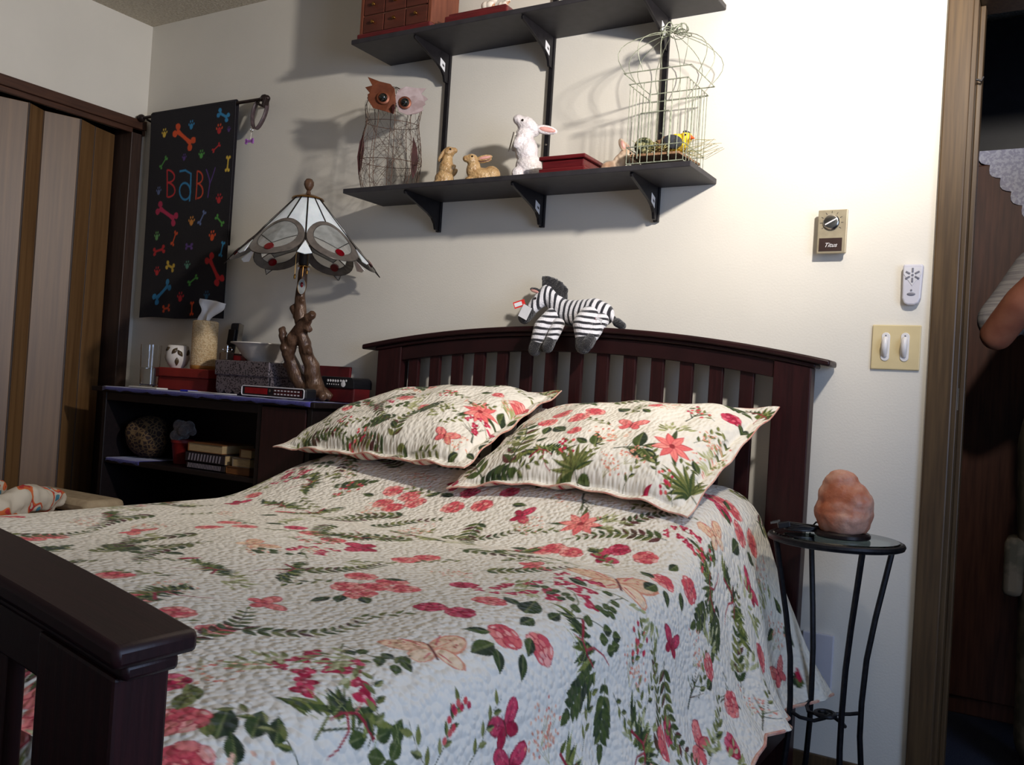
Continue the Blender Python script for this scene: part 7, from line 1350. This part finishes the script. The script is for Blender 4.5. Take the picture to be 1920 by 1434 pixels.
b = MB(); b.box(-3.18, -2.74, -.62, -.47, .482, .53); o = b.build('folded_blanket', M['beige_cloth'], bevel=.02); tag(o, 'folded beige blanket at the back of the hamper beside the cabinet', 'blanket')

# swivelling ceiling spotlight right of the frame, its head turned to the left: it carries the bulb
fl_ = thing('ceiling_spotlight', 'black ceiling spotlight with a bell-shaped head turned towards the shelves', 'spotlight', (LAMP.x, LAMP.y, ZC))
hp_ = LAMP - AIM * .10
MB().lathe([(0, 0), (.05, 0), (.05, -.012), (.016, -.03), (0, -.03)], (hp_.x, hp_.y, ZC - .0005), 24).build('canopy', M['black_metal'], fl_)
MB().tube([(hp_.x, hp_.y, ZC - .02), tuple(hp_)], .007, 10).build('stem', M['black_metal'], fl_)
MB().lathe([(.014, -.10), (.03, -.095), (.052, -.06), (.066, -.012), (.063, -.012), (.049, -.058), (.028, -.090), (.010, -.094)], tuple(LAMP), 24, AIM.to_track_quat('Z', 'Y').to_matrix()).build('lamp_head', M['black_metal'], fl_)
# ================================================================== HALLWAY AND PERSON
M['hall_wood'] = mat('hall_cabinet_wood', srgb(104, 64, 48), .5, col2=srgb(78, 46, 34), scale=8, stretch=(10, 10, .7))
hc = thing('tall_cabinet', 'tall brown wooden cabinet seen through the doorway behind the person', 'cabinet', (.2, 1.15, 0))
MB().box(-.62, 1.0, .94, 1.42, 0.0, 1.86).build('body', M['hall_wood'], hc, smooth=False, bevel=.004)
MB().box(-.64, 1.02, .925, 1.43, 1.86, 1.885).build('top', M['hall_wood'], hc, smooth=False, bevel=.004)
for x0, x1 in ((-.60, .18), (.20, .98)):
    d_ = MB().box(x0, x1, .925, .94, .06, 1.84).build('door', M['hall_wood'], hc, smooth=False, bevel=.004)
    MB().ell(((.14 if x0 < 0 else .24), .915, .95), .014, nu=10, nv=8).build('knob', M['brass'], d_)
o = MB(); o.box(-.5, .9, .97, 1.40, 1.888, 2.35); o = o.build('black_case', M['black_pl'], smooth=False, bevel=.01); tag(o, 'large black case on top of the tall brown cabinet beyond the doorway', 'case')
M['lace'] = mat('white_lace', srgb(222, 222, 236), .85, col2=srgb(190, 188, 208), scale=90, contrast=(.45, .55), bump=.4)
# lace cloth: a pointed corner hanging down the cabinet front, with scalloped edge
lc = MB(); pl = []
def edge_pts(a, b, n, bulge):
    out = []
    for i in range(n):
        p = np.array(a) + (np.array(b) - np.array(a)) * i / n; q = np.array(a) + (np.array(b) - np.array(a)) * (i + 1) / n
        d = q - p; nn = np.array([d[1], -d[0]])
        for k in range(5): u = k / 5; out.append(tuple(p + d * u + nn * bulge * math.sin(PI * u)))
    return out
top = [(-.285, 1.888)]
low = edge_pts((-.285, 1.885), (.02, 1.46), 9, .30)
right = edge_pts((.02, 1.46), (.33, 1.885), 9, .30)
outl = low + right + [(.33, 1.888)]
vs = []; n = len(outl)
lc.prism(outl, lambda a, b, d: (a, d + .004 * math.sin(a * 40), b), .9205, .9235)
o = lc.build('lace_cloth', M['lace'], smooth=False); tag(o, 'white lace cloth with a scalloped pointed corner hanging over the brown cabinet', 'lace cloth')
lt = MB(); lt.box(-.285, .33, .925, 1.40, 1.8852, 1.8878); lt.build('lace_top', M['lace'], o, smooth=False)

M['skin'] = mat('skin', srgb(186, 122, 94), .5, col2=srgb(168, 104, 80), scale=20, sss=.15)
M['shirt'] = mat('pale_shirt', srgb(178, 172, 168), .85, col2=srgb(150, 144, 144), scale=6, stretch=(1, 1, 40), bump=.2, contrast=(.45, .55))
M['khaki'] = mat('khaki_camouflage', srgb(112, 98, 78), .9, col2=srgb(82, 74, 56), scale=14, bump=.2, contrast=(.45, .55))
M['hair'] = mat('grey_hair', srgb(96, 86, 78), .7, col2=srgb(70, 62, 56), scale=60, stretch=(1, 1, .3), bump=.4)
M['shoe'] = mat('dark_shoe', srgb(36, 32, 30), .5, col2=srgb(46, 42, 38), scale=30)
px, py = .10, .46
pe = thing('person', 'person in a pale short-sleeved shirt and khaki trousers standing in the doorway with folded arms', 'person', (px, py, 0))
b = MB()
b.chain([((px, py, 1.02), .125), ((px, py, 1.15), .125), ((px, py - .01, 1.28), .13), ((px, py, 1.40), .11), ((px, py, 1.47), .06), ((px, py - .01, 1.55), .053), ((px, py - .02, 1.60), .07)])
hd = Vector((px - .005, py - .03, 1.665)); b.ell(hd + Vector((0, .01, .02)), (.075, .095, .10)); b.ell(hd + Vector((0, -.035, -.045)), (.055, .06, .065))
b.ell(hd + Vector((0, -.095, -.015)), (.013, .018, .022)); b.ell(hd + Vector((0, -.088, -.052)), (.026, .012, .009)); b.ell(hd + Vector((0, -.085, -.09)), (.024, .018, .016))
for sx in (-1, 1): b.ell(hd + Vector((sx * .076, .01, -.01)), (.012, .022, .032)); b.ell(hd + Vector((sx * .03, -.078, .014)), (.02, .014, .01))
for sx in (-1, 1):
    sh = (px + sx * .175, py + .005, 1.405); el_ = (px + sx * .275, py - .03, 1.235); wr_ = (px - sx * .02, py - .19, 1.225 + .03 * sx); 
    up = sx < 0
    if up: el_ = (px - .272, py - .05, 1.225); wr_ = (px - .125, py - .20, 1.42)
    b.chain([(sh, .062), ((px + sx * .235, py - .01, 1.315), .050), (el_, .046), (((px - .21, py - .125, 1.31) if up else (px + sx * .16, py - .13, 1.235 + .01 * sx)), .047), (wr_, .028)])
    pm = Vector(wr_) + (Vector((.025, -.005, .052)) if up else Vector((-sx * .055, .015, .006))); b.chain([(wr_, .026), (pm, .028), (pm + Vector((-sx * .025, .012, 0)), .025)])
    for k in range(4):
        f0 = pm + (Vector((.008 - .008 * k + .006, .004 + .012 * k - .02, .030)) if up else Vector((-sx * .035, .012, .024 - .016 * k))); ln = (.055, .062, .058, .046)[k]
        d1, d2 = (Vector((.012, .006, ln * .55)), Vector((.035, .022, ln * .85))) if up else (Vector((-sx * ln * .55, .004, -.002)), Vector((-sx * ln, .020, -.004)))
        b.chain([(f0, .0095), (f0 + d1, .0088), (f0 + d2, .0078)], n=8)
    f0 = pm + Vector((sx * .008, -.012, .022)); b.chain([(f0, .011), (f0 + Vector((-sx * .022, -.008, .022)), .010), (f0 + Vector((-sx * .045, -.004, .030)), .0085)], n=8)
    b.chain([((px + sx * .09, py, .95), .10), ((px + sx * .10, py, .70), .078), ((px + sx * .105, py - .005, .50), .056), ((px + sx * .105, py + .012, .35), .054), ((px + sx * .105, py + .01, .09), .036), ((px + sx * .11, py - .06, .04), .034)])
b.build('body', M['skin'], pe, remesh=.009, smit=3)
b = MB()
b.chain([((px, py, 1.04), .142), ((px, py - .005, 1.16), .142), ((px, py - .01, 1.28), .145), ((px, py, 1.385), .125), ((px, py + .005, 1.45), .078)])
for sx in (-1, 1):
    b.chain([((px + sx * .10, py, 1.09), .098), ((px + sx * .11, py, 1.20), .092), ((px + sx * .12, py, 1.34), .09), ((px + sx * .175, py + .005, 1.405), .076), ((px + sx * .235, py - .01, 1.315), .066), ((px + sx * .265, py - .025, 1.268), .064)])
b.build('shirt', M['shirt'], pe, remesh=.009, smit=3)
b = MB(); b.chain([((px, py, 1.02), .135), ((px, py, .94), .13)])
for sx in (-1, 1): b.chain([((px + sx * .085, py, 1.0), .11), ((px + sx * .095, py, .92), .115), ((px + sx * .10, py, .70), .10), ((px + sx * .105, py, .50), .084), ((px + sx * .107, py, .28), .076), ((px + sx * .108, py, .10), .072)])
tr_ = b.build('trousers', M['khaki'], pe, remesh=.010, smit=3)
for sx in (-1, 1): MB().box(px + sx * .10 + sx * .075, px + sx * .10 + sx * .125, py - .07, py + .07, .50, .66).build('cargo_pocket', M['khaki'], tr_, bevel=.016)
b = MB(); b.ell(hd + Vector((0, .025, .035)), (.086, .10, .098)); b.build('hair', M['hair'], pe, remesh=.008, smit=2)
for sx in (-1, 1):
    s_ = MB(); s_.chain([((px + sx * .108, py + .03, .045), .045), ((px + sx * .112, py - .06, .04), .042), ((px + sx * .118, py - .13, .034), .034)]); s_.build('shoe', M['shoe'], pe, remesh=.008, smit=2)
    MB().ell(hd + Vector((sx * .029, -.088, .008)), (.012, .007, .006)).build('eye', M['white_pl'], pe)
